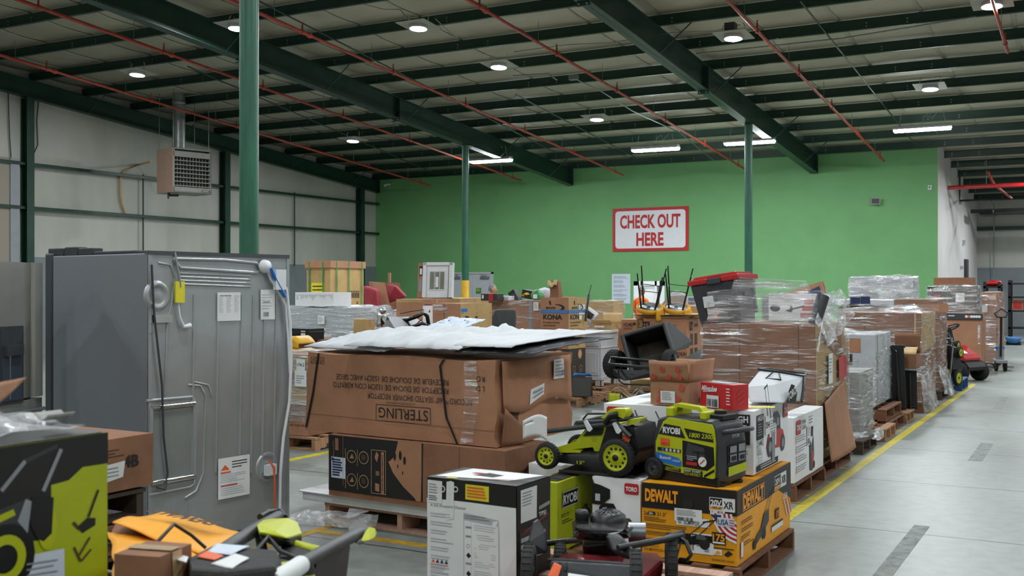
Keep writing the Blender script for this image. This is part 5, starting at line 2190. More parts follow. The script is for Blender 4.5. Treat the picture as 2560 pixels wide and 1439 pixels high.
# brown carton on stacked pallets behind it
def p_4b(f, r, t, w, d, h, st):
    r.t('4B', d * .72, h * .42, .05, 'ink', w=.09, bold=.04)
    r.lines(d * .2, h * .62, d * .9, h * .8, 3, 'ink_brown', 4)
    t.lines(.05, .05, .2, .2, 3, 'ink_brown', 4)
    st.append(('address_label', 'r', lambda q: (q.p([(.32, .04), (.46, .06), (.47, .13), (.32, .12)], 'paper'), q.lines(.36, .06, .44, .11, 3, 'ink_grey', 5))))


BB = (-3.85, 2.95, .5, .64)
carton('shipping_carton', 'brown carton marked 4B on stacked pallets, left of the grey refrigerator', 'box', BB, .70, .935, 0, 'kraft_dark', p_4b, amp=.006)
for i in range(5):
    pallet('pallet', ['bottom pallet of the stack under the brown carton marked 4B', 'second pallet of the stack under the brown carton marked 4B', 'middle pallet of the stack under the carton marked 4B', 'fourth pallet of the stack under the carton marked 4B', 'topmost pallet of the stack under the carton marked 4B'][i],
           BB[0] - .03 + .012 * (i % 2), BB[1], .6, BB[3] - .03, z0=i * .139, m=['wood_old', 'wood_dark'][i % 2], ends='x')

# torn orange carton
ox = P3(262, 1380, 3.55)
t, M = world_thing('torn_mower_carton', 'torn open orange mower carton lying before the grey refrigerator', 'box', (ox.x, ox.y, .0))
mb = MB()
mb.M = M
def quad(mb, A, B, C, D, m, nu=14, nv=10, amp=.015, sd=1.0):
    A, B, C, D = [P3(*p) for p in (A, B, C, D)]
    def fn(a, b):
        p = (A * (1 - a) + B * a) * (1 - b) + (D * (1 - a) + C * a) * b
        return p + noise.noise_vector(p * 4 + Vector((sd, 0, 0))) * amp
    mb.grid(fn, nu, nv, m)
quad(mb, (277, 1460, 3.0), (500, 1480, 3.0), (600, 1390, 3.7), (280, 1325, 3.9), 'orange_box', amp=.03)
quad(mb, (277, 1460, 3.0), (470, 1480, 3.0), (470, 2050, 3.0), (277, 2050, 3.0), 'orange_box', amp=.0)
mb.build('body', t, solid=.006)
mb = MB()
mb.M = M
quad(mb, (278, 1345, 3.85), (560, 1415, 3.6), (600, 1365, 3.9), (290, 1312, 4.1), 'kraft_dark', amp=.02, sd=4)
mb.build('inner_flap', t, solid=.006)
mb = MB()
mb.M = M
quad(mb, (278, 1305, 3.9), (545, 1395, 3.55), (642, 1328, 4.0), (402, 1276, 4.45), 'orange_box', amp=.02, sd=2)
A, B, D = P3(390, 1290, 4.3), P3(590, 1325, 4.02), P3(370, 1300, 4.15)
mb.build('torn_flap', t, solid=.006)
mb = MB()
mb.M = M
A, B, C = P3(560, 1336, 3.93), P3(385, 1296, 4.22), P3(540, 1355, 3.80)
u = (B - A).normalized()
v = (C - A)
v = (v - u * v.dot(u)).normalized()
f = Fc(mb, A, u, v, .03)
if f.n.z < 0:
    f.n = -f.n
f.t('DEWALT', .0, .0, .06, 'ink_brown', w=.42, bold=.05)
mb.build('flap_print', t)
mb = MB()
mb.M = M
mb.tube([P3(360, 1392, 3.3), P3(400, 1345, 3.35), P3(435, 1308, 3.45), P3(478, 1335, 3.5), P3(515, 1368, 3.5)], .006, 'plastic_black', 8)
mb.build('wire_handle', t)
# small brown carton on it
SB = fit(400, 2.95, 285, 482, .25)
carton('shipping_carton', 'small brown carton at the bottom edge, in front of the torn orange carton', 'box', SB, .0, hy(1392, 2.95), .25, 'kraft_dark', amp=.008)

# ---- lime mower with folded grey handle
lo = W(640, 3.6)
t, M = world_thing('walk_mower', 'lime and black battery mower with its long grey handle tubes, front left', 'lawn mower', (lo[0], lo[1], 0))
def part(nm, fn, bevel=0.0, **k):
    mb = MB()
    mb.M = M
    fn(mb)
    return mb.build(nm, t, bevel=bevel, **k)
def pod(mb, pts_top, pts_bot, m):
    hull(mb, [P3(*p) for p in pts_top + pts_bot], m)
part('battery_pod', lambda mb: pod(mb, [(642, 1308, 3.75), (660, 1295, 3.95), (722, 1292, 4.0), (745, 1303, 3.95), (756, 1330, 3.8), (716, 1340, 3.62), (690, 1326, 3.65), (650, 1328, 3.65)],
                                   [(648, 1334, 3.66), (690, 1334, 3.65), (718, 1344, 3.62), (756, 1336, 3.8), (740, 1330, 4.0), (650, 1320, 3.95)], 'lime'), bevel=.012)
part('pod_base', lambda mb: pod(mb, [(648, 1334, 3.66), (690, 1334, 3.65), (718, 1344, 3.62), (756, 1338, 3.8), (740, 1326, 3.98), (650, 1320, 3.95)],
                                [(660, 1352, 3.66), (690, 1366, 3.64), (730, 1362, 3.66), (754, 1352, 3.8), (735, 1345, 3.98)], 'plastic_black'), bevel=.01)
part('handle_tube', lambda mb: mb.tube([P3(520, 1400, 3.35), P3(590, 1352, 3.6), P3(640, 1320, 3.85), P3(695, 1290, 4.1)], .024, 'plastic_grey', 12))
part('handle_tube', lambda mb: mb.tube([P3(690, 1452, 3.05), P3(760, 1403, 3.3), P3(830, 1365, 3.6), P3(900, 1330, 3.9)], .022, 'plastic_grey', 12))
part('grip', lambda mb: mb.tube([P3(650, 1290, 4.05), P3(670, 1278, 4.15), P3(700, 1275, 4.2), P3(712, 1292, 4.1)], .012, 'plastic_black', 10))
part('pivot_joint', lambda mb: pod(mb, [(868, 1318, 3.85), (885, 1298, 4.1), (912, 1302, 4.1), (926, 1318, 3.95)], [(880, 1350, 3.8), (900, 1362, 3.8), (922, 1350, 3.9)], 'plastic_black'), bevel=.008)
part('release_lever', lambda mb: mb.prism([(0, 0), (.02, 0), (.02, .01), (0, .01)], 0, .01, 'lime', 'x') if False else pod(mb, [(912, 1326, 3.85), (922, 1314, 3.88), (938, 1318, 3.9), (943, 1330, 3.9), (938, 1342, 3.86)], [(902, 1348, 3.8), (908, 1353, 3.8), (925, 1348, 3.82)], 'lime'), bevel=.006)
part('deck_cover', lambda mb: pod(mb, [(700, 1352, 3.75), (735, 1355, 3.75), (812, 1370, 3.6), (812, 1380, 3.55), (745, 1425, 3.3), (690, 1400, 3.5)], [(700, 1440, 3.4), (760, 1470, 3.2), (800, 1420, 3.5)], 'plastic_black'), bevel=.01)
part('lime_rail', lambda mb: (mb.tube([P3(735, 1360, 3.72), P3(780, 1372, 3.62), P3(806, 1378, 3.55), P3(770, 1400, 3.4), P3(748, 1418, 3.3)], .018, 'lime', 10)))
part('lime_rail', lambda mb: pod(mb, [(680, 1405, 3.4), (720, 1400, 3.45), (745, 1410, 3.4), (700, 1440, 3.25)], [(700, 1460, 3.2), (790, 1439, 3.3), (780, 1420, 3.4), (720, 1480, 3.2)], 'lime'), bevel=.008)
part('grass_bag', lambda mb: pod(mb, [(790, 1400, 3.4), (868, 1352, 3.75), (876, 1360, 3.8)], [(790, 1500, 3.4), (860, 1500, 3.7), (850, 1439, 3.7), (780, 1500, 3.3)], 'plastic_black'), bevel=.01)
part('cable', lambda mb: mb.tube([P3(640, 1375, 3.5), P3(670, 1340, 3.6), P3(700, 1375, 3.55), P3(760, 1400, 3.4)], .008, 'plastic_black', 8))
part('deck', lambda mb: mb.box(lo[0] - .35, lo[0] + .15, lo[1] - .35, lo[1] + .3, .05, .24, 'plastic_black'), bevel=.03)
part('upright_tube', lambda mb: mb.tube([Vector((lo[0] - .1, lo[1] + .25, .2)), P3(650, 1335, 3.8), P3(640, 1322, 3.85)], .018, 'plastic_grey', 10))
part('upright_tube', lambda mb: mb.tube([Vector((lo[0] + .1, lo[1] - .2, .2)), P3(775, 1420, 3.32), P3(765, 1402, 3.32)], .018, 'plastic_grey', 10))
part('motor_housing', lambda mb: mb.lathe((lo[0], lo[1] + .08, .2), (0, 0, 1), [(0, .17), (.2, .15), (.36, .09), (.38, .001)], 'plastic_black', 20))
for dx, dy in ((-.38, -.3), (.18, -.3), (-.38, .28), (.18, .28)):
    mb = MB()
    w_o = wheel(t, (dx, dy, .11), .11, .05, (1, 0, 0), hub='lime', slots=8)
part('paper_roll', lambda mb: mb.tube([P3(680, 1452, 3.0), P3(725, 1428, 3.1), P3(752, 1410, 3.2)], .028, 'paper', 14))
# ---- big black mower hood with papers lying on it, front left
ho = W(560, 3.0)
t, M = world_thing('mower_cover', 'dusty black plastic mower cover with torn papers on top, bottom left', 'mower cover', (ho[0], ho[1], 0))
mb = MB()
mb.M = M
hull(mb, [P3(*p) for p in [(470, 1390, 3.15), (530, 1358, 3.45), (690, 1372, 3.35), (700, 1395, 3.2), (690, 1412, 3.0), (560, 1425, 2.8), (478, 1420, 2.85),
                           (490, 2200, 2.8), (700, 2080, 3.0), (725, 1940, 3.3), (560, 2230, 2.78), (560, 1870, 3.5), (700, 1880, 3.5), (735, 1500, 3.3), (705, 1460, 3.5)]], 'rubber_dusty')
mb.build('shell', t, bevel=.03)
def sheetq(nm, lab, P, m):
    t2, M2 = world_thing(nm, lab, 'paper', P3(*P[0]))
    mb = MB()
    mb.M = M2
    quad(mb, *P, m, 8, 6, .006)
    mb.build('sheet', t2, solid=.002)
sheetq('torn_paper', 'white torn paper nearest the camera on the dusty black cover', [(528, 1408, 2.93), (580, 1422, 2.86), (620, 1395, 3.05), (585, 1382, 3.1)], 'paper')
sheetq('torn_paper', 'larger white torn paper further back on the dusty black cover', [(515, 1375, 3.2), (575, 1385, 3.12), (622, 1362, 3.35), (540, 1356, 3.4)], 'paper_blue')
sheetq('orange_sticker', 'orange paper sticker on the dusty black cover', [(490, 1387, 3.08), (535, 1398, 3.0), (556, 1386, 3.1), (515, 1372, 3.2)], 'orange_label')
sheetq('torn_paper', 'rolled strip of white paper left of the dusty black cover', [(392, 1378, 3.1), (465, 1402, 3.0), (470, 1388, 3.05), (400, 1366, 3.15)], 'paper')

# ================================================================ dusty red engine mower in front
MZ = 4.8
mo = W(1500, MZ)
t, M = world_thing('engine_mower', 'dusty dark red petrol mower with a black engine, front centre', 'lawn mower', (mo[0], mo[1], .28))
ES = FPX / MZ
def e(px, py, z=MZ):
    return P3(px, py, z)
def hullp(nm, pts, m, bevel=.01, parent=None, par=None):
    mb = MB()
    mb.M = M
    hull(mb, [e(*p) for p in pts], m)
    return mb.build(nm, par or t, bevel=bevel)
# deck
mb = MB()
mb.M = M
hull(mb, [e(*p) for p in [(1560, 1372, 5.1), (1650, 1380, 5.0), (1660, 1400, 4.75), (1655, 1450, 4.7), (1590, 1460, 4.5), (1600, 1392, 4.7), (1390, 1372, 5.2), (1370, 1400, 4.9), (1380, 1470, 4.8), (1450, 1385, 4.6), (1450, 1465, 4.5)]], 'dark_red')
mb.build('deck', t, bevel=.02)
mb = MB()
mb.M = M
# engine block and shroud
hull(mb, [e(*p) for p in [(1428, 1303, 4.9), (1450, 1288, 5.1), (1575, 1292, 5.1), (1590, 1312, 4.9), (1580, 1345, 4.7), (1560, 1322, 4.65), (1440, 1318, 4.65), (1432, 1348, 4.75), (1500, 1352, 4.65)]], 'plastic_gloss')
mb.build('engine_shroud', t, bevel=.02)
mb = MB()
mb.M = M
hull(mb, [e(*p) for p in [(1455, 1345, 5.0), (1560, 1345, 5.0), (1565, 1385, 4.8), (1460, 1395, 4.75), (1455, 1360, 4.65), (1560, 1350, 4.65), (1540, 1400, 4.7)]], 'plastic_black')
mb.build('engine_block', t, bevel=.015)
c = e(1520, 1291, 4.95)
mb = MB()
mb.M = M
mb.lathe(c, (0, 0, 1), [(-.02, .085), (.01, .08), (.025, .06), (.028, .001)], 'plastic_black', 28)
for i in range(14):
    a = math.pi * 2 * i / 14
    p = c + Vector((math.cos(a) * .06, math.sin(a) * .06, .022))
    q = c + Vector((math.cos(a) * .025, math.sin(a) * .025, .032))
    mb.cyl(p, q, .005, 'plastic_grey', 5)
mb.build('recoil_starter', t)
mb = MB()
mb.M = M
c = e(1455, 1292, 4.95)
mb.lathe(c, (0, 0, 1), [(-.01, .03), (.02, .032), (.035, .026), (.036, .001)], 'plastic_black', 16)
mb.build('fuel_cap', t)
mb = MB()
mb.M = M
c = e(1592, 1330, 4.85)
mb.cyl(c - Vector((.04, 0, 0)), c + Vector((.03, .03, 0)), .045, 'steel', 18)
mb.build('muffler', t, bevel=.004)
hullp('throttle_housing', [(1515, 1335, 4.6), (1545, 1328, 4.6), (1560, 1345, 4.5), (1600, 1385, 4.4), (1590, 1400, 4.4), (1530, 1375, 4.5), (1510, 1360, 4.7), (1560, 1395, 4.6)], 'plastic_black', .01)
hullp('rear_door', [(1375, 1400, 4.45), (1580, 1412, 4.3), (1590, 1470, 4.25), (1380, 1470, 4.4), (1380, 1395, 4.6), (1570, 1403, 4.5), (1580, 1470, 4.5), (1375, 1470, 4.6)], 'plastic_grey', .012)
mb = MB()
mb.M = M
for i in range(10):
    mb.cyl(e(1398 + i * 19, 1404 + i * 1.1, 4.42), e(1394 + i * 19, 1424 + i * 1.1, 4.40), .006, 'plastic_black', 6)
mb.tube([e(1372, 1398, 4.5), e(1450, 1402, 4.44), e(1580, 1410, 4.35)], .010, 'plastic_black', 8)
mb.build('hinge_rod', t)
hullp('orange_flap', [(1385, 1405, 4.36), (1405, 1412, 4.33), (1392, 1450, 4.30), (1366, 1445, 4.32), (1385, 1403, 4.38), (1370, 1440, 4.36), (1404, 1415, 4.37)], 'orange_label', .004)
hullp('white_tag', [(1420, 1430, 4.26), (1476, 1438, 4.24), (1474, 1470, 4.2), (1418, 1470, 4.2), (1421, 1430, 4.275), (1475, 1438, 4.255)], 'paper', .002)
for (a, b) in (([(1355, 1357, 4.9), (1400, 1352, 5.0), (1450, 1347, 5.1)], None), ([(1545, 1368, 4.45), (1600, 1358, 4.5), (1660, 1347, 4.6), (1705, 1336, 4.7)], None)):
    mb = MB()
    mb.M = M
    mb.tube([e(*p) for p in a], .014, 'plastic_black', 10)
    mb.build('handle_tube', t)
mb = MB()
mb.M = M
mb.tube([e(1690, 1336, 4.7), e(1715, 1352, 4.65), e(1728, 1385, 4.6), e(1718, 1398, 4.6), e(1700, 1396, 4.65)], .009, 'plastic_black', 8)
mb.tube([e(1705, 1340, 4.7), e(1700, 1360, 4.65), e(1690, 1400, 4.6)], .004, 'plastic_black', 6)
mb.build('cable', t)
hullp('clamp', [(1688, 1325, 4.7), (1712, 1322, 4.72), (1714, 1342, 4.7), (1690, 1345, 4.65), (1700, 1330, 4.8), (1660, 1338, 4.62), (1666, 1350, 4.6)], 'plastic_black', .005)
hullp('height_lever', [(1330, 1300, 4.8), (1345, 1290, 4.85), (1368, 1330, 4.8), (1372, 1380, 4.75), (1330, 1390, 4.7), (1318, 1350, 4.7), (1350, 1340, 4.9)], 'plastic_black', .012)
O = Vector((mo[0], mo[1], .28))
for (px, py, z, rr) in ((1678, 1398, 4.7, .115), (1322, 1432, 4.55, .125), (1590, 1452, 4.15, .12), (1400, 1405, 4.95, .09)):
    p = e(px, py, z) - O
    wheel(t, p, rr, .05, (.92, .38, 0), 'rubber_dusty', 'rubber_dusty', hubr=.66)
# what it stands on
for i in range(2):
    pallet('pallet', ['lower pallet under the dusty red mower', 'upper pallet under the dusty red mower'][i], mo[0] + .42, mo[1] - .45 + .01 * i, .95, 1.0, z0=i * .139, m='wood_pink' if i else 'wood_dark', ends='y')
# ================================================================ wrapped loads along the right aisle
def p_plain(f, r, t, w, d, h, st):
    pass


G1 = fit(2038, 9.07, 1757, 2110, 0.0)
pallet('pallet', 'brown pallet under the big wrapped carton with the black and red tote on it', G1[0] + .05, G1[1] - .05, G1[2] + .1, G1[3] + .1, m='wood_dark', ends='x')
g1t = hy(812, 9.07)


def p_g1(f, r, t, w, d, h, st):
    f.ln(w * .34, 0, w * .34, h, .006, 'ink_brown', 1.1)
    f.ln(w * .86, 0, w * .86, h, .005, 'ink_brown', 1.1)
    r.r(0, 0, d, h, 'kraft_tan', 1.02)
    r.p([(.02, h - .02), (d - .1, h - .02), (d - .1, h - .35), (.15, h - .12)], 'kraft_dark', 1.2)


t = carton('bulk_carton', 'big brown bulk carton wrapped in clear film, carrying the black and red tote', 'box', G1, .135, g1t, 0, 'kraft_dark', p_g1, amp=.006, tape=False, closed=True, top='kraft_dark')
wrap(t, G1[2], G1[3], .0, g1t - .135 + .01, 'film', amp=.012, seed=1)
mb = MB()
f = Fc(mb, (.024, .0, 0), (0, 1, 0), (0, 0, 1), .002)
def g1f(px, py):
    return fcoord(G1, 0, 'r', px, py, .135)
a, b = g1f(2064, 958)
f.r(a, b, a + .16, b + .26, 'paper')
f.lines(a + .02, b + .08, a + .13, b + .22, 5, 'ink_grey', 2)
o = mb.build('shipping_label', t)
mb = MB()
f = Fc(mb, (.026, .0, 0), (0, 1, 0), (0, 0, 1), .002)
f.p([g1f(2090, 950), g1f(2110, 936), g1f(2111, 905), g1f(2106, 884), g1f(2089, 893)], 'red_print')
o = mb.build('red_sheet', t)
o['label'] = 'red paper sheet under the film'
mb = MB()
mb.tube([(.03, .0, g1t - .14), (.035, .08, g1t - .1), (.02, .0, g1t - .35)], .01, 'film_loose', 6)
mb.box(.02, .05, G1[3] - .04, G1[3], .35, g1t - .25, 'film_thick')
mb.build('corner_film', t)
# leaning cardboard sheet in front of its right side
t, M = world_thing('cardboard_sheet', 'curved bare cardboard sheet leaning against the big wrapped carton', 'cardboard', (G1[0] + .08, G1[1] + .5, .135))
mb = MB()
mb.M = M
def cs(a, b):
    y = G1[1] + .10 + 1.0 * a
    x = G1[0] + .04 + .07 * (1 - b) ** 1.5 + .02 * math.sin(a * 3 + b * 2)
    z = .14 + (.50 + .12 * a) * b
    return (x, y, z)
mb.grid(cs, 18, 14, 'kraft')
mb.build('sheet', t, solid=.007)

# ---- tote with a red lid
TP = W(1858, 9.5)
t = thing('storage_tote', 'black storage tote with a red lid, tilted, on the big wrapped carton', 'tote', (TP[0], TP[1], g1t + .015), 0, rot=(0, -.14, -.12))
tw, td, th = .46, .40, .38
mb = MB()
def tub(w0, d0, z0, w1, d1, z1, m):
    cx, cy = -tw / 2, td / 2
    P = [(cx - w0 / 2, cy - d0 / 2, z0), (cx + w0 / 2, cy - d0 / 2, z0), (cx + w0 / 2, cy + d0 / 2, z0), (cx - w0 / 2, cy + d0 / 2, z0),
         (cx - w1 / 2, cy - d1 / 2, z1), (cx + w1 / 2, cy - d1 / 2, z1), (cx + w1 / 2, cy + d1 / 2, z1), (cx - w1 / 2, cy + d1 / 2, z1)]
    mb.add(P, [(0, 3, 2, 1), (0, 1, 5, 4), (1, 2, 6, 5), (2, 3, 7, 6), (3, 0, 4, 7), (4, 5, 6, 7)], m)
tub(.38, .32, 0, tw, td, th, 'plastic_grey')
for x in (-.36, -.26, -.12):
    mb.add([(x, .02, .02), (x + .02, .02, .02), (x + .02, -.004, th), (x, -.004, th), (x, .05, .02), (x + .02, .05, .02), (x + .02, .03, th), (x, .03, th)],
           [(0, 1, 2, 3), (0, 3, 7, 4), (1, 5, 6, 2)], 'plastic_grey')
mb.build('tub', t, bevel=.01)
mb = MB()
mb.box(-tw - .02, -tw * .62, -.02, td + .02, th, th + .05, 'red_paint')
mb.box(-tw * .34, .02, -.02, td + .02, th, th + .05, 'red_paint')
mb.box(-tw + .02, -.02, .03, td - .03, th + .03, th + .075, 'red_paint')
mb.build('lid', t, bevel=.012)
mb = MB()
mb.box(-tw * .62, -tw * .34, -.028, td + .02, th - .01, th + .04, 'plastic_grey')
mb.build('latch', t, bevel=.006)
mb = MB()
mb.box(-.004, .014, .08, .30, th * .62, th * .72, 'plastic_black')
mb.box(.0, .03, .26, .29, .08, th * .85, 'plastic_grey')
mb.build('side_grip', t)
mb = MB()
f = Fc(mb, (-tw, .0, 0), (1, 0, 0), (0, -.09, 1), .006)
f.r(.12, .17, .22, .27, 'paper')
mb.build('label_tag', t)
mb = MB()
f = Fc(mb, (-tw, .0, 0), (1, 0, 0), (0, -.09, 1), .005)
f.r(.14, .05, .25, .16, 'faded_red')
f.r(.16, .07, .23, .10, 'paper', 1.4)
f.r(.15, .12, .19, .15, 'paper', 1.4)
mb.build('picture_label', t)
# film over tote and parcels
t, M = world_thing('stretch_film', 'band of clear stretch film round the tote and parcels on the big carton', 'plastic film', (G1[0] - .5, G1[1], g1t + .012))
mb = MB()
mb.M = M
def band(a, b):
    # path round the goods
    path = [(-.98, .55), (-.96, .06), (-.5, .03), (-.05, .04), (.0, .55), (.0, 1.0)]
    s = a * (len(path) - 1)
    i = min(int(s), len(path) - 2)
    p = Vector(path[i]).lerp(Vector(path[i + 1]), s - i)
    top = .30 - .10 * abs(a - .45) + (.08 if .3 < a < .6 else 0)
    v = Vector((G1[0] + p.x, G1[1] + p.y, g1t + .014 + top * b))
    n = noise.noise_vector(Vector((v.x * 3, v.y * 3, v.z * 16)))
    return v + n * .022
mb.grid(band, 60, 16, 'film_thick')
mb.build('film', t)
film_sheet(t, [[(.52, .9, .30), (.45, .35, .20), (.5, .05, .02)], [(.62, 1.1, .05), (.55, .9, -.05), (.55, .3, -.2)]], 'film_loose', 20, 12, .03, 5, 'film_tail')
# ---- parcels behind the film
def p_whitepack(f, r, t, w, d, h, st):
    f.c(.06, h * .45, .045, 'ink', 1.4, ry=.03)
    f.p([(.15, h * .35), (.2, h * .3), (.22, h * .4), (.32, h * .5), (.33, h * .56), (.22, h * .46), (.2, h * .6), (.19, h * .42)], 'ink', 1.4)
    for i in range(3):
        f.r(w - .16 + i * .02, .03 + i * .06, w - .04, .07 + i * .06, 'faded_red', 1.5)
WP = fit(2045, 9.75, 1922, 2062, 0.0, d=.5)
carton('parcel', 'white parcel with a dark oval mark, behind film right of the tote', 'box', WP, g1t + .02, g1t + .26, 0, 'white_box', p_whitepack, amp=.014, tape=False)
LB = fit(2066, 10.0, 1945, 2093, .15, w=.50)


def p_longb(f, r, t, w, d, h, st):
    f.p([(.05, .0), (w - .03, .0), (w - .03, h * .8), (w * .45, h * .6)], 'navy_print', 1.3)
    r.r(.05, .03, d - .05, h - .06, 'ink_grey', 1.3)
    r.t('W', d * .25, h * .3, .04, 'paper')


t = carton('long_carton', 'long brown and navy carton sloping up to the right above the white parcel', 'box', (LB[0], LB[1] + .02, .50, .22), g1t + .21, g1t + .38, 0.0, 'kraft', p_longb, amp=.004, tilt=(0, -.30, .1))
t, M = world_thing('rolled_sleeve', 'dark grey tube end wrapped in film beside the long sloping carton', 'tube', P3(2040, 808, 9.3))
mb = MB()
mb.M = M
mb.cyl(P3(2036, 806, 9.3), P3(2058, 738, 9.35), .055, 'plastic_grey', 16)
mb.build('tube', t)
carton('parcel', 'small pale tool carton seen between the tote and the long sloping carton', 'box', fit(1935, 10.1, 1905, 1950, 0, d=.2), g1t + .02, g1t + .24, 0, 'ink_grey', None, amp=.01)

# ---- further pallets, one load after another
def load(label, pos, z0, z1, m='kraft_dark', prints=None, film='film', amp=.012, name='wrapped_load', yaw=0, taper=0.0, seed=1.0, tailcol=None, cat='wrapped load'):
    t = carton(name, label, cat, pos, z0, z1, yaw, m, prints, amp=.006, tape=False)
    wrap(t, pos[2], pos[3], .0, z1 - z0 + .005, film, amp=amp, seed=seed, taper=taper)
    return t


pallet('pallet', 'dark pallet with bunched film on it, third along the yellow line', -2.06, 10.75, 1.15, .72, m='wood_old', ends='x')
A1 = fit(2148, 10.75, 2040, 2182, 0.0)
t = load('narrow beige slab wrapped in film on the dark pallet', A1, .135, hy(930, 10.75), 'foam_grey', seed=2)
film_sheet(t, [[(-.3, -.04, .02), (.02, -.03, .06), (.10, .3, .05), (.12, .6, .02)], [(-.3, -.12, -.04), (.04, -.10, -.06), (.16, .3, -.05), (.14, .66, -.06)]], 'film_loose', 26, 10, .03, 6)
pallet('pallet', 'light-topped short pallet sticking out by the yellow line', -2.03, 11.78, 1.0, .62, m='wood', ends='x')
pallet('pallet', 'lower pallet under the pale wrapped column', -2.10, 12.42, 1.15, 1.0, m='wood_dark', ends='x')
pallet('pallet', 'upper pallet under the pale wrapped column', -2.13, 12.40, 1.15, 1.0, z0=.139, m='wood_dark', ends='x')
A2 = fit(2187, 12.2, 2075, 2250, 0.0, d=1.0)


def p_a2(f, r, t, w, d, h, st):
    f.r(.1, h - .2, w - .15, h - .04, 'kraft', 1.3)
    f.r(.25, h - .34, w - .3, h - .22, 'charcoal_box', 1.3)
    r.ln(.15, 0, .15, h, .02, 'kraft_tan', 1.3)


A2z = hy(836, 12.2)
load('pale tall wrapped column on two pallets, left of the black folded tables', (A2[0], A2[1], A2[2], A2[3]), .278, A2z, 'ink_pale', p_a2, 'film_thick', amp=.03, seed=3, taper=.08)
pallet('pallet', 'pallet end under the black folded tables', -2.08, 13.05 + .42, 1.1, .55, m='wood', ends='x')
# black tables standing on edge
for i, (px, lab) in enumerate(((2262, 'black folded plastic table leaning, left of the pair'), (2290, 'black folded plastic table leaning, right of the pair'))):
    x, y = W(px, 12.9 + .25 * i)
    t = thing('folded_table', lab, 'table', (x, y + .12, .14 if i == 0 else .12), .0, 'black folded tables', rot=(.0, -.04 + .02 * i, .12))
    mb = MB()
    mb.box(-.62, 0, 0, .045, 0, .78, 'plastic_black')
    for k in range(2):
        mb.box(-.60 + .02 * k, -.02, -.012 - .01 * k, 0, .02, .05, 'plastic_black')
        mb.box(-.60, -.57, -.02, 0, .02, .76, 'plastic_black')
    mb.build('table_top', t, bevel=.012)
    mb = MB()
    mb.tube([(-.08, -.035, .0), (-.08, -.035, .70), (-.14, -.035, .76), (-.5, -.035, .76)], .016, 'plastic_gloss', 8)
    mb.build('leg', t)
    mb = MB()
    mb.tube([(-.52, -.03, .05), (-.20, -.03, .62)], .012, 'plastic_black', 8)
    mb.build('brace', t)
OBp = fit(2290, 13.1, 2226, 2297, 0)
t = thing('cart_shelf', 'thin grey shelf between the black tables and the open brown carton', 'shelf', (OBp[0] + .05, OBp[1] - .02, hy(920, 13.1)))
mb = MB()
mb.box(-OBp[2] - .12, 0, 0, .5, -.02, .0, 'ink_grey')
mb.build('board', t)
t = carton('shipping_carton', 'open brown carton on the thin shelf above the black tables', 'box', (OBp[0], OBp[1], OBp[2], .34), hy(919, 13.1), hy(884, 13.1), 0, 'kraft_dark', None, amp=.004, tape=False, closed=False)
hh = hy(884, 13.1) - hy(919, 13.1)
flap(t, -OBp[2], 0, 0, .34, hh, -.15, 'b', length=.24, m='kraft_dark', inner='kraft_dark')
flap(t, -OBp[2], 0, 0, .34, hh, -1.1, 'f', length=.16, m='kraft_pale')
# second big carton
G2 = fit(2302, 13.9, 2105, 2336, 0.0)
G2z = hy(782, 13.9)


def p_g2(f, r, t, w, d, h, st):
    f.ln(w * .30, 0, w * .30, h, .006, 'ink_brown', 1.1)
    f.ln(w * .93, 0, w * .93, h, .02, 'kraft_pale', 1.1)
    r.p([(0, h * .55), (d, h * .6), (d, h), (0, h)], 'kraft_tan', 1.1)
    t.r(.25, .05, .55, .25, 'plastic_white', 1.5)
    t.p([(w - .5, .05), (w - .25, .02), (w - .1, .2), (w - .35, .25)], 'ink', 1.8)
    t.p([(.4, .02), (.6, .02), (.58, .1), (.42, .1)], 'red_print', 1.8)


pallet('pallet', 'pallet under the second big wrapped carton', G2[0] + .03, G2[1] - .03, G2[2], G2[3] + .05, m='wood_dark', ends='x')
t = load('second big wrapped brown carton, behind the black folded tables', G2, .135, G2z, 'kraft_dark', p_g2, 'film', seed=5, name='bulk_carton', cat='box')
film_sheet(t, [[(-1.2, -.02, G2z - .13), (-.6, -.02, G2z - .12), (.0, -.01, G2z - .13), (.05, .5, G2z - .14)], [(-.9, .3, G2z - .06), (-.5, .35, G2z - .03), (-.1, .3, G2z - .02), (-.1, .7, G2z - .1)]], 'film_thick', 30, 10, .02, 8, 'film_top')
film_sheet(t, [[(.01, .0, .35), (.015, .3, .38), (.02, .7, .4)], [(.05, -.03, -.12), (.12, .35, -.12), (.10, .85, -.10)]], 'film_loose', 16, 12, .03, 9, 'film_skirt')
G3 = fit(2345, 15.6, 2235, 2367, 0.0, d=.95)
G3z = hy(747, 15.6)


def p_g3(f, r, t, w, d, h, st):
    f.r(.12, h - .18, .3, h - .06, 'charcoal_box', 1.3)
    f.r(.32, h - .18, .75, h - .06, 'kraft', 1.3)
    f.ln(0, h * .78, w, h * .78, .012, 'ink_brown', 1.3)
    for i in range(5):
        f.r(w - .16, .1 + i * .22, w - .04, .24 + i * .22, 'kraft' if i % 2 else 'charcoal_box', 1.4)


pallet('pallet', 'pallet under the tall wrapped carton stack', G3[0] + .06, G3[1] - .10, G3[2], G3[3] + .15, m='wood_old', ends='x')
t = load('tall film-wrapped stack of brown cartons behind the second big carton', G3, .135, G3z, 'kraft_dark', p_g3, 'film', seed=6)
film_sheet(t, [[(.02, .0, .35), (.03, .4, .30), (.03, .8, .3)], [(.10, -.10, -.05), (.18, .3, -.09), (.12, .9, -.08)]], 'film_loose', 16, 12, .03, 9, 'film_skirt')
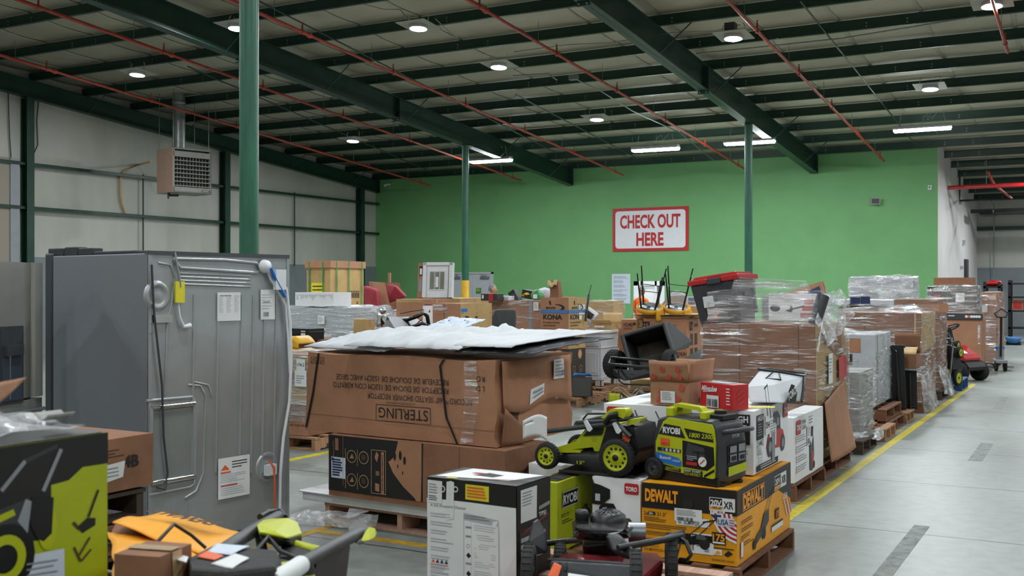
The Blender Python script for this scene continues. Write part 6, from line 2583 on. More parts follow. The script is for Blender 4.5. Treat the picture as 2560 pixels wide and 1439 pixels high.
# flat white-topped load and the big silver-white bundle behind
F1 = fit(2236, 16.3, 2095, 2250, 0.0, d=1.0)
t = load('low wrapped carton with a white foam slab on top, in the second row', F1, .0, hy(765, 16.3), 'kraft_dark', None, 'film', seed=7)
t2 = thing('foam_slab', 'white wrapped foam slab lying under the silver bundle', 'foam', (F1[0], F1[1], hy(765, 16.3) + .03))
mb = MB()
mb.box(-F1[2] - .05, .05, -.05, .9, 0, .07, 'white_sheet', .08)
mb.build('slab', t2, deform=dent(.03, 4, 3))
for i in range(2):
    px = 2150 + i * 26
    b = fit(px, 16.0, px - 22, px + 8, .3, d=.2)
    carton('navy_box', ['small navy carton before the silver bundle, left one', 'small navy carton before the silver bundle, right one'][i], 'box', b, hy(763, 16.0) + .03, hy(741 + i * -2, 16.0), .3, 'navy_print', None, amp=.01, tape=False)


def p_silver(f, r, t, w, d, h, st):
    f.r(.0, 0, w * .36, h * .8, 'kraft_pale', 1.2)
    for i in range(4):
        f.p([(.03 + i * .09, h * .6), (.07 + i * .09, h * .6), (.09 + i * .09, h * .75), (.05 + i * .09, h * .75)], 'blue_tape', 1.4)
    f.r(.05, .1, w * .3, h * .4, 'ink_pale', 1.4)
    f.lines(.07, .12, w * .28, h * .38, 4, 'ink_grey', 3, k=1.6)
    f.r(w * .4, .05, w * .75, h * .3, 'plastic_grey', 1.3)


SV = fit(2279, 18.2, 2125, 2284, 0.0, d=.7)
pallet('pallet', 'pallet stack under the silver-white bundle', SV[0], SV[1] - .03, SV[2], SV[3], m='wood_dark', ends='x')
t = load('high silver-white film-wrapped bundle standing out against the green wall', SV, .135, hy(692, 18.2), 'ink_pale', p_silver, 'film_thick', amp=.03, seed=8)
film_sheet(t, [[(-1.0, -.03, hy(700, 18.2) - .14), (-.6, -.04, hy(690, 18.2) - .13), (.0, -.03, hy(684, 18.2) - .12)], [(-1.0, -.03, hy(705, 18.2) - .17), (-.5, -.05, hy(735, 18.2) - .14), (.02, -.04, hy(750, 18.2) - .14)]], 'film_loose', 24, 12, .03, 9, 'film_top')

# ---- black and lime folded mowers, third row end
fm = W(2372, 16.6)
def small_mower(name, label, loc, yaw, par=None):
    t = thing(name, label, 'lawn mower', loc, yaw, 'folded mowers standing on end')
    mb = MB()
    hull(mb, [(-.2, -.17, .25), (.2, -.17, .25), (.2, .17, .25), (-.2, .17, .25), (-.14, -.12, .62), (.14, -.12, .62), (.14, .08, .58), (-.14, .08, .58), (-.16, -.15, .1), (.16, -.15, .1), (.12, .1, .12), (-.12, .1, .12)], 'plastic_black')
    mb.build('deck', t, bevel=.02)
    for sx in (-1, 1):
        wheel(t, (sx * .22, -.05, .12), .12, .045, (1, 0, 0), hub='lime', hubr=.7)
        wheel(t, (sx * .2, .06, .5), .085, .04, (1, 0, 0), hub='lime', hubr=.7)
    mb = MB()
    mb.tube([(-.17, -.1, .6), (-.19, -.2, .3), (-.18, -.22, .1)], .012, 'conduit', 8)
    mb.tube([(.17, -.1, .6), (.19, -.2, .3), (.18, -.22, .1)], .012, 'conduit', 8)
    mb.tube([(-.17, -.1, .6), (-.1, -.05, .7), (.1, -.05, .7), (.17, -.1, .6)], .012, 'plastic_black', 8)
    mb.build('handle', t)
    mb = MB()
    mb.box(-.16, -.12, -.19, -.16, .42, .50, 'lime')
    mb.box(.12, .16, -.19, -.16, .20, .25, 'lime')
    mb.build('clamp', t, bevel=.005)
    return t


small_mower('folded_mower', 'black mower with lime wheels standing on end, beside the tall wrapped stack', (fm[0] - .05, fm[1] + .02, .122), -.35)
x, y = W(2398, 17.2)
small_mower('folded_mower', 'black mower with lime wheels behind it, next to the red riding mower', (x - .25, y + .15, .175), -.25)
pallet('pallet', 'blue-sided pallet on the yellow line beside the red riding mower', -1.98, 18.10, .75, .8, m='blue_wood', ends='x', h=.17)
pallet('pallet', 'loose pallet end under the folded lime-wheeled mowers', -2.08, 17.30, .7, .6, m='wood_dark', ends='x', h=.12)

# ---- red riding mower
rx, ry = W(2430, 18.7)
RY = -.55
t = thing('riding_mower', 'red and black riding mower with a steering wheel, at the far end of the row', 'riding mower', (rx, ry, 0), RY)
# local: nose towards +x
mb = MB()
prof = [(-.55, .60), (-.50, .62), (-.30, .60), (-.05, .46), (.02, .38), (.0, .34), (-.25, .40), (-.52, .42)]
mb.prism(prof, -.20, .20, 'red_paint', 'y')
mb.build('hood', t, bevel=.03)
mb = MB()
mb.p = None
mb.poly([(-.30, -.12, .613), (-.06, -.12, .475), (-.06, -.02, .475), (-.30, -.02, .613)], 'paper')
mb.build('hood_stripe', t)
mb = MB()
mb.prism([(-.60, .42), (-.25, .40), (.02, .35), (.12, .25), (.10, .18), (-.60, .15)], -.23, .23, 'plastic_black', 'y')
mb.prism([(-.85, .25), (-.6, .28), (-.6, .2), (-.85, .18)], -.25, .25, 'plastic_black', 'y')
mb.build('body', t, bevel=.03)
for yy in (-.26, .26):
    wheel(t, (-.05, yy, .165), .165, .13, (0, 1, 0), hub='plastic_black', hubr=.5)
    wheel(t, (-.95, yy, .20), .20, .16, (0, 1, 0), hub='plastic_black', hubr=.5)
mb = MB()
mb.tube([(-.36, 0, .58), (-.44, 0, .88)], .022, 'plastic_black', 10)
mb.build('steering_column', t)
mb = MB()
c = Vector((-.45, 0, .90))
n_ = 20
ax = Vector((-.45, 0, .9)).normalized()
u = ax.orthogonal().normalized()
v = ax.cross(u)
mb.tube([c + (u * math.cos(2 * math.pi * i / n_) + v * math.sin(2 * math.pi * i / n_)) * .16 for i in range(n_ + 1)], .014, 'plastic_black', 8)
for a in (0, 2.1, 4.2):
    mb.cyl(c, c + (u * math.cos(a) + v * math.sin(a)) * .15, .012, 'plastic_black', 6)
mb.build('steering_wheel', t)
mb = MB()
mb.prism([(-1.05, .42), (-.80, .44), (-.80, .50), (-1.0, .50), (-1.06, .85), (-1.12, .85)], -.18, .18, 'plastic_black', 'y')
mb.build('seat', t, bevel=.02)
mb = MB()
mb.box(-.32, -.22, -.26, -.25, .74, .90, 'plastic_black')
mb.box(-.30, -.20, -.262, -.252, .68, .74, 'paper')
mb.build('hang_tag', t)

# ---- stacks beyond
C3 = fit(2453, 20.2, 2360, 2497, 0.0, d=.85)


def p_c3(f, r, t, w, d, h, st):
    f.lines(w * .25, h * .4, w * .5, h * .6, 4, 'ink_brown', 3)
    f.fr(w * .72, .25, w * .78, .32, .006, 'paper', 1.3)
    st.append(('film_tape', 'f', lambda q: q.r(w - .06, h * .55, w - .02, h * .9, 'film_thick')))


carton('shipping_carton', 'large brown carton behind the red riding mower', 'box', C3, .0, hy(798, 20.2), 0, 'kraft', p_c3, amp=.008)
pk = (C3[0] + .03, C3[1] - .02, C3[2] + .1, .25)


def p_fp(f, r, t, w, d, h, st):
    f.r(0, 0, w, h, 'plastic_grey', 1.1)
    f.lines(w * .2, h * .3, w * .42, h * .7, 1, 'paper')
    for i in range(6):
        f.c(w * (.62 + .06 * i), h * .5, .025, 'orange_label' if i == 1 else 'paper', 1.5)


carton('fireplace_carton', 'long thin dark carton lying on the large brown carton behind the riding mower', 'box', pk, hy(798, 20.2) + .004, hy(783, 20.2) + .01, 0, 'kraft', p_fp, amp=.003, tape=False)
U1 = fit(2438, 20.6, 2318, 2460, 0.0, d=.9)


def p_u1(f, r, t, w, d, h, st):
    f.r(.0, h - .12, w * .5, h, 'black_box', 1.3)
    f.t('GORILLA', .12, h - .085, .05, 'paper', w=.3, k=1.8)
    f.p([(.03, h - .09), (.09, h - .09), (.06, h - .03)], 'orange_print', 1.8)
    f.r(.12, h - .2, .25, h - .15, 'faded_red', 1.6)
    f.r(w * .6, .2, w * .78, h - .12, 'white_box', 1.4)
    f.bars(w * .62, .25, w * .76, h - .2, 'ink_grey', 8)


load('film-wrapped stack with a black top carton, right end of the green wall', U1, hy(783, 20.2) + .015, hy(715, 20.6), 'charcoal_box', p_u1, 'film_thick', amp=.03, seed=11)
U2 = fit(2432, 20.9, 2334, 2438, 0.0, d=.5)
carton('shipping_carton', 'flat brown carton topmost of the stack at the right end of the green wall', 'box', U2, hy(713, 20.6) + .02, hy(692, 20.9), 0, 'kraft_dark', None, amp=.006)
R1 = fit(2490, 21.6, 2452, 2510, 0.0)


def p_r1(f, r, t, w, d, h, st):
    f.ln(0, h * .62, w, h * .62, .01, 'ink_brown', 1.2)
    f.r(.02, h * .72, .12, h * .82, 'white_box', 1.4)
    f.c(w * .5, h * .9, .02, 'ink', 1.4)
    for i in range(3):
        r.r(.1, .1 + i * .4, .3, .3 + i * .4, 'navy_print', 1.2)


load('tall narrow stack of wrapped cartons beside the pallet jack', R1, .10, hy(729, 21.6), 'kraft', p_r1, 'film', seed=12)
pallet('pallet', 'pallet under the tall narrow stack beside the pallet jack', R1[0], R1[1], R1[2], R1[3], m='wood_old', ends='x', h=.10)
# ---- pallet jack
jx, jy = W(2502, 20.9)
t = thing('pallet_jack', 'pallet jack with an upright black handle, at the far end of the right row', 'pallet jack', (jx, jy, 0), -1.3)
mb = MB()
mb.tube([(.0, 0, .28), (.03, 0, .75), (.04, 0, 1.05)], .022, 'plastic_black', 8)
mb.tube([(.04, -.12, 1.12), (.04, -.08, 1.04), (.04, .08, 1.04), (.04, .12, 1.12), (.04, 0, 1.2), (.04, -.12, 1.12)], .014, 'plastic_black', 8)
mb.build('handle', t)
mb = MB()
mb.cyl((-.1, 0, .2), (-.1, 0, .45), .07, 'ink_grey', 14)
mb.box(-.25, .12, -.1, .1, .16, .22, 'ink_grey')
mb.build('pump', t, bevel=.01)
mb = MB()
mb.box(-.15, -.05, -.08, .08, .42, .47, 'blue_print')
mb.build('blue_cap', t)
wheel(t, (-.02, -.08, .10), .10, .05, (0, 1, 0), hub='plastic_black')
wheel(t, (-.02, .08, .10), .10, .05, (0, 1, 0), hub='plastic_black')
for yy in (-.25, .12):
    mb = MB()
    mb.box(-.5, -.2, yy, yy + .15, .05, .10, 'ink_grey')
    mb.build('fork', t)

# ---- black racks against the far wall
def rack(label, px0, px1, z, h, shelves, name='shelf_rack'):
    a, b = W(px0, z), W(px1, z)
    wd = b[0] - a[0]
    t = thing(name, label, 'shelf', (a[0], a[1], 0))
    for x in (0, wd):
        for y in (0, .55):
            mb = MB()
            mb.box(x - .04, x + .04, y - .04, y + .04, 0, h, 'plastic_black')
            mb.build('post', t)
    for s in shelves:
        mb = MB()
        mb.box(-.04, wd + .04, -.04, .59, s - .05, s, 'plastic_black')
        mb.build('shelf', t)
    return t


rack('low black shelf rack beyond the pallet jack', 2462, 2500, 31.0, 1.78, (.5, 1.1, 1.65))
rack('tall black shelf rack at the right picture edge', 2524, 2600, 32.0, 1.83, (.45, .95, 1.35, 1.75))
t = thing('red_carton', 'small red and tan carton on the tall black rack', 'box', (*W(2558, 31.9), .95), 0)
mb = MB()
mb.box(-.3, 0, 0, .3, 0, .30, 'kraft')
Fc(mb, (-.3, 0, 0), (1, 0, 0), (0, 0, 1), .004).p([(.03, .05), (.26, .03), (.27, .25), (.05, .27)], 'red_print')
mb.build('body', t)
t = thing('red_bag', 'bright red bundle on top of the low black rack', 'bag', (*W(2482, 31.1), 1.66), 0)
mb = MB()
mb.ell((0, .25, .07), (.26, .15, .09), 'red_paint')
mb.build('bundle', t, deform=dent(.04, 6, 2))
t = thing('blue_basin', 'blue plastic tub on the floor at the right picture edge', 'tub', (*W(2534, 30.6), 0), 0)
mb = MB()
mb.lathe((0, 0, .05), (0, 0, 1), [(0, .001), (0, .14), (.10, .20), (.17, .22), (.17, .19), (.05, .12), (.05, .001)], 'blue_tape', 20)
mb.build('tub', t)
mb = MB()
for s in (-1, 1):
    mb.cyl((s * .15, -.05, 0), (s * .15, .05, .06), .05, 'plastic_black', 10)
mb.cyl((-.15, 0, .04), (.15, 0, .04), .04, 'plastic_black', 10)
mb.build('base', t)
# ================================================================ middle: goods in the left rows
# ---- wrapped cartons between the refrigerator and the long carton
E1 = fit(771, 10.75, 650, 800, 0.0, d=.9)


def p_e1(f, r, t, w, d, h, st):
    f.r(0, .0, w, .14, 'kraft', 1.1)
    f.t('PARTICULAR SQUARE', w - .42, .09, .022, 'ink_brown', w=.4)
    f.ln(0, .30, w, .30, .008, 'ink_brown', 1.2)
    f.ln(0, .52, w, .52, .008, 'ink_brown', 1.2)
    f.r(0, .31, w, .50, 'kraft_tan', 1.15)
    f.r(0, .62, w, h, 'kraft_tan', 1.15)


t = carton('wrapped_load', 'film-wrapped stack of cartons tagged 174.2 beside the grey refrigerator', 'wrapped load', E1, .135, hy(886, 10.75), 0, 'kraft_dark', p_e1, amp=.004, tape=False)
wrap(t, E1[2], E1[3], .14, hy(886, 10.75) - .135, 'film_thick', amp=.012, seed=3)
mb = MB()
f = Fc(mb, (-E1[2], -.026, 0), (1, 0, 0), (0, 0, 1), .002)
f.r(E1[2] - .13, .63, E1[2] - .02, .76, 'paper')
f.t('174.2', E1[2] - .12, .69, .03, 'ink', w=.09)
f.r(E1[2] - .15, .49, E1[2] - .0, .65, 'paper', 1.5)
f.lines(E1[2] - .13, .51, E1[2] - .03, .60, 4, 'ink_grey', 2, k=2)
mb.build('shipping_label', t)
pallet('pallet', 'pallet under the stack tagged 174.2', E1[0] + .12, E1[1] - .05, E1[2] + .1, .95, m='wood', ends='y')
# ---- yellow tools, black case behind it
x, y = W(745, 12.4)
t = thing('yellow_housing', 'curved yellow plastic housing above the stack tagged 174.2', 'machine cover', (x, y, 0))
mb = MB()
mb.box(-.3, .12, -.1, .3, 0, .84, 'plastic_black')
mb.build('base', t, bevel=.01)
mb = MB()
for zc, ln_ in ((1.0, .16), (.86, .22)):
    mb.grid(lambda a, b: (-.12 + ln_ * 1.4 * a, -.12 + .3 * b, zc + .08 * math.sin(a * math.pi) - .03), 10, 4, 'yellow_plastic')
    mb.grid(lambda a, b: (-.12 + ln_ * 1.4 * a, -.12, zc - .03 + (.08 * math.sin(a * math.pi)) * b - .05 * (1 - b)), 10, 4, 'yellow_plastic')
mb.build('cover', t, solid=.01)
x, y = W(772, 13.2)
t = thing('tool_case', 'black plastic case on a brown carton, left of the long carton', 'case', (x, y, hy(852, 13.2)))
mb = MB()
mb.box(-.32, 0, 0, .3, 0, .16, 'plastic_black')
mb.box(-.33, .01, -.01, .31, .10, .12, 'plastic_gloss')
mb.build('shell', t, bevel=.01)
mb = MB()
Fc(mb, (-.32, 0, 0), (1, 0, 0), (0, 0, 1), .004).r(.2, .03, .27, .13, 'paper')
mb.build('label_tag', t)
carton('shipping_carton', 'brown carton under the black plastic case', 'box', fit(808, 13.3, 700, 830, 0, d=.5), .0, hy(829, 13.3) - .09, 0, 'kraft_dark', None)

# ---- grey wrapped pack with a white box on it
F1_ = fit(884, 15.2, 700, 905, 0.0, d=.9)
t = load('wide grey film-wrapped pack left of the strapped tan box', F1_, .0, hy(768, 15.2), 'ink_pale', None, 'film_thick', amp=.02, seed=4)
mb = MB()
f = Fc(mb, (-F1_[2], -.03, 0), (1, 0, 0), (0, 0, 1), .002)
x_, z_ = fcoord(F1_, 0, 'f', 798, 808)
f.r(x_, z_, x_ + .12, z_ + .12, 'paper')
f.lines(x_ + .01, z_ + .02, x_ + .1, z_ + .1, 4, 'ink_grey')
mb.build('shipping_label', t)


def p_wb(f, r, t, w, d, h, st):
    rg = random.Random(2)
    for i in range(34):
        x = .03 + i * (w - .05) / 34
        f.r(x, h - .03 - rg.uniform(.01, .08), x + .004, h - .03, 'ink_grey', 1.3)


F2_ = fit(835, 15.4, 738, 842, 0.0, d=.4)
carton('white_carton', 'white carton with fine grey drip print on the grey wrapped pack', 'box', F2_, hy(768, 15.2) + .02, hy(729, 15.4), 0, 'white_box', p_wb, amp=.002, tape=False)

# ---- tall strapped tan box
T3 = fit(826, 21.5, 767, 909, 0.0)
T3z = hy(652, 21.5)


def p_t3(f, r, t, w, d, h, st):
    f.r(.12, h - .78, w * .75, h - .42, 'yellow_label', 1.3)
    f.lines(.15, h - .75, w * .7, h - .47, 4, 'ink_brown', 2, k=1.6)
    f.r(.1, h - 1.0, w * .6, h - .83, 'yellow_label', 1.3)
    f.lines(.12, h - .98, w * .5, h - .86, 2, 'ink_brown', 2, k=1.6)
    r.r(d * .22, h - 1.05, d * .38, h - .62, 'yellow_label', 1.3)
    r.lines(d * .24, h - 1.02, d * .36, h - .66, 5, 'ink_brown', 3, k=1.6)
    for i in range(4):
        r.fr(d * (.55 + i * .08), h - .72, d * (.62 + i * .08), h - .58, .01, 'ink', 1.3)
        r.r(d * (.57 + i * .08), h - .70, d * (.60 + i * .08), h - .62, 'ink_brown', 1.3)
    r.r(d * .78, h - .85, d * .82, h - .80, 'ink_brown', 1.3)
    st.append(('barcode_label', 'f', lambda q: (q.r(w * .72, h - .95, w * .95, h - .62, 'paper'), q.bars(w * .75, h - .93, w * .92, h - .85, 'ink', 6))))


t = carton('appliance_box', 'tall tan appliance box with green straps, left of the green wall', 'box', T3, .0, T3z, 0, 'kraft_tan', p_t3, amp=.004)
mb = MB()
mb.box(-T3[2] - .03, .03, -.03, T3[3] + .03, T3z - .12, T3z + .02, 'kraft')
mb.build('lid', t)
mb = MB()
for x in (-T3[2] * .88, -T3[2] * .3):
    mb.box(x, x + .03, -.035, -.03, 0, T3z, 'green_bag')
for y in (T3[3] * .14, T3[3] * .5, T3[3] * .9):
    mb.box(.03, .036, y, y + .03, 0, T3z + .02, 'green_bag')
mb.build('strap', t)
T4 = fit(937, 15.0, 895, 939, 0.0, d=.3)
T4 = fit(915, 14.5, 884, 938, 0.0)
t = carton('shipping_carton', 'small tan carton with yellow tape, between the grey pack and the black frame', 'box', T4, .9, hy(797, 14.5), 0, 'kraft_tan', None)
mb = MB()
f = Fc(mb, (-T4[2], 0, hy(797, 14.5) - .9), (1, 0, 0), (0, 1, 0), .006)
f.r(.04, .0, .12, T4[3] * .7, 'yellow_label')
mb.build('yellow_tape', t)
carton('shipping_carton', 'plain carton under the small tan carton with yellow tape', 'box', (T4[0] + .05, T4[1] - .05, .5, .5), .0, .895, 0, 'kraft_dark', None)

# ---- red cushions and cardboard
def cushion(label, A, B, C, D, th, m='wine_fabric', name='seat_cushion', cat='cushion', z=19.0):
    P = [P3(*p) for p in (A, B, C, D)]
    o = sum(P, Vector()) / 4
    t, M = world_thing(name, label, cat, o)
    mb = MB()
    mb.M = M
    off = Vector((-.1, th, 0))
    hull(mb, P + [p + off for p in P], m)
    mb.build('panel', t, bevel=.03 if 'cushion' in name else .004)
    return t


cushion('dark red chair back leaning left behind the tan carton', (912, 785, 18.5), (948, 785, 18.3), (940, 722, 18.5), (908, 712, 18.8), .25)
cushion('large dark red cushion sloping right, left of the white door unit', (960, 760, 19.0), (1015, 740, 18.6), (988, 712, 18.8), (968, 708, 19.2), .2)
cushion('bent brown cardboard panel between the two dark red cushions', (945, 782, 18.9), (980, 780, 18.8), (962, 705, 19.0), (930, 702, 19.1), .04, 'kraft', 'cardboard_sheet', 'cardboard')
cushion('brown cardboard behind the right dark red cushion', (975, 775, 19.6), (1008, 770, 19.4), (1000, 706, 19.5), (968, 704, 19.7), .03, 'kraft_dark', 'cardboard_sheet', 'cardboard')
t, M = world_thing('wooden_stake', 'upright orange-brown wooden stake against the green wall', 'stake', (*W(974, 19.8), 0))
mb = MB()
mb.M = M
p = W(974, 19.8)
mb.box(p[0] - .02, p[0] + .02, p[1] - .02, p[1] + .02, 0, hy(680, 19.8), 'kraft')
mb.build('stake', t)
b = fit(1000, 18.6, 905, 1010, 0, d=1.0)
load('dark film-wrapped load under the dark red cushions', b, .0, hy(776, 18.6), 'dark_red', None, 'film_thick', seed=5)

# ---- white door unit
dz = 17.8
DU = fit(1056, dz, 1044, 1122, .55)
DUz = hy(742, dz)
t = thing('door_unit', 'boxed white entry door unit with a three-pane window, leaning back', 'door unit', (DU[0], DU[1], DUz), .55 - .45, rot=(-.12, -.0, .30))
dw_, dh_ = .50, .58
mb = MB()
mb.box(0, dw_, 0, .10, 0, dh_, 'plastic_white')
f = Fc(mb, (0, 0, 0), (1, 0, 0), (0, 0, 1), .004)
mb.box(0, .06, -.03, 0, 0, dh_, 'plastic_white')
mb.box(dw_ - .05, dw_, -.03, 0, 0, dh_, 'plastic_white')
mb.box(0, dw_, -.03, 0, dh_ - .05, dh_, 'plastic_white')
f.ln(dw_ - .07, 0, dw_ - .07, dh_ - .06, .006, 'ink')
mb.build('frame', t)
mb = MB()
f = Fc(mb, (.12, -.003, .14), (1, 0, 0), (0, 0, 1), .003)
for i in range(3):
    f.r(.0 + i * .085, 0, .07 + i * .085, .28, 'window_glass')
f.r(.095, .03, .145, .2, 'paper', 2)
f.fr(-.015, -.02, .255, .30, .012, 'plastic_white', 2)
mb.build('glass', t)
mb = MB()
mb.box(-.09, .0, .0, .14, 0, dh_ - .01, 'kraft')
f = Fc(mb, (-.085, -.004, 0), (1, 0, 0), (0, 0, 1), .003)
f.r(.02, .1, .075, .3, 'ink_grey')
f.r(.02, .36, .075, dh_ - .06, 'ink')
f.r(.03, .38, .065, dh_ - .1, 'paper', 1.5)
mb.build('corner_wrap', t)


def p_rl(f, r, t, w, d, h, st):
    f.lines(w * .3, h * .4, w * .6, h * .5, 2, 'ink_brown')
    f.r(.0, h - .05, w, h, 'kraft_tan', 1.1)
    r.r(.05, h * .1, d - .05, h - .08, 'dark_red', 1.2)
    r.r(.0, h * .55, d * .35, h - .1, 'paper', 1.5)
    r.lines(.1, h * .2, d - .1, h * .6, 5, 'paper', 3, k=1.6)


RLx = fit(1056, 16.6, 991, 1085, 0.0, d=.8)
RLz = hy(746, 16.6)
t = carton('shipping_carton', 'brown carton with a dark red printed side, under the white door unit', 'box', RLx, .0, RLz, 0, 'kraft', p_rl, amp=.01)
RLy = fit(1150, 17.6, 1056, 1165, 0.0, d=1.0)
carton('shipping_carton', 'carton under the right part of the white door unit, topped with white film', 'box', RLy, .0, DUz - .012, 0, 'kraft_tan', None, amp=.01)

# ---- black bicycle-like frame and its pile
t, M = world_thing('machine_frame', 'tangle of black bent tubes and panels in front of the brown cartons', 'frame', (*W(1010, 14.0), .95))
mb = MB()
mb.M = M
mb.tube([P3(*p) for p in ((998, 800, 14), (1020, 797, 13.9), (1045, 788, 13.8), (1058, 780, 13.9), (1068, 788, 14), (1072, 812, 14))], .026, 'plastic_gloss', 10)
mb.tube([P3(*p) for p in ((1000, 782, 14.1), (1030, 776, 14.0), (1060, 772, 14.1))], .006, 'plastic_black', 6)
mb.tube([P3(*p) for p in ((1030, 815, 13.8), (1055, 806, 13.8), (1078, 812, 13.9), (1035, 820, 13.8))], .022, 'plastic_black', 8)
mb.build('tube', t)
mb = MB()
mb.M = M
mb.tube([P3(*p) for p in ((996, 792, 14.1), (995, 806, 14.0), (1004, 814, 13.9), (1040, 808, 13.9), (1055, 796, 13.9))], .008, 'pipe_red', 6)
mb.build('copper_pipe', t)
mb = MB()
mb.M = M
hull(mb, [P3(*p) for p in ((957, 822, 13.6), (967, 788, 13.9), (998, 790, 14.0), (1035, 790, 14.2), (1075, 812, 14.0), (1080, 830, 13.7), (960, 842, 13.4), (1000, 842, 13.3))], 'plastic_black')
mb.build('panel', t, bevel=.01)
for (px, py) in ((1000, 812), (1008, 818), (1002, 793)):
    pass
mb = MB()
mb.M = M
mb.ell(P3(957, 775, 14.0), (.05, .05, .045), 'chrome')
mb.lathe(P3(950, 815, 14.0), (0, 0, 1), [(0, .05), (.05, .07), (.1, .03), (.14, .05), (.18, .02)], 'chrome', 14)
mb.build('chrome_fitting', t)
b = fit(1088, 13.6, 945, 1095, 0, d=.9)
carton('shipping_carton', 'brown carton under the tangle of black tubes', 'box', b, .0, .955, 0, 'kraft_dark', None)
LO = fit(1086, 12.9, 982, 1092, 0.0, d=.5)
t = carton('open_tray', 'low open brown tray carton with a white label, behind the white sheets', 'box', LO, hy(862, 12.9), hy(828, 12.9), 0, 'kraft_dark', lambda f, r, t, w, d, h, st: st.append(('address_label', 'f', lambda q: (q.r(.06, .03, .16, h - .02, 'paper'), q.r(.07, .06, .15, .07, 'ink', 1.4)))), amp=.006, closed=False)
carton('shipping_carton', 'plain carton under the low open tray', 'box', (LO[0] - .01, LO[1] + .01, LO[2] - .02, .48), .0, hy(862, 12.9) - .004, 0, 'kraft', None)

# ---- two-tone carton, grey chair, long carton
H1 = fit(1150, 12.75, 1082, 1228, 0.0)
H1z = hy(757, 12.75)


def p_h1(f, r, t, w, d, h, st):
    f.ln(w * .42, 0, w * .42, h, .006, 'ink_brown')
    r.r(0, 0, d, h, 'kraft_tan', 1.05)
    r.ln(.02, h - .11, d - .02, h - .12, .004, 'ink_brown', 1.3)
    r.p([(.1, h - .15), (.4, h - .16), (.38, h - .20), (.12, h - .19)], 'ink', 1.3)
    r.r(.02, h - .10, .16, h - .06, 'blue_print', 1.3)
    st.append(('shipping_label', 'r', lambda q: (q.r(.33, h - .62, .62, h - .38, 'paper'), q.lines(.36, h - .6, .58, h - .42, 4, 'ink_grey'), q.r(.42, h - .4, .55, h - .3, 'paper'))))


t = carton('shipping_carton', 'tall two-tone brown carton with a white address label, left of the grey chair back', 'box', H1, .0, H1z, 0, 'kraft', p_h1, amp=.012)
film_sheet(t, [[(-H1[2], -.015, H1z - .02), (-H1[2] * .5, -.02, H1z - .0), (.01, -.01, H1z - .03)], [(-H1[2] * .9, -.02, H1z - .12), (-H1[2] * .5, -.02, H1z - .1), (.02, .3, H1z - .25)]], 'film', 20, 8, .01, 3, 'film')

cz = 12.1
t, M = world_thing('chair_back', 'charcoal upholstered chair back standing behind the white sheets', 'chair', (*W(1258, cz), 0))
P = [P3(*p) for p in ((1228, 900, cz), (1283, 905, cz), (1290, 790, cz + .1), (1288, 774, cz + .1), (1280, 772, cz + .1), (1238, 773, cz), (1230, 790, cz))]
mb = MB()
mb.M = M
hull(mb, P + [p + Vector((-.04, .09, 0)) for p in P], 'charcoal_fabric')
mb.build('backrest', t, bevel=.02)
mb = MB()
mb.M = M
p = W(1256, cz + .15)
mb.box(p[0] - .25, p[0] + .25, p[1] + .05, p[1] + .5, .35, .5, 'charcoal_fabric')
mb.build('seat', t, bevel=.03)
for sx in (-.2, .2):
    for sy in (.1, .45):
        mb = MB()
        mb.M = M
        mb.cyl((p[0] + sx, p[1] + sy, 0), (p[0] + sx, p[1] + sy, .36), .015, 'plastic_black', 8)
        mb.build('leg', t)

H3 = fit(1356, 15.5, 1222, 1390, 0.0, d=.9)
H3z = hy(750, 15.5)
t = load('wide film-wrapped brown carton behind the grey chair back', H3, .0, H3z, 'kraft', lambda f, r, t, w, d, h, st: (f.ln(w * .78, 0, w * .78, h, .05, 'ink_grey', 1.2), f.t('N2', .28, .68, .05, 'ink')), 'film', seed=9, name='shipping_carton', cat='box')
mb = MB()
f = Fc(mb, (-H3[2], -.026, 0), (1, 0, 0), (0, 0, 1), .002)
f.r(H3[2] - .13, H3z - .14, H3[2] - .05, H3z - .02, 'paper')
f.lines(H3[2] - .12, H3z - .12, H3[2] - .06, H3z - .04, 3, 'ink_grey')
mb.build('label', t)


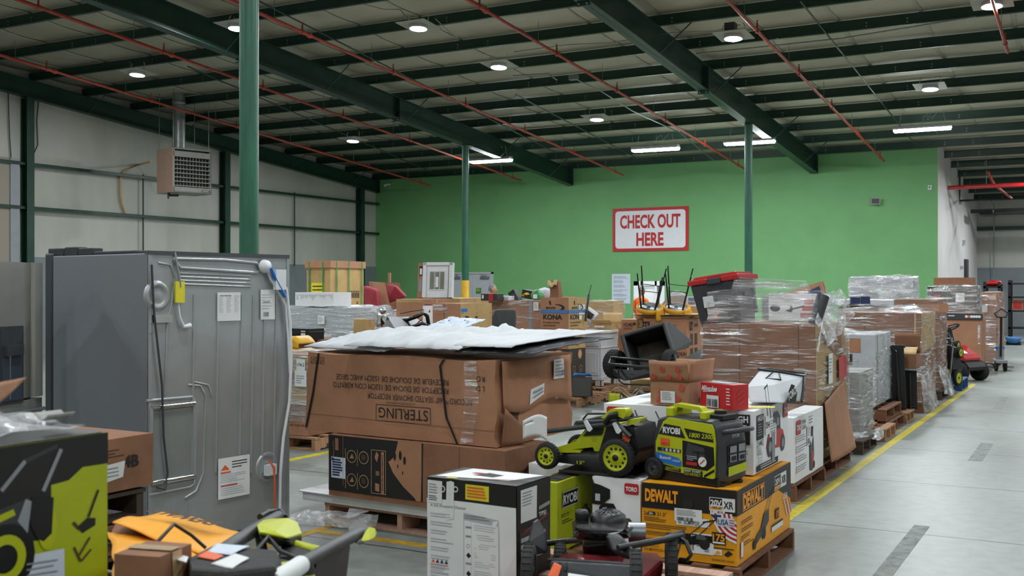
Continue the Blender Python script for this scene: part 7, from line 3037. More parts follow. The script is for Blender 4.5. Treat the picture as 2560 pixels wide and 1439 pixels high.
def p_kona(f, r, t, w, d, h, st):
    for g, ww, k in ((f, w, 1), (r, d, .8)):
        # swoosh b mark
        g.p([(ww * .30, h - .055 * 1), (ww * .36, h - .04), (ww * .38, h - .10), (ww * .34, h - .105)], 'ink', 1.6)
        n = 14
        for i in range(n):
            t0, t1 = -1.9 + 3.6 * i / n, -1.9 + 3.6 * (i + 1) / n
            wd0, wd1 = .018 * math.sin(math.pi * i / n) + .003, .018 * math.sin(math.pi * (i + 1) / n) + .003
            cx, cy, rx_, ry_ = ww * .55, h - .14, ww * .27, .045
            g.p([(cx + (rx_ - wd0) * math.cos(t0), cy + (ry_ - wd0 * .6) * math.sin(t0)), (cx + (rx_ + wd0) * math.cos(t0), cy + (ry_ + wd0 * .6) * math.sin(t0)),
                 (cx + (rx_ + wd1) * math.cos(t1), cy + (ry_ + wd1 * .6) * math.sin(t1)), (cx + (rx_ - wd1) * math.cos(t1), cy + (ry_ - wd1 * .6) * math.sin(t1))], 'ink', 1.6)
        g.t('BOOTZ', ww * .2, h - .155, .024, 'ink', w=ww * .34, bold=.05)
        g.t('KONA', ww * .1, h - .30, .065, 'ink', w=ww * .68, bold=.035)
        g.t('Porcelain-finished', ww * .1, h - .355, .026, 'ink_brown', w=ww * .6)
        g.t('steel bathtub', ww * .1, h - .395, .026, 'ink_brown', w=ww * .45)
        g.ln(ww * .1, h - .43, ww * .9, h - .445, .004, 'ink_brown')
        g.ln(ww * .15, h - .62, ww * .45, h - .5, .005, 'ink_brown')
        g.ln(ww * .45, h - .5, ww * .85, h - .56, .005, 'ink_brown')
        g.ln(ww * .15, h - .62, ww * .6, h - .68, .005, 'ink_brown')
        g.r(0, h - .215, ww, h - .17, 'blue_tape', 2)
    r.r(0, 0, d, h, 'kraft_tan', .6)
    st.append(('shipping_label', 'r', lambda q: (q.r(d * .6, h - .24, d * .95, h - .10, 'paper'), q.lines(d * .63, h - .22, d * .9, h - .12, 4, 'ink_grey'), q.r(d * .62, h - .31, d * .78, h - .25, 'paper'))))


K1 = fit(1421, 14.9, 1352, 1463, 0.0)
K1z = hy(742, 14.9)
carton('bathtub_carton', 'upright tan bathtub carton with blue tape round it, right of the grey chair back', 'box', K1, .76, K1z, 0, 'kraft', p_kona, amp=.004)


def p_circ(f, r, t, w, d, h, st):
    for g, ww in ((f, w), (r, d)):
        for i in range(2):
            g.ring(ww * (.3 + .4 * i), h * .55, .05, .006, 'kraft_pale', 1.5)
            g.c(ww * (.3 + .4 * i), h * .53, .012, 'kraft', 1.5)
        g.c(ww * .65, h * .88, .07, 'kraft', 1.4)
        g.c(ww * .65, h * .88, .05, 'kraft_pale', 1.6)


carton('faucet_carton', 'black carton with round icons under the bathtub carton', 'box', (K1[0] + .01, K1[1] - .01, K1[2], K1[3]), .135, .755, 0, 'charcoal_box', p_circ, amp=.003, tape=False)
pallet('pallet', 'pallet under the black icon carton and the bathtub carton', K1[0] + .30, K1[1] - .30, 1.2, 1.1, m='wood', ends='y')
x, y = W(1452, 14.6)
t = thing('cable_case', 'dark sloped case with a loop of blue cable, leaning at the bathtub carton', 'case', (x, y, .14), .2)
mb = MB()
mb.prism([(0, 0), (.16, 0), (.10, .26), (.07, .26)], -.13, .13, 'charcoal_box', 'x')
mb.build('shell', t, bevel=.01)
mb = MB()
mb.tube([(-.12, .07, .28), (-.05, .04, .30), (.03, .09, .29), (.11, .05, .31), (.12, .1, .28), (.0, .12, .29), (-.11, .1, .30), (-.12, .07, .28)], .012, 'blue_print', 8)
mb.build('blue_cable', t)

# ---- things piled on the wide carton
top3 = H3z + .02
def small(name, label, cat, px, pw, py0, py1, z, m, rot=(0, 0, 0), d=.2, fn=None):
    pos = fit(px, z, px - pw, px + 5, 0, d=d)
    z0_, z1_ = hy(py1, z), hy(py0, z)
    t = thing(name, label, cat, (pos[0], pos[1], z0_), rot=rot)
    mb = MB()
    mb.box(-pos[2], 0, 0, d, 0, z1_ - z0_, m)
    if fn:
        fn(Fc(mb, (-pos[2], 0, 0), (1, 0, 0), (0, 0, 1), .004), pos[2], z1_ - z0_)
    mb.build('body', t, bevel=.006)
    return t


small('picture_carton', 'small dark carton with a red picture, under the person in the cap', 'box', 1242, 40, 732, 750, 15.6, 'charcoal_box', fn=lambda f, w, h: (f.r(w * .5, 0, w * .78, h, 'red_print'), f.r(.02, h * .3, .05, h * .8, 'paper')))
small('open_case', 'open white box frame lying beside the black printed bag', 'case', 1272, 30, 738, 750, 15.8, 'plastic_white', fn=lambda f, w, h: f.r(w * .1, .01, w * .6, h - .015, 'ink'))
small('long_tool_carton', 'grey and black long carton standing askew on the wide carton', 'box', 1300, 16, 716, 752, 15.9, 'plastic_grey', rot=(0, -.55, 0), d=.12, fn=lambda f, w, h: (f.r(0, h - .05, w, h, 'ink'), f.r(.005, .0, .012, h, 'dark_red')))
t = small('printed_bag', 'black printed tool pack lying on the wide carton', 'bag', 1334, 32, 727, 748, 15.8, 'black_box', rot=(0, .18, 0), fn=lambda f, w, h: (f.p([(.03, h * .5), (.09, h * .75), (.14, h * .6), (.08, h * .4)], 'yellow_label'), f.r(.01, .02, .05, .05, 'orange_label')))
x, y = W(1345, 15.8)
t = thing('green_bag', 'crumpled green and yellow plastic bag beside the tan bathtub carton', 'bag', (x, y, H3z))
mb = MB()
mb.ell((0, 0, .07), (.10, .08, .09), 'green_bag', 16, 10)
mb.build('bag_body', t, deform=dent(.03, 9, 2))
mb = MB()
mb.box(-.03, .03, -.095, -.085, .03, .09, 'paper')
mb.build('label_tag', t)
x, y = W(1362, 16.2)
t = thing('white_bag', 'crumpled white plastic bag behind the tan bathtub carton', 'bag', (x, y, H3z))
mb = MB()
mb.ell((0, 0, .09), (.13, .09, .10), 'white_sheet', 16, 10)
mb.build('bag_body', t, deform=dent(.03, 8, 4))
carton('shipping_carton', 'plain carton behind the tan bathtub carton, carrying the small blue box', 'box', fit(1392, 16.7, 1340, 1400, 0, d=.7), .0, hy(740, 16.7), 0, 'kraft', None)
small('blue_box', 'small blue box behind the upright brown paper bag', 'box', 1368, 18, 722, 732, 17.0, 'blue_print')
small('red_can', 'red rounded pack under the small blue box', 'pack', 1372, 16, 728, 738, 16.8, 'red_paint')
pb = fit(1388, 14.95, 1366, 1393, 0.0, d=.12)
t = carton('paper_bag', 'upright brown paper-wrapped parcel standing on the bathtub carton', 'parcel', (pb[0], pb[1] + .1, pb[2], .12), K1z + .004, hy(699, 14.95), 0, 'kraft_dark', None, amp=.02, tape=False, cell=.05, tilt=(0, -.06, 0))
mb = MB()
mb.grid(lambda a, b: (-pb[2] * 1.1 * a + .0, -.01 - .03 * b, hy(699, 14.95) - K1z - .01 - .07 * b + .02 * math.sin(a * 9)), 8, 5, 'kraft_pale')
mb.build('torn_edge', t, solid=.004)
t, M = world_thing('black_tube', 'thin black tube sticking up beside the bathtub carton', 'tube', P3(1466, 790, 15.3))
mb = MB()
mb.M = M
mb.cyl(P3(1464, 800, 15.3), P3(1472, 735, 15.5), .016, 'plastic_black', 10)
mb.cyl(P3(1472, 735, 15.5), P3(1478, 711, 15.6), .009, 'plastic_black', 8)
mb.build('tube', t)

# ---- white vanity cabinets
def vanity(name, label, pos, z0, z1, yaw):
    X, Y, w, d = pos
    h = z1 - z0
    t = thing(name, label, 'cabinet', (X, Y, z0), yaw)
    mb = MB()
    mb.box(-w, 0, 0, d, .12, h - .04, 'vanity_white')
    mb.box(-w - .01, .01, -.01, d + .01, .09, .14, 'vanity_white')
    # plinth with arched feet
    for a, b in ((-w, -w + .10), (-.10, 0)):
        mb.box(a, b, 0, .02, 0, .10, 'vanity_white')
        mb.box(a, b, d - .02, d, 0, .10, 'vanity_white')
    mb.box(-.02, 0, 0, .1, 0, .1, 'vanity_white')
    mb.box(-.02, 0, d - .1, d, 0, .1, 'vanity_white')
    mb.box(-w - .008, .008, -.008, d + .008, h * .68, h * .68 + .02, 'vanity_white')
    mb.build('body', t, bevel=.004)
    mb = MB()
    mb.box(-w - .02, .02, -.02, d + .02, h - .04, h, 'stone_white')
    mb.build('top', t, bevel=.006)
    mb = MB()
    mb.box(-w + .04, -.04, -.016, 0, h * .72, h - .08, 'vanity_white')
    mb.box(-w + .08, -.08, -.022, -.01, h * .76, h - .12, 'vanity_white')
    dr = mb.build('drawer', t, bevel=.004)
    mb = MB()
    mb.tube([(-w / 2 - .04, -.03, h * .84), (-w / 2, -.045, h * .83), (-w / 2 + .04, -.03, h * .84)], .006, 'chrome', 8)
    mb.build('handle', dr)
    mb = MB()
    mb.box(-w + .04, -.04, -.014, 0, .16, h * .65, 'vanity_white')
    mb.box(-w + .08, -.08, -.02, -.01, .20, h * .61, 'vanity_white')
    mb.build('door', t, bevel=.004)
    return t


VN = fit(1503, 16.2, 1440, 1543, 0.0)
vanity('vanity_cabinet', 'white vanity cabinet with a drawer over a door, right of the bathtub carton', VN, .135, hy(825, 16.2), 0)
pallet('pallet', 'pallet under the white vanity cabinet', VN[0] + .12, VN[1] - .15, VN[2] + .5, VN[3] + .3, m='wood', ends='y')
mb = MB()


def p_open(f, r, t, w, d, h, st):
    st.append(('white_label', 'f', lambda q: q.r(.03, .02, w * .6, h - .03, 'paper')))


OC = fit(1530, 16.6, 1482, 1548, 0.0, d=.35)
t = carton('shipping_carton', 'small open pale carton on the white vanity cabinet', 'box', OC, hy(825, 16.2) + .01, hy(808, 16.6), 0, 'kraft_tan', p_open, amp=.01, closed=False)
flap(t, -OC[2], 0, 0, .35, hy(808, 16.6) - hy(825, 16.2) - .01, .3, 'b', length=.16, m='kraft_pale')
flap(t, -OC[2], 0, 0, .35, hy(808, 16.6) - hy(825, 16.2) - .01, 1.0, 'f', length=.1, m='kraft_tan')
BK = fit(1533, 19.5, 1462, 1536, 0.0, d=.5)
load('tan film-wrapped carton against the green wall, left of the white poster', BK, .0, hy(751, 19.5), 'kraft_tan', None, 'film', seed=4, name='shipping_carton', cat='box')
t, M = world_thing('tilted_case', 'white and black open case tilted behind the white vanity cabinet', 'case', P3(1482, 790, 17.2))
mb = MB()
mb.M = M
hull(mb, [P3(*p) for p in ((1468, 762, 17.2), (1497, 782, 17.0), (1476, 804, 17.0), (1462, 795, 17.2), (1470, 768, 17.6), (1492, 790, 17.5), (1478, 823, 17.2))], 'plastic_white')
mb.build('shell', t, bevel=.01)
mb = MB()
mb.M = M
hull(mb, [P3(*p) for p in ((1470, 773, 17.0), (1486, 785, 16.95), (1476, 797, 16.95), (1466, 792, 17.0), (1472, 778, 17.1), (1480, 790, 17.1))], 'plastic_black')
mb.build('inside', t)

# ---- cartons 25 / HOME
HB1 = fit(1592, 17.4, 1545, 1600, 0.0, d=.7)


def p_home(f, r, t, w, d, h, st):
    f.t('HOME', w * .3, h - .11, .06, 'ink_brown', w=w * .5)
    f.t('ACCENTS', w * .3, h - .16, .03, 'ink_brown', w=w * .45)
    f.c(w * .88, h - .07, .025, 'ink')


carton('shipping_carton', 'brown carton printed HOME, right of the white vanity cabinet', 'box', HB1, .62, hy(797, 17.4), 0, 'kraft', p_home)
carton('shipping_carton', 'plain brown carton under the carton printed HOME', 'box', (HB1[0] - .08, HB1[1], HB1[2] - .1, .7), .32, .615, 0, 'kraft', None)
carton('white_carton', 'white carton at the bottom of the stack under the carton printed HOME', 'box', (HB1[0] - .02, HB1[1] - .02, HB1[2], .7), .0, .315, 0, 'white_box', None)


def p_arrow(f, r, t, w, d, h, st):
    f.fr(.03, h - .16, w - .03, h - .03, .008, 'ink_brown')
    f.p([(w * .3, h - .12), (w * .42, h - .06), (w * .36, h - .12)], 'ink', 1.4)
    f.fr(.03, h - .30, w - .03, h - .18, .008, 'ink_brown')


HB2 = fit(1612, 17.0, 1590, 1620, 0.0, d=.6)
carton('shipping_carton', 'narrow tan carton with arrow marks, between the HOME carton and the 25 carton', 'box', HB2, .0, hy(792, 17.0), 0, 'kraft_tan', p_arrow)
B25 = fit(1717, 16.3, 1608, 1760, 0.0, d=1.0)
B25z = hy(795, 16.3)


def p_25(f, r, t, w, d, h, st):
    f.r(.0, h - .17, .11, h - .05, 'ink')
    f.t('25', .0, h - .145, .065, 'kraft', w=.09, k=2)
    f.t('1005-657-676', .14, h - .14, .055, 'ink', w=.40, bold=0)
    f.ln(w - .16, h - .22, w - .02, h - .22, .005, 'ink')
    r.r(.12, h - .18, .26, h - .05, 'ink')
    r.t('25', .14, h - .14, .05, 'kraft', w=.1, k=2)
    r.t('1005', .32, h - .13, .05, 'ink_brown', w=.2)
    for i in range(2):
        for j in range(2):
            r.r(.15 + i * .2, h - .62 + j * .22, .28 + i * .2, h - .45 + j * .22, 'ink_brown')
    f.t('CHUN', w - .15, h - .56, .06, 'ink', w=.14)


carton('shipping_carton', 'large brown carton numbered 25, under the two upside-down stools', 'box', B25, .135, B25z, 0, 'kraft', p_25)
pallet('pallet', 'pallet under the large brown carton numbered 25', B25[0], B25[1], B25[2], B25[3], m='wood_dark', ends='x')
for i in range(4):
    t = thing('flat_cardboard', ['lowest sheet of flattened cardboard on the large carton numbered 25', 'second flattened cardboard sheet under the stools', 'third flattened cardboard sheet under the stools', 'topmost flattened cardboard sheet right under the stools'][i],
              'cardboard', (B25[0], B25[1], B25z + .006 + .016 * i), .02 * i - .02)
    mb = MB()
    mb.grid(lambda a, b: (-B25[2] - .22 + .03 * i + (B25[2] + .25) * a, -.02 + (B25[3] * .8) * b, .007 * math.sin(a * 6 + i) + .004), 12, 5, ['kraft', 'kraft_tan', 'kraft_dark', 'kraft_tan'][i])
    mb.build('sheet', t, solid=.008)

# ---- upside-down stools
def stool(name, label, loc, yaw):
    t = thing(name, label, 'stool', loc, yaw, 'two upside-down mustard stools')
    # seat disc down, legs up
    mb = MB()
    mb.lathe((0, 0, 0), (0, 0, 1), [(.03, .001), (.0, .11), (.01, .175), (.035, .20), (.07, .20), (.088, .18), (.085, .17)], 'mustard', 32)
    mb.build('seat', t)
    mb = MB()
    mb.lathe((0, 0, 0), (0, 0, 1), [(.085, .175), (.088, .165), (.088, .001)], 'plastic_black', 32)
    mb.build('seat_base', t)
    # curved backrest hanging to one side
    mb = MB()
    def br(a, b):
        an = -.9 + 1.8 * a
        return (math.cos(an) * (.20 + .05 * b), math.sin(an) * (.20 + .05 * b), .09 - .16 * b)
    mb.grid(br, 16, 6, 'mustard')
    mb.build('backrest', t, solid=.03)
    for i in range(4):
        an = math.pi / 4 + i * math.pi / 2
        d = Vector((math.cos(an), math.sin(an), 0))
        mb = MB()
        mb.cyl(d * .15 + Vector((0, 0, .088)), d * .27 + Vector((0, 0, .66)), .014, 'plastic_black', 10, r1=.009)
        mb.build('leg', t)
    P = []
    for i in range(5):
        an = math.pi / 4 + i * math.pi / 2
        P.append(Vector((math.cos(an) * .21, math.sin(an) * .21, .38)))
    mb = MB()
    for i in range(4):
        mb.cyl(P[i], P[i + 1], .006, 'plastic_black', 8)
    mb.build('footrest', t)
    mb = MB()
    mb.cyl((-.14, -.14, .10), (.14, .14, .10), .005, 'conduit', 6)
    mb.cyl((.14, -.14, .105), (-.14, .14, .105), .005, 'conduit', 6)
    mb.build('cross_brace', t)
    mb = MB()
    f = Fc(mb, (0, 0, .089), (1, 0, 0), (0, 1, 0), .002)
    f.r(-.15, -.09, -.03, .0, 'paper')
    mb.build('instruction_label', t)
    mb = MB()
    f = Fc(mb, (0, 0, .089), (1, 0, 0), (0, 1, 0), .002)
    f.r(.03, -.12, .13, -.04, 'paper')
    mb.build('instruction_label', t)
    return t


for i, (px, lab) in enumerate(((1622, 'left upside-down mustard stool with black legs in the air'), (1690, 'right upside-down mustard stool with black legs in the air'))):
    x, y = W(px, 16.65)
    if i == 0:
        s0 = stool('bar_stool', lab, (x, y, B25z + .10), .25)
        s0.rotation_euler = (.34, .12, .25)
    else:
        c = copy_tree(s0, (x, y, B25z + .10), .20, lab)
        c.rotation_euler = (.34, .10, .30)
carton('shipping_carton', 'plain tan carton behind the right upside-down stool', 'box', fit(1765, 17.8, 1715, 1770, 0, d=.3), .0, hy(764, 17.8), 0, 'kraft_tan', None)


def p_blue(f, r, t, w, d, h, st):
    f.lines(.03, h * .2, w - .03, h * .9, 7, 'navy_print', 3, fill=.6)
    f.t('Nu-Aghony', .04, h * .45, .03, 'paper', w=w * .6, k=2)


carton('tile_carton', 'white carton with blue lettering behind the right stool', 'box', fit(1752, 18.8, 1716, 1756, 0, d=.3), hy(765, 18.8), hy(740, 18.8), 0, 'paper_blue', p_blue, amp=.002, tape=False)
t = thing('foam_corner', 'crumpled grey-white foam between the two stools', 'foam', (*W(1688, 19.2), hy(765, 19.0)))
mb = MB()
hull(mb, [(-.30, 0, 0), (-.12, 0, .18), (-.06, .05, .28), (.02, .05, .29), (.1, 0, .1), (.16, .0, .2), (.2, .05, .2), (.26, 0, 0), (0, .3, 0), (0, .25, .2)], 'foam_grey')
mb.build('foam', t, deform=dent(.02, 6, 3))
carton('shipping_carton', 'carton stack behind the stools that carries the foam', 'box', fit(1760, 18.6, 1625, 1770, 0, d=1.2), .0, hy(765, 18.8) - .012, 0, 'kraft', None)

# ---- tipped black dump cart
KZ = 1.36
P3o = P3


def P3(px, py, z):
    return P3o(px, py, z * KZ)


kz = 10.9 * KZ
t, M = world_thing('dump_cart', 'black plastic dump cart tipped on its side with its dirty tub facing out', 'cart', (*W(1640, kz), .0))
def tubquad(mb, P, m):
    A, B, C, D = [P3(*p) for p in P]
    mb.grid(lambda a, b: (A * (1 - a) + B * a) * (1 - b) + (D * (1 - a) + C * a) * b, 8, 8, m, False)
mat('cart_plastic', '262827', .6, var=.15, scale=4, bump=.05)
mat('cart_dirty', '8d8d82', .8, var=.1, scale=3, col2='5e4030')
rimf = [(1556, 838, 10.6), (1652, 812, 10.6), (1672, 798, 10.6), (1680, 880, 10.5), (1675, 915, 10.4), (1580, 915, 10.4)]
mb = MB()
mb.M = M
# outer shell: rim ring to smaller bottom, bottom is further away
rim = [(1556, 838, 10.7), (1660, 808, 10.7), (1690, 902, 10.4), (1582, 935, 10.4)]
bot = [(1590, 862, 11.2), (1672, 842, 11.2), (1690, 905, 11.0), (1600, 915, 11.0)]
R_ = [P3(*p) for p in rim]
B_ = [P3(*p) for p in bot]
for i in range(4):
    j = (i + 1) % 4
    mb.grid(lambda a, b: (R_[i] * (1 - a) + R_[j] * a) * (1 - b) + (B_[i] * (1 - a) + B_[j] * a) * b, 6, 5, 'cart_plastic')
mb.build('tub', t, solid=.02)
mb = MB()
mb.M = M
mb.grid(lambda a, b: (B_[0] * (1 - a) + B_[1] * a) * (1 - b) + (B_[3] * (1 - a) + B_[2] * a) * b - Vector((0, .02, 0)), 6, 6, 'cart_dirty')
o = mb.build('tub_bottom', t, solid=.015)
o['label'] = 'dirty grey-brown tub bottom'
mb = MB()
mb.M = M
for i in range(4):
    mb.cyl(R_[i], R_[(i + 1) % 4], .030, 'cart_plastic', 10)
mb.build('rim', t)
mb = MB()
mb.M = M
hull(mb, [P3(*p) for p in ((1655, 808, 10.7), (1675, 801, 10.8), (1730, 850, 10.9), (1722, 868, 10.8), (1676, 880, 10.5), (1700, 830, 11.1), (1728, 852, 11.1))], 'cart_plastic')
mb.build('side_wall', t, bevel=.01)
mb = MB()
mb.M = M
mb.tube([P3(*p) for p in ((1645, 903, 10.2), (1632, 900, 10.3), (1527, 892, 10.5), (1522, 908, 10.3), (1600, 915, 10.0), (1650, 918, 9.95))], .020, 'plastic_black', 10)
mb.tube([P3(*p) for p in ((1628, 905, 10.3), (1620, 897, 10.5), (1532, 892, 10.6))], .010, 'plastic_black', 8)
mb.tube([P3(*p) for p in ((1546, 920, 10.3), (1548, 950, 10.3), (1560, 958, 10.3), (1700, 962, 10.2))], .012, 'plastic_black', 8)
mb.build('frame', t)
mb = MB()
mb.M = M
tq = [(1706, 896, 10.6), (1776, 868, 10.7), (1778, 855, 10.8), (1773, 895, 10.7), (1745, 902, 10.5)]
hull(mb, [P3(*p) for p in tq] + [P3(p[0], p[1] + 4, p[2] + .15) for p in tq], 'cart_plastic')
mb.build('tailgate', t, bevel=.006)
mb = MB()
mb.M = M
hull(mb, [P3(*p) for p in ((1530, 920, 10.5), (1640, 925, 10.3), (1645, 940, 10.3), (1560, 950, 10.4), (1530, 935, 10.6), (1600, 925, 10.9), (1640, 930, 10.9))], 'plastic_black')
mb.build('underframe', t, bevel=.01)
O = Vector((*W(1640, kz), 0))
for (px, py, z, rr, lab) in ((1538, 908, 10.7, .19, 0), (1676, 895, 10.45, .125, 1), (1788, 920, 10.3, .21, 2)):
    wheel(t, P3(px, py, z) - O, rr, .15 if lab != 1 else .11, (.95, -.3, 0), 'rubber_dusty' if lab else 'rubber', 'plastic_black', hubr=.5)
P3 = P3o
# what the cart rests on
pallet('pallet', 'pallet with flattened cartons under the tipped dump cart', *W(1760, 14.9), 1.35, .95, m='wood', ends='y')
carton('flattened_carton', 'low stack of flattened pale cartons on the pallet under the dump cart', 'cardboard', fit(1750, 15.0, 1575, 1770, 0, d=.8), .14, .33, 0, 'kraft_pale', None, amp=.02, tape=False)
t, M = world_thing('torn_carton', 'torn lime and black carton corner on the floor left of the dump cart pallet', 'cardboard', (*W(1560, 14.6), .0))
mb = MB()
mb.M = M
p0 = W(1521, 14.3)
p1 = W(1548, 14.2)
mb.grid(lambda a, b: (p0[0] + (p1[0] - p0[0]) * a, p0[1] + (p1[1] - p0[1]) * a + .02 * b, .01 + .21 * b), 6, 6, 'lime_box')
p2 = W(1600, 14.3)
mb.grid(lambda a, b: (p1[0] + (p2[0] - p1[0]) * a, p1[1] + (p2[1] - p1[1]) * a + .5 * b, .01 + .20 * b + .04 * math.sin(a * 7)), 8, 6, 'black_box')
mb.grid(lambda a, b: (p0[0] + (p2[0] - p0[0]) * a, p0[1] + .05 + .5 * b, .22 + .06 * math.sin(a * 6 + b * 3)), 8, 6, 'kraft_pale')
mb.build('panels', t, solid=.006)
# ================================================================ things on the walls and under the roof
def on_green(px, py):
    """point of the green wall seen at a picture position"""
    r = (px - 1280) / FPX
    x = (r * CN * YG - SN * YG) / (CN + r * SN)
    z = -SN * x + CN * YG
    return x, hy(py, z)


def on_plane_x(px, py, X):
    r = (px - 1280) / FPX
    y = (r * -SN * X - CN * X) / (SN - r * CN)
    z = -SN * X + CN * y
    return y, hy(py, z)


# check out sign
x0, z1 = on_green(1533, 522)
x1, z0 = on_green(1722, 624)
t = thing('check_out_sign', 'white sign with red border reading CHECK OUT HERE on the green wall', 'sign', (x0, YG - .035, z0))
w_, h_ = x1 - x0, z1 - z0 + .02
mat('sign_red', 'b31d22', .5, var=.03)
mat('sign_white', 'dadbe0', .5, var=.02)
mb = MB()
mb.box(0, w_, 0, .03, 0, h_, 'sign_red')
f = Fc(mb, (0, 0, 0), (1, 0, 0), (0, 0, 1), .003)
def rr(x0, y0, x1, y1, r, m, k):
    P = []
    for cx, cy, a0 in ((x1 - r, y0 + r, -90), (x1 - r, y1 - r, 0), (x0 + r, y1 - r, 90), (x0 + r, y0 + r, 180)):
        for i in range(7):
            a = math.radians(a0 + 15 * i)
            P.append((cx + r * math.cos(a), cy + r * math.sin(a)))
    f.p(P, m, k)
rr(.09, .09, w_ - .09, h_ - .09, .10, 'sign_white', 1)
f.t('CHECK OUT', w_ * .5, h_ * .54, h_ * .29, 'sign_red', w=w_ * .80, k=2, bold=.035, center=True)
f.t('HERE', w_ * .5, h_ * .13, h_ * .29, 'sign_red', w=w_ * .36, k=2, bold=.035, center=True)
mb.build('board', t)
# poster
x0, z1 = on_green(1530, 683)
x1, z0 = on_green(1576, 757)
t = thing('poster', 'white printed notice on the green wall below the check out sign', 'poster', (x0, YG - .012, z0))
mb = MB()
mb.box(0, x1 - x0, 0, .008, 0, z1 - z0, 'paper_blue')
f = Fc(mb, (0, 0, 0), (1, 0, 0), (0, 0, 1), .002)
for i in range(6):
    f.lines(.06, (z1 - z0) * (.08 + .15 * i), x1 - x0 - .08, (z1 - z0) * (.18 + .15 * i), 4, 'ink_grey', i)
mb.build('sheet', t)
# double door in the green wall
x0, z1 = on_green(1131, 679)
x1, _ = on_green(1234, 679)
mat('door_grey', 'b9bdc1', .5, var=.03)
mb = MB()
mb.box(x0, x0 + .06, YG - .08, YG, 0, z1, 'door_grey')
mb.box(x1 - .06, x1, YG - .08, YG, 0, z1, 'door_grey')
mb.box(x0, x1, YG - .08, YG, z1 - .06, z1, 'door_grey')
fr_ = struct('trim_%d' % TRIM, mb)
xm = (x0 + x1) / 2
for i, (a, b) in enumerate(((x0 + .065, xm - .004), (xm + .004, x1 - .065))):
    mb = MB()
    mb.box(a, b, YG - .05, YG - .005, .01, z1 - .065, 'door_grey')
    d_ = struct('door_%d' % (i + 1), mb)
    mb = MB()
    mb.box(b - .38 if i else a + .02, b - .06 if i else a + .3, YG - .12, YG - .05, z1 - .22, z1 - .14, 'conduit')
    mb.tube([(b - .2 if i else a + .15, YG - .1, z1 - .13), (b - .3 if i else a + .3, YG - .25, z1 - .1), (b - .12 if i else a + .1, YG - .1, z1 - .07)], .012, 'conduit', 6)
    mb.build('door_closer', d_)
    mb = MB()
    mb.tube([(a + .08 if i else b - .08, YG - .05, .95), (a + .08 if i else b - .08, YG - .1, .97), (a + .2 if i else b - .2, YG - .1, .97)], .012, 'conduit', 6)
    mb.build('door_handle', d_)
x0, z1 = on_green(1192, 718)
x1, z0 = on_green(1205, 732)
t = thing('notice', 'small green and yellow notice on the grey double door', 'sign', (x0, YG - .062, z0))
mb = MB()
mb.box(0, x1 - x0, 0, .006, 0, z1 - z0, 'green_bag')
f = Fc(mb, (0, 0, 0), (1, 0, 0), (0, 0, 1), .002)
f.lines(.02, .06, x1 - x0 - .02, z1 - z0 - .02, 4, 'yellow_label')
mb.build('sheet', t)
# loudspeaker, cameras
x, z = on_green(2191, 502)
t = thing('wall_speaker', 'square horn loudspeaker on the green wall at the right', 'speaker', (x, YG - .16, z), .35)
mb = MB()
mb.prism([(-.13, -.09), (.13, -.09), (.13, .09), (-.13, .09)], -.02, .0, 'foam_grey', 'y')
hull(mb, [(-.13, 0, -.09), (.13, 0, -.09), (.13, 0, .09), (-.13, 0, .09), (-.05, .12, -.05), (.05, .12, -.05), (.05, .12, .05), (-.05, .12, .05)], 'foam_grey')
mb.build('horn', t)
mb = MB()
mb.box(-.10, .10, -.026, -.02, -.065, .065, 'plastic_grey')
mb.build('mouth', t)
mb = MB()
mb.cyl((0, .1, 0), (0, .16, 0), .03, 'conduit', 8)
mb.build('bracket', t)
x, z = on_green(2325, 467)
t = thing('security_camera', 'small white security camera near the right edge of the green wall', 'camera', (x, YG - .005, z))
mb = MB()
mb.box(-.05, .05, -.04, 0, -.06, .06, 'plastic_white')
mb.ell((0, -.05, 0), (.045, .045, .045), 'plastic_white')
mb.build('body', t)
mb = MB()
mb.ell((.0, -.08, .0), (.022, .022, .022), 'plastic_black', 10, 8)
mb.build('camera_lens', t)
x, z = on_green(975, 452)
t = thing('security_camera', 'small white security camera in the top left corner of the green wall', 'camera', (x, YG - .005, z - .1))
mb = MB()
mb.cyl((0, 0, 0), (0, -.14, .0), .035, 'plastic_white', 12)
mb.cyl((0, -.14, 0), (.02, -.32, -.06), .045, 'plastic_white', 12)
mb.build('body', t)
# bits on the white wall
for px, py, w0, h0, lab, nm, m in ((2412, 676, .5, .75, 'grey electrical panel low on the white wall', 'electrical_panel', 'plastic_grey'), (2407, 604, .2, .14, 'small pale box half way up the white wall', 'junction_box', 'ink_pale'),
                                   (2398, 504, .1, .12, 'small pale box high on the white wall', 'junction_box', 'ink_pale'), (2401, 667, .1, .1, 'small pale box above the electrical panel', 'junction_box', 'ink_pale')):
    y, z = on_plane_x(px, py, XC)
    t = thing(nm, lab, 'box', (XC + .0, y, z - h0 / 2))
    mb = MB()
    mb.box(0, .09, -w0 / 2, w0 / 2, 0, h0, m)
    mb.build('cover', t, bevel=.005)
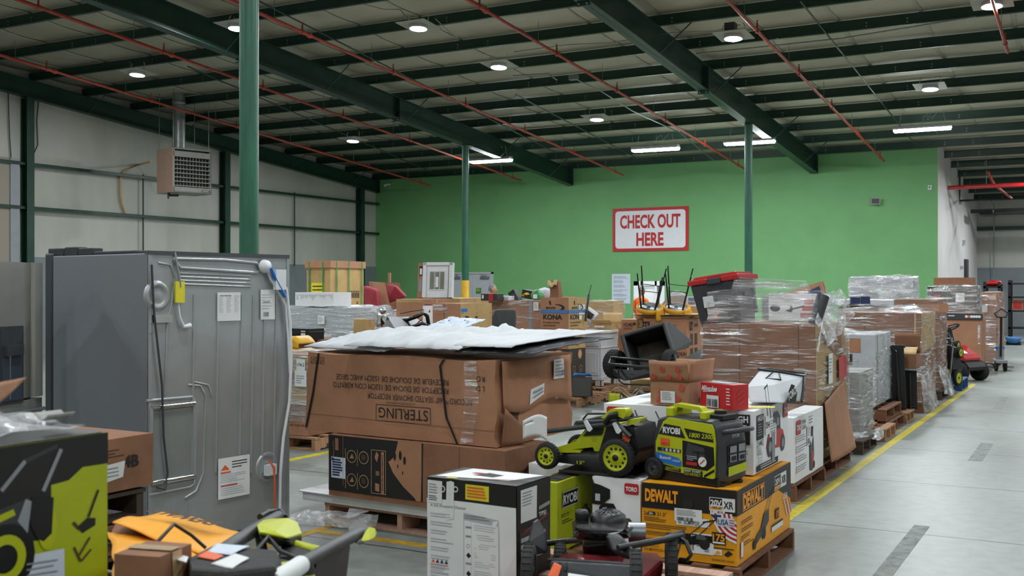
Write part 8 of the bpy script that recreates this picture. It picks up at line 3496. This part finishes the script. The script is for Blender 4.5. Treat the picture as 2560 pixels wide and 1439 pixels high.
# pipes in the right far bay
t = thing('fire_main', 'fat red sprinkler main crossing the far bay right of the green wall', 'pipe', (XC + .02, 33.0, 4.44))
mb = MB()
mb.cyl((0, 0, 0), (6, 0, .0), .06, 'red_paint', 12)
mb.build('pipe', t)
for k, xx in enumerate((.25, 1.0)):
    mb = MB()
    mb.cyl((xx, 0, .0), (xx, 0, .85), .008, 'conduit', 6)
    mb.build('hanger', t)
t = thing('gas_pipe', 'black steel pipes hanging below the red main in the far bay', 'pipe', (XC + .05, 35.5, 4.25))
mb = MB()
mb.tube([(0, 0, .9), (.0, 0, .0), (1.9, 0, .0), (1.95, 0, .12), (1.4, 0, .14)], .035, 'plastic_black', 8)
mb.build('pipe', t)
mb = MB()
mb.tube([(.9, .3, -.28), (.9, .3, -.42), (1.9, .3, -.42), (1.9, .3, -.25)], .03, 'plastic_black', 8)
mb.build('drop_leg', t)
t = thing('red_drop_pipe', 'short slanting red pipe under the red main in the far bay', 'pipe', (XC + 1.2, 33.1, 4.5))
mb = MB()
mb.tube([(-.1, -.6, .3), (0, 0, .0), (.3, 2.2, -.25)], .035, 'pipe_red', 8)
mb.build('pipe', t)
t = thing('conduit_pipe', 'thin grey conduit running down the far wall', 'pipe', (XC + .55, YF - .25, 2.0))
mb = MB()
mb.tube([(0, 0, 0), (0, 0, 2.5), (-.25, -.3, 2.75)], .02, 'conduit', 8)
mb.build('pipe', t)
t = thing('black_beam', 'long black horizontal duct below the purlins of the far bay', 'duct', (XC + .1, 38.0, 4.02))
mb = MB()
mb.box(0, 6, 0, .12, 0, .12, 'plastic_black')
mb.box(.35, .75, -.9, .1, -.12, -.02, 'plastic_black')
mb.build('duct', t)
# conduits along the roof
def pipe_run(lab, pts, r=.014):
    t, M = world_thing('conduit_pipe', lab, 'pipe', pts[0])
    mb = MB()
    mb.M = M
    mb.tube(pts, r, 'conduit', 8)
    mb.build('pipe', t)
def under(px, py, K=7.80):
    r = (px - 1280) / FPX
    q = (718 - py) / FPX
    z = (K - HC) / (q + (SN * r + CN) / 12)
    x, y = W(px, z)
    return Vector((x, y, K - y / 12))
pipe_run('grey conduit running from a box near the top middle down toward the right column', [under(1437, 195), under(1500, 225), under(1580, 275), under(1700, 330), under(1785, 400)])
pipe_run('grey conduit along a purlin to the right of the central rafter', [under(1740, 133), under(2100, 95), under(2440, 40)])
pipe_run('grey conduit along a purlin left of the central rafter', [under(1282, 188), under(1370, 183), under(1392, 198)])
pipe_run('loose sagging cable from the right high bay lamp across two purlins', [under(1285, 128), under(1420, 110), under(1530, 105), under(1680, 80), under(1790, 76), under(1850, 60)], .008)
pipe_run('loose cable between purlins near the lamp at the top middle', [under(905, 8), under(960, 22), under(1000, 22), under(1022, 48)], .008)
pipe_run('loose cable hanging right of the lamp at the top middle', [under(1088, 45), under(1120, 75), under(1147, 96)], .008)
t = thing('junction_box', 'small grey junction box under the purlins left of the central rafter', 'box', under(1434, 192, 7.72))
mb = MB()
mb.box(-.09, .09, -.07, .07, -.05, .05, 'conduit')
mb.build('cover', t)
t = thing('junction_box', 'small grey junction box above the lamp right of the central rafter', 'box', under(1827, 68, 7.72))
mb = MB()
mb.box(-.09, .09, -.09, .09, -.08, .08, 'plastic_grey')
mb.build('cover', t)
# dark bridging rods between purlins
for i, (a, b) in enumerate((((1290, 235), (1610, 403)), ((2000, 0), (2290, 362)), ((645, 0), (1390, 380)), ((470, 165), (1092, 434)))):
    t = thing('bridging_rod', ['dark bridging rod ending above the check out sign', 'dark bridging rod ending right of the central rafter at the green wall', 'dark bridging rod passing left of the column with the yellow foot', 'dark bridging rod ending near the left end of the green wall'][i], 'rod', under(*a, 7.86))
    mb = MB()
    o_ = under(*a, 7.86)
    mb.tube([Vector((0, 0, 0)), under(*b, 7.86) - o_], .016, 'green_steel', 6)
    mb.build('rod', t)

# ---- unit heater
hz_ = 26.7
hp = W(433, hz_)
hb_, ht_ = hy(478, hz_), hy(366, hz_)
t = thing('unit_heater', 'tan and grey unit heater with a louvred front hanging by the left wall', 'heater', (hp[0], hp[1], hb_), 1.3)
H_ = ht_ - hb_
WH, DH = 1.05, .8
mat('heater_tan', 'a98a78', .5, var=.04)
mat('heater_grey', '8f8d84', .5, var=.05)
# local: near corner at the origin, louvred front faces -y to the right of it, tan side to the left
mb = MB()
mb.box(0, WH, 0, .04, 0, .14, 'heater_grey')
mb.box(0, WH, 0, .04, H_ * .82, H_ * .93, 'heater_grey')
mb.box(0, .04, 0, .04, 0, H_, 'heater_grey')
mb.box(WH - .04, WH, 0, .04, 0, H_, 'heater_grey')
mb.box(0, WH, 0, DH, H_ - .03, H_, 'heater_grey')
mb.box(0, WH, 0, DH, 0, .03, 'heater_grey')
mb.box(WH - .03, WH, 0, DH, 0, H_, 'heater_grey')
mb.box(0, WH, DH - .03, DH, 0, H_, 'heater_grey')
mb.box(.02, WH - .02, .12, .14, 0.02, H_ - .02, 'plastic_black')
f = Fc(mb, (0, 0, 0), (1, 0, 0), (0, 0, 1), .004)
f.r(WH - .27, .04, WH - .05, .09, 'ink')
f.t('REZNOR', WH - .25, .05, .03, 'paper', w=.17, k=2)
mb.build('casing', t)
mb = MB()
mb.box(-.015, .0, 0, DH, .0, H_, 'heater_tan')
mb.build('side_panel', t, bevel=.005)
mb = MB()
for i in range(8):
    z = .16 + i * (H_ * .82 - .18) / 7
    mb.box(.04, WH - .04, -.02, .05, z, z + .018, 'heater_grey')
for i in range(12):
    x = .05 + i * (WH - .1) / 11
    mb.box(x, x + .012, .05, .10, .14, H_ * .82, 'heater_grey')
mb.build('louvres', t)
mb = MB()
fx = (.40, .45)
mb.cyl((fx[0], fx[1], H_), (fx[0], fx[1], H_ + hy(222, hz_) - ht_ + .15), .155, 'conduit', 24)
mb.lathe((fx[0], fx[1], H_), (0, 0, 1), [(.0, .18), (.05, .18), (.05, .155)], 'conduit', 24)
mb.lathe((fx[0], fx[1], H_ + 1.15), (0, 0, 1), [(.0, .158), (.01, .168), (.08, .168), (.09, .158)], 'conduit', 24)
mb.build('flue_pipe', t)
for i, (x, y) in enumerate(((.03, .05), (.03, DH - .05), (WH - .05, .05), (WH - .05, DH - .05))):
    mb = MB()
    mb.cyl((x, y, H_), (x, y, H_ + 1.55), .008, 'conduit', 6)
    mb.build('hanger_rod', t)
mb = MB()
mb.tube([(.06, .3, 0), (.06, .3, -.06), (.3, .3, -.05)], .03, 'plastic_black', 8)
mb.tube([(.03, .3, .0), (.03, .3, -.15)], .02, 'plastic_black', 8)
mb.build('gas_valve', t)
def OW(px, py, *k):
    y, h = on_plane_x(px, py, XL + .05)
    return Vector((XL + .05, y, h))
t, M = world_thing('flexible_conduit', 'yellowish flexible conduit looping from the heater down the left wall', 'cable', OW(313, 530))
mb = MB()
mb.M = M
mb.tube([P3(378, 402, 27.3)] + [OW(*p) for p in ((345, 410), (312, 425), (301, 440), (301, 470), (304, 505), (313, 530))], .03, 'kraft_pale', 8)
mb.build('cable', t)
# thin wires on the left wall
for i, P in enumerate([[(20, 220, 26), (24, 340, 26), (28, 395, 26)], [(97, 240, 25), (92, 300, 25), (95, 360, 25), (80, 392, 25.2)], [(1132 / 2, 340, 30.6), (567, 480, 30.6), (563, 620, 30.6)]]):
    t, M = world_thing('hanging_wire', ['thin dark wire hanging at the far left of the wall', 'thin wavy wire beside the leftmost wall column', 'thin conduit running down beside the middle wall column'][i], 'wire', OW(*P[0]))
    mb = MB()
    mb.M = M
    mb.tube([OW(*p) for p in P], .012 if i < 2 else .022, 'conduit' if i == 2 else 'plastic_black', 6)
    mb.build('wire', t)

# ---- framed white window unit behind the person
wz = 29.5
a, b = W(1584, wz), W(1664, wz)
t = thing('window_unit', 'large white framed window unit standing by the green wall behind the person in orange', 'window unit', (a[0], a[1], 0), .0)
ww_ = math.hypot(b[0] - a[0], b[1] - a[1])
wh_ = hy(701, wz)
mb = MB()
mb.box(0, ww_, 0, .08, 0, .12, 'plastic_white')
mb.box(0, ww_, 0, .08, wh_ - .12, wh_, 'plastic_white')
mb.box(0, .12, 0, .08, 0, wh_, 'plastic_white')
mb.box(ww_ - .12, ww_, 0, .08, 0, wh_, 'plastic_white')
mb.box(.2, .24, 0, .08, 0, wh_, 'plastic_white')
mb.box(ww_ * .7, ww_ * .7 + .06, 0, .08, 0, wh_, 'plastic_white')
mb.build('frame', t)
mb = MB()
mb.box(.12, ww_ * .7, .03, .05, .12, wh_ - .12, 'paper')
mb.build('pane', t)
mb = MB()
mb.box(ww_ * .7, ww_ - .12, .03, .05, .12, wh_ - .12, 'window_glass')
mb.build('pane', t)

# ---- people
def person(label, x, y, yaw, height, shirt, hair, cap=None, pants='jeans', stoop=0.0):
    t = thing('person', label, 'person', (x, y, 0), yaw)
    s = height / 1.75
    # joints: faces -y when yaw is 0
    J = [(0, 0, .95, .15), (0, .005, 1.12, .135), (0, -.0, 1.32, .16), (0, .0, 1.43, .10), (0, -.02, 1.50, .056), (0, -.03, 1.56, .055)]
    E_ = [(0, 1), (1, 2), (2, 3), (3, 4), (4, 5)]
    R_ = [q[3] for q in J]
    V_ = [Vector(q[:3]) for q in J]
    def chain(start, pts):
        p = start
        for (q, r) in pts:
            V_.append(Vector(q))
            R_.append(r)
            E_.append((p, len(V_) - 1))
            p = len(V_) - 1
    for sx in (-1, 1):
        chain(0, [((sx * .10, 0, .86), .10), ((sx * .11, -.01, .50), .065), ((sx * .12, .02, .10), .042), ((sx * .13, -.12, .05), .04)])
        chain(3, [((sx * .18, 0, 1.40), .065), ((sx * .23, .01, 1.14), .046), ((sx * .21, -.16, .98), .036), ((sx * .20, -.24, .97), .03)])
    me = bpy.data.meshes.new('body')
    me.from_pydata([tuple(v * s) for v in V_], E_, [])
    o = bpy.data.objects.new('body_tmp', me)
    COL.objects.link(o)
    sk_ = o.modifiers.new('s', 'SKIN')
    for i, r in enumerate(R_):
        me.skin_vertices[0].data[i].radius = (r * s, r * s * (.8 if i in (0, 1, 2, 3) else 1))
    me.skin_vertices[0].data[0].use_root = True
    sb = o.modifiers.new('b', 'SUBSURF')
    sb.levels = sb.render_levels = 2
    dg = bpy.context.evaluated_depsgraph_get()
    dg.update()
    m2 = bpy.data.meshes.new_from_object(o.evaluated_get(dg))
    bpy.data.objects.remove(o)
    mb = MB()
    for p in m2.polygons:
        pass
    vs = [v.co.copy() for v in m2.vertices]
    groups = {}
    for p in m2.polygons:
        c = p.center / s
        if c.z > 1.47:
            k = 'skin'
        elif c.z < .93 and abs(c.x) < .19:
            k = pants if c.z > .09 else 'plastic_black'
        elif abs(c.x) > .15 and c.z < 1.20:
            k = 'skin'
        else:
            k = shirt
        groups.setdefault(k, []).append(tuple(p.vertices))
    for k, fs in groups.items():
        b0 = len(mb.v)
        used = sorted({i for f in fs for i in f})
        ix = {i: n for n, i in enumerate(used)}
        mb.add([vs[i] for i in used], [tuple(ix[i] for i in f) for f in fs], k, True)
    # head, ears, nose joined to the neck in the same mesh
    hc = Vector((0, -.035, 1.645)) * s
    def head(a, b):
        th, ph = 2 * math.pi * a, math.pi * (b - .5)
        x_ = math.cos(ph) * math.cos(th)
        y_ = math.cos(ph) * math.sin(th)
        z_ = math.sin(ph)
        w = .076 * (1 - .18 * max(0, -z_))
        return hc + Vector((x_ * w, y_ * .096 - .012 * max(0, -z_), z_ * .118)) * s
    mb.grid(head, 28, 18, 'skin')
    for sx in (-1, 1):
        mb.ell(hc + Vector((sx * .078, .012, -.01)) * s, (.012 * s, .022 * s, .032 * s), 'skin', 10, 6)
        mb.ell(hc + Vector((sx * .03, -.088, .01)) * s, (.012 * s, .008 * s, .008 * s), 'ink', 8, 6)
    mb.ell(hc + Vector((0, -.105, -.02)) * s, (.013 * s, .02 * s, .024 * s), 'skin', 10, 6)
    mb.ell(hc + Vector((0, -.092, -.062)) * s, (.024 * s, .008 * s, .006 * s), 'faded_red', 10, 6)
    # fingers
    for sx in (-1, 1):
        base = Vector((sx * .20, -.25, .965)) * s
        for k in range(4):
            L = (.07, .08, .076, .06)[k]
            a = base + Vector(((k - 1.5) * .018, -.02, 0)) * s
            mb.tube([a, a + Vector((0, -L * .5, -.01)) * s, a + Vector((0, -L * .85, -.035)) * s], [.009 * s, .008 * s, .006 * s], 'skin', 8)
        a = base + Vector((-sx * .03, .0, 0)) * s
        mb.tube([a, a + Vector((-sx * .03, -.03, -.01)) * s, a + Vector((-sx * .035, -.055, -.02)) * s], [.010 * s, .009 * s, .007 * s], 'skin', 8)
    mb.build('body', t)
    mb = MB()
    def cap_(a, b):
        th, ph = 2 * math.pi * a, math.pi * (.5 * b)
        lo = .05 if math.sin(th) > 0 else .55
        ph = lo * (1 - b) + math.pi / 2 * b
        w = .081
        return hc + Vector((math.cos(ph) * math.cos(th) * w, math.cos(ph) * math.sin(th) * .102 + .002, math.sin(ph) * .125)) * s
    def low_(a, b):
        th = math.pi * a
        return hc + Vector((math.cos(th) * .080, math.sin(th) * .099 + .002, -.06 + .07 * b)) * s
    if cap:
        mb.grid(low_, 14, 3, hair)
        mb.build('hair', t)
        mb = MB()
        mb.grid(cap_, 28, 8, cap)
        mb.grid(lambda a, b: hc + Vector(((a - .5) * .13, .09 + .07 * b * math.sin(math.pi * a), .03)) * s, 8, 4, 'plastic_grey')
        mb.build('cap', t)
    else:
        mb.grid(cap_, 28, 8, hair)
        mb.grid(low_, 14, 3, hair)
        mb.build('hair', t)
    return t


mb = None
px_, py_ = W(1228, 25.6)
person('person in a grey cap and dark top behind the cartons near the grey door', px_, py_, 2.2, 1.68, 'cloth_dark', 'hair_grey', cap='cap_grey')
px_, py_ = W(1603, 26.5)
person('person in an orange shirt seen from behind, standing beyond the upside-down stools', px_, py_, 2.9, 1.62, 'orange_shirt', 'hair_grey')
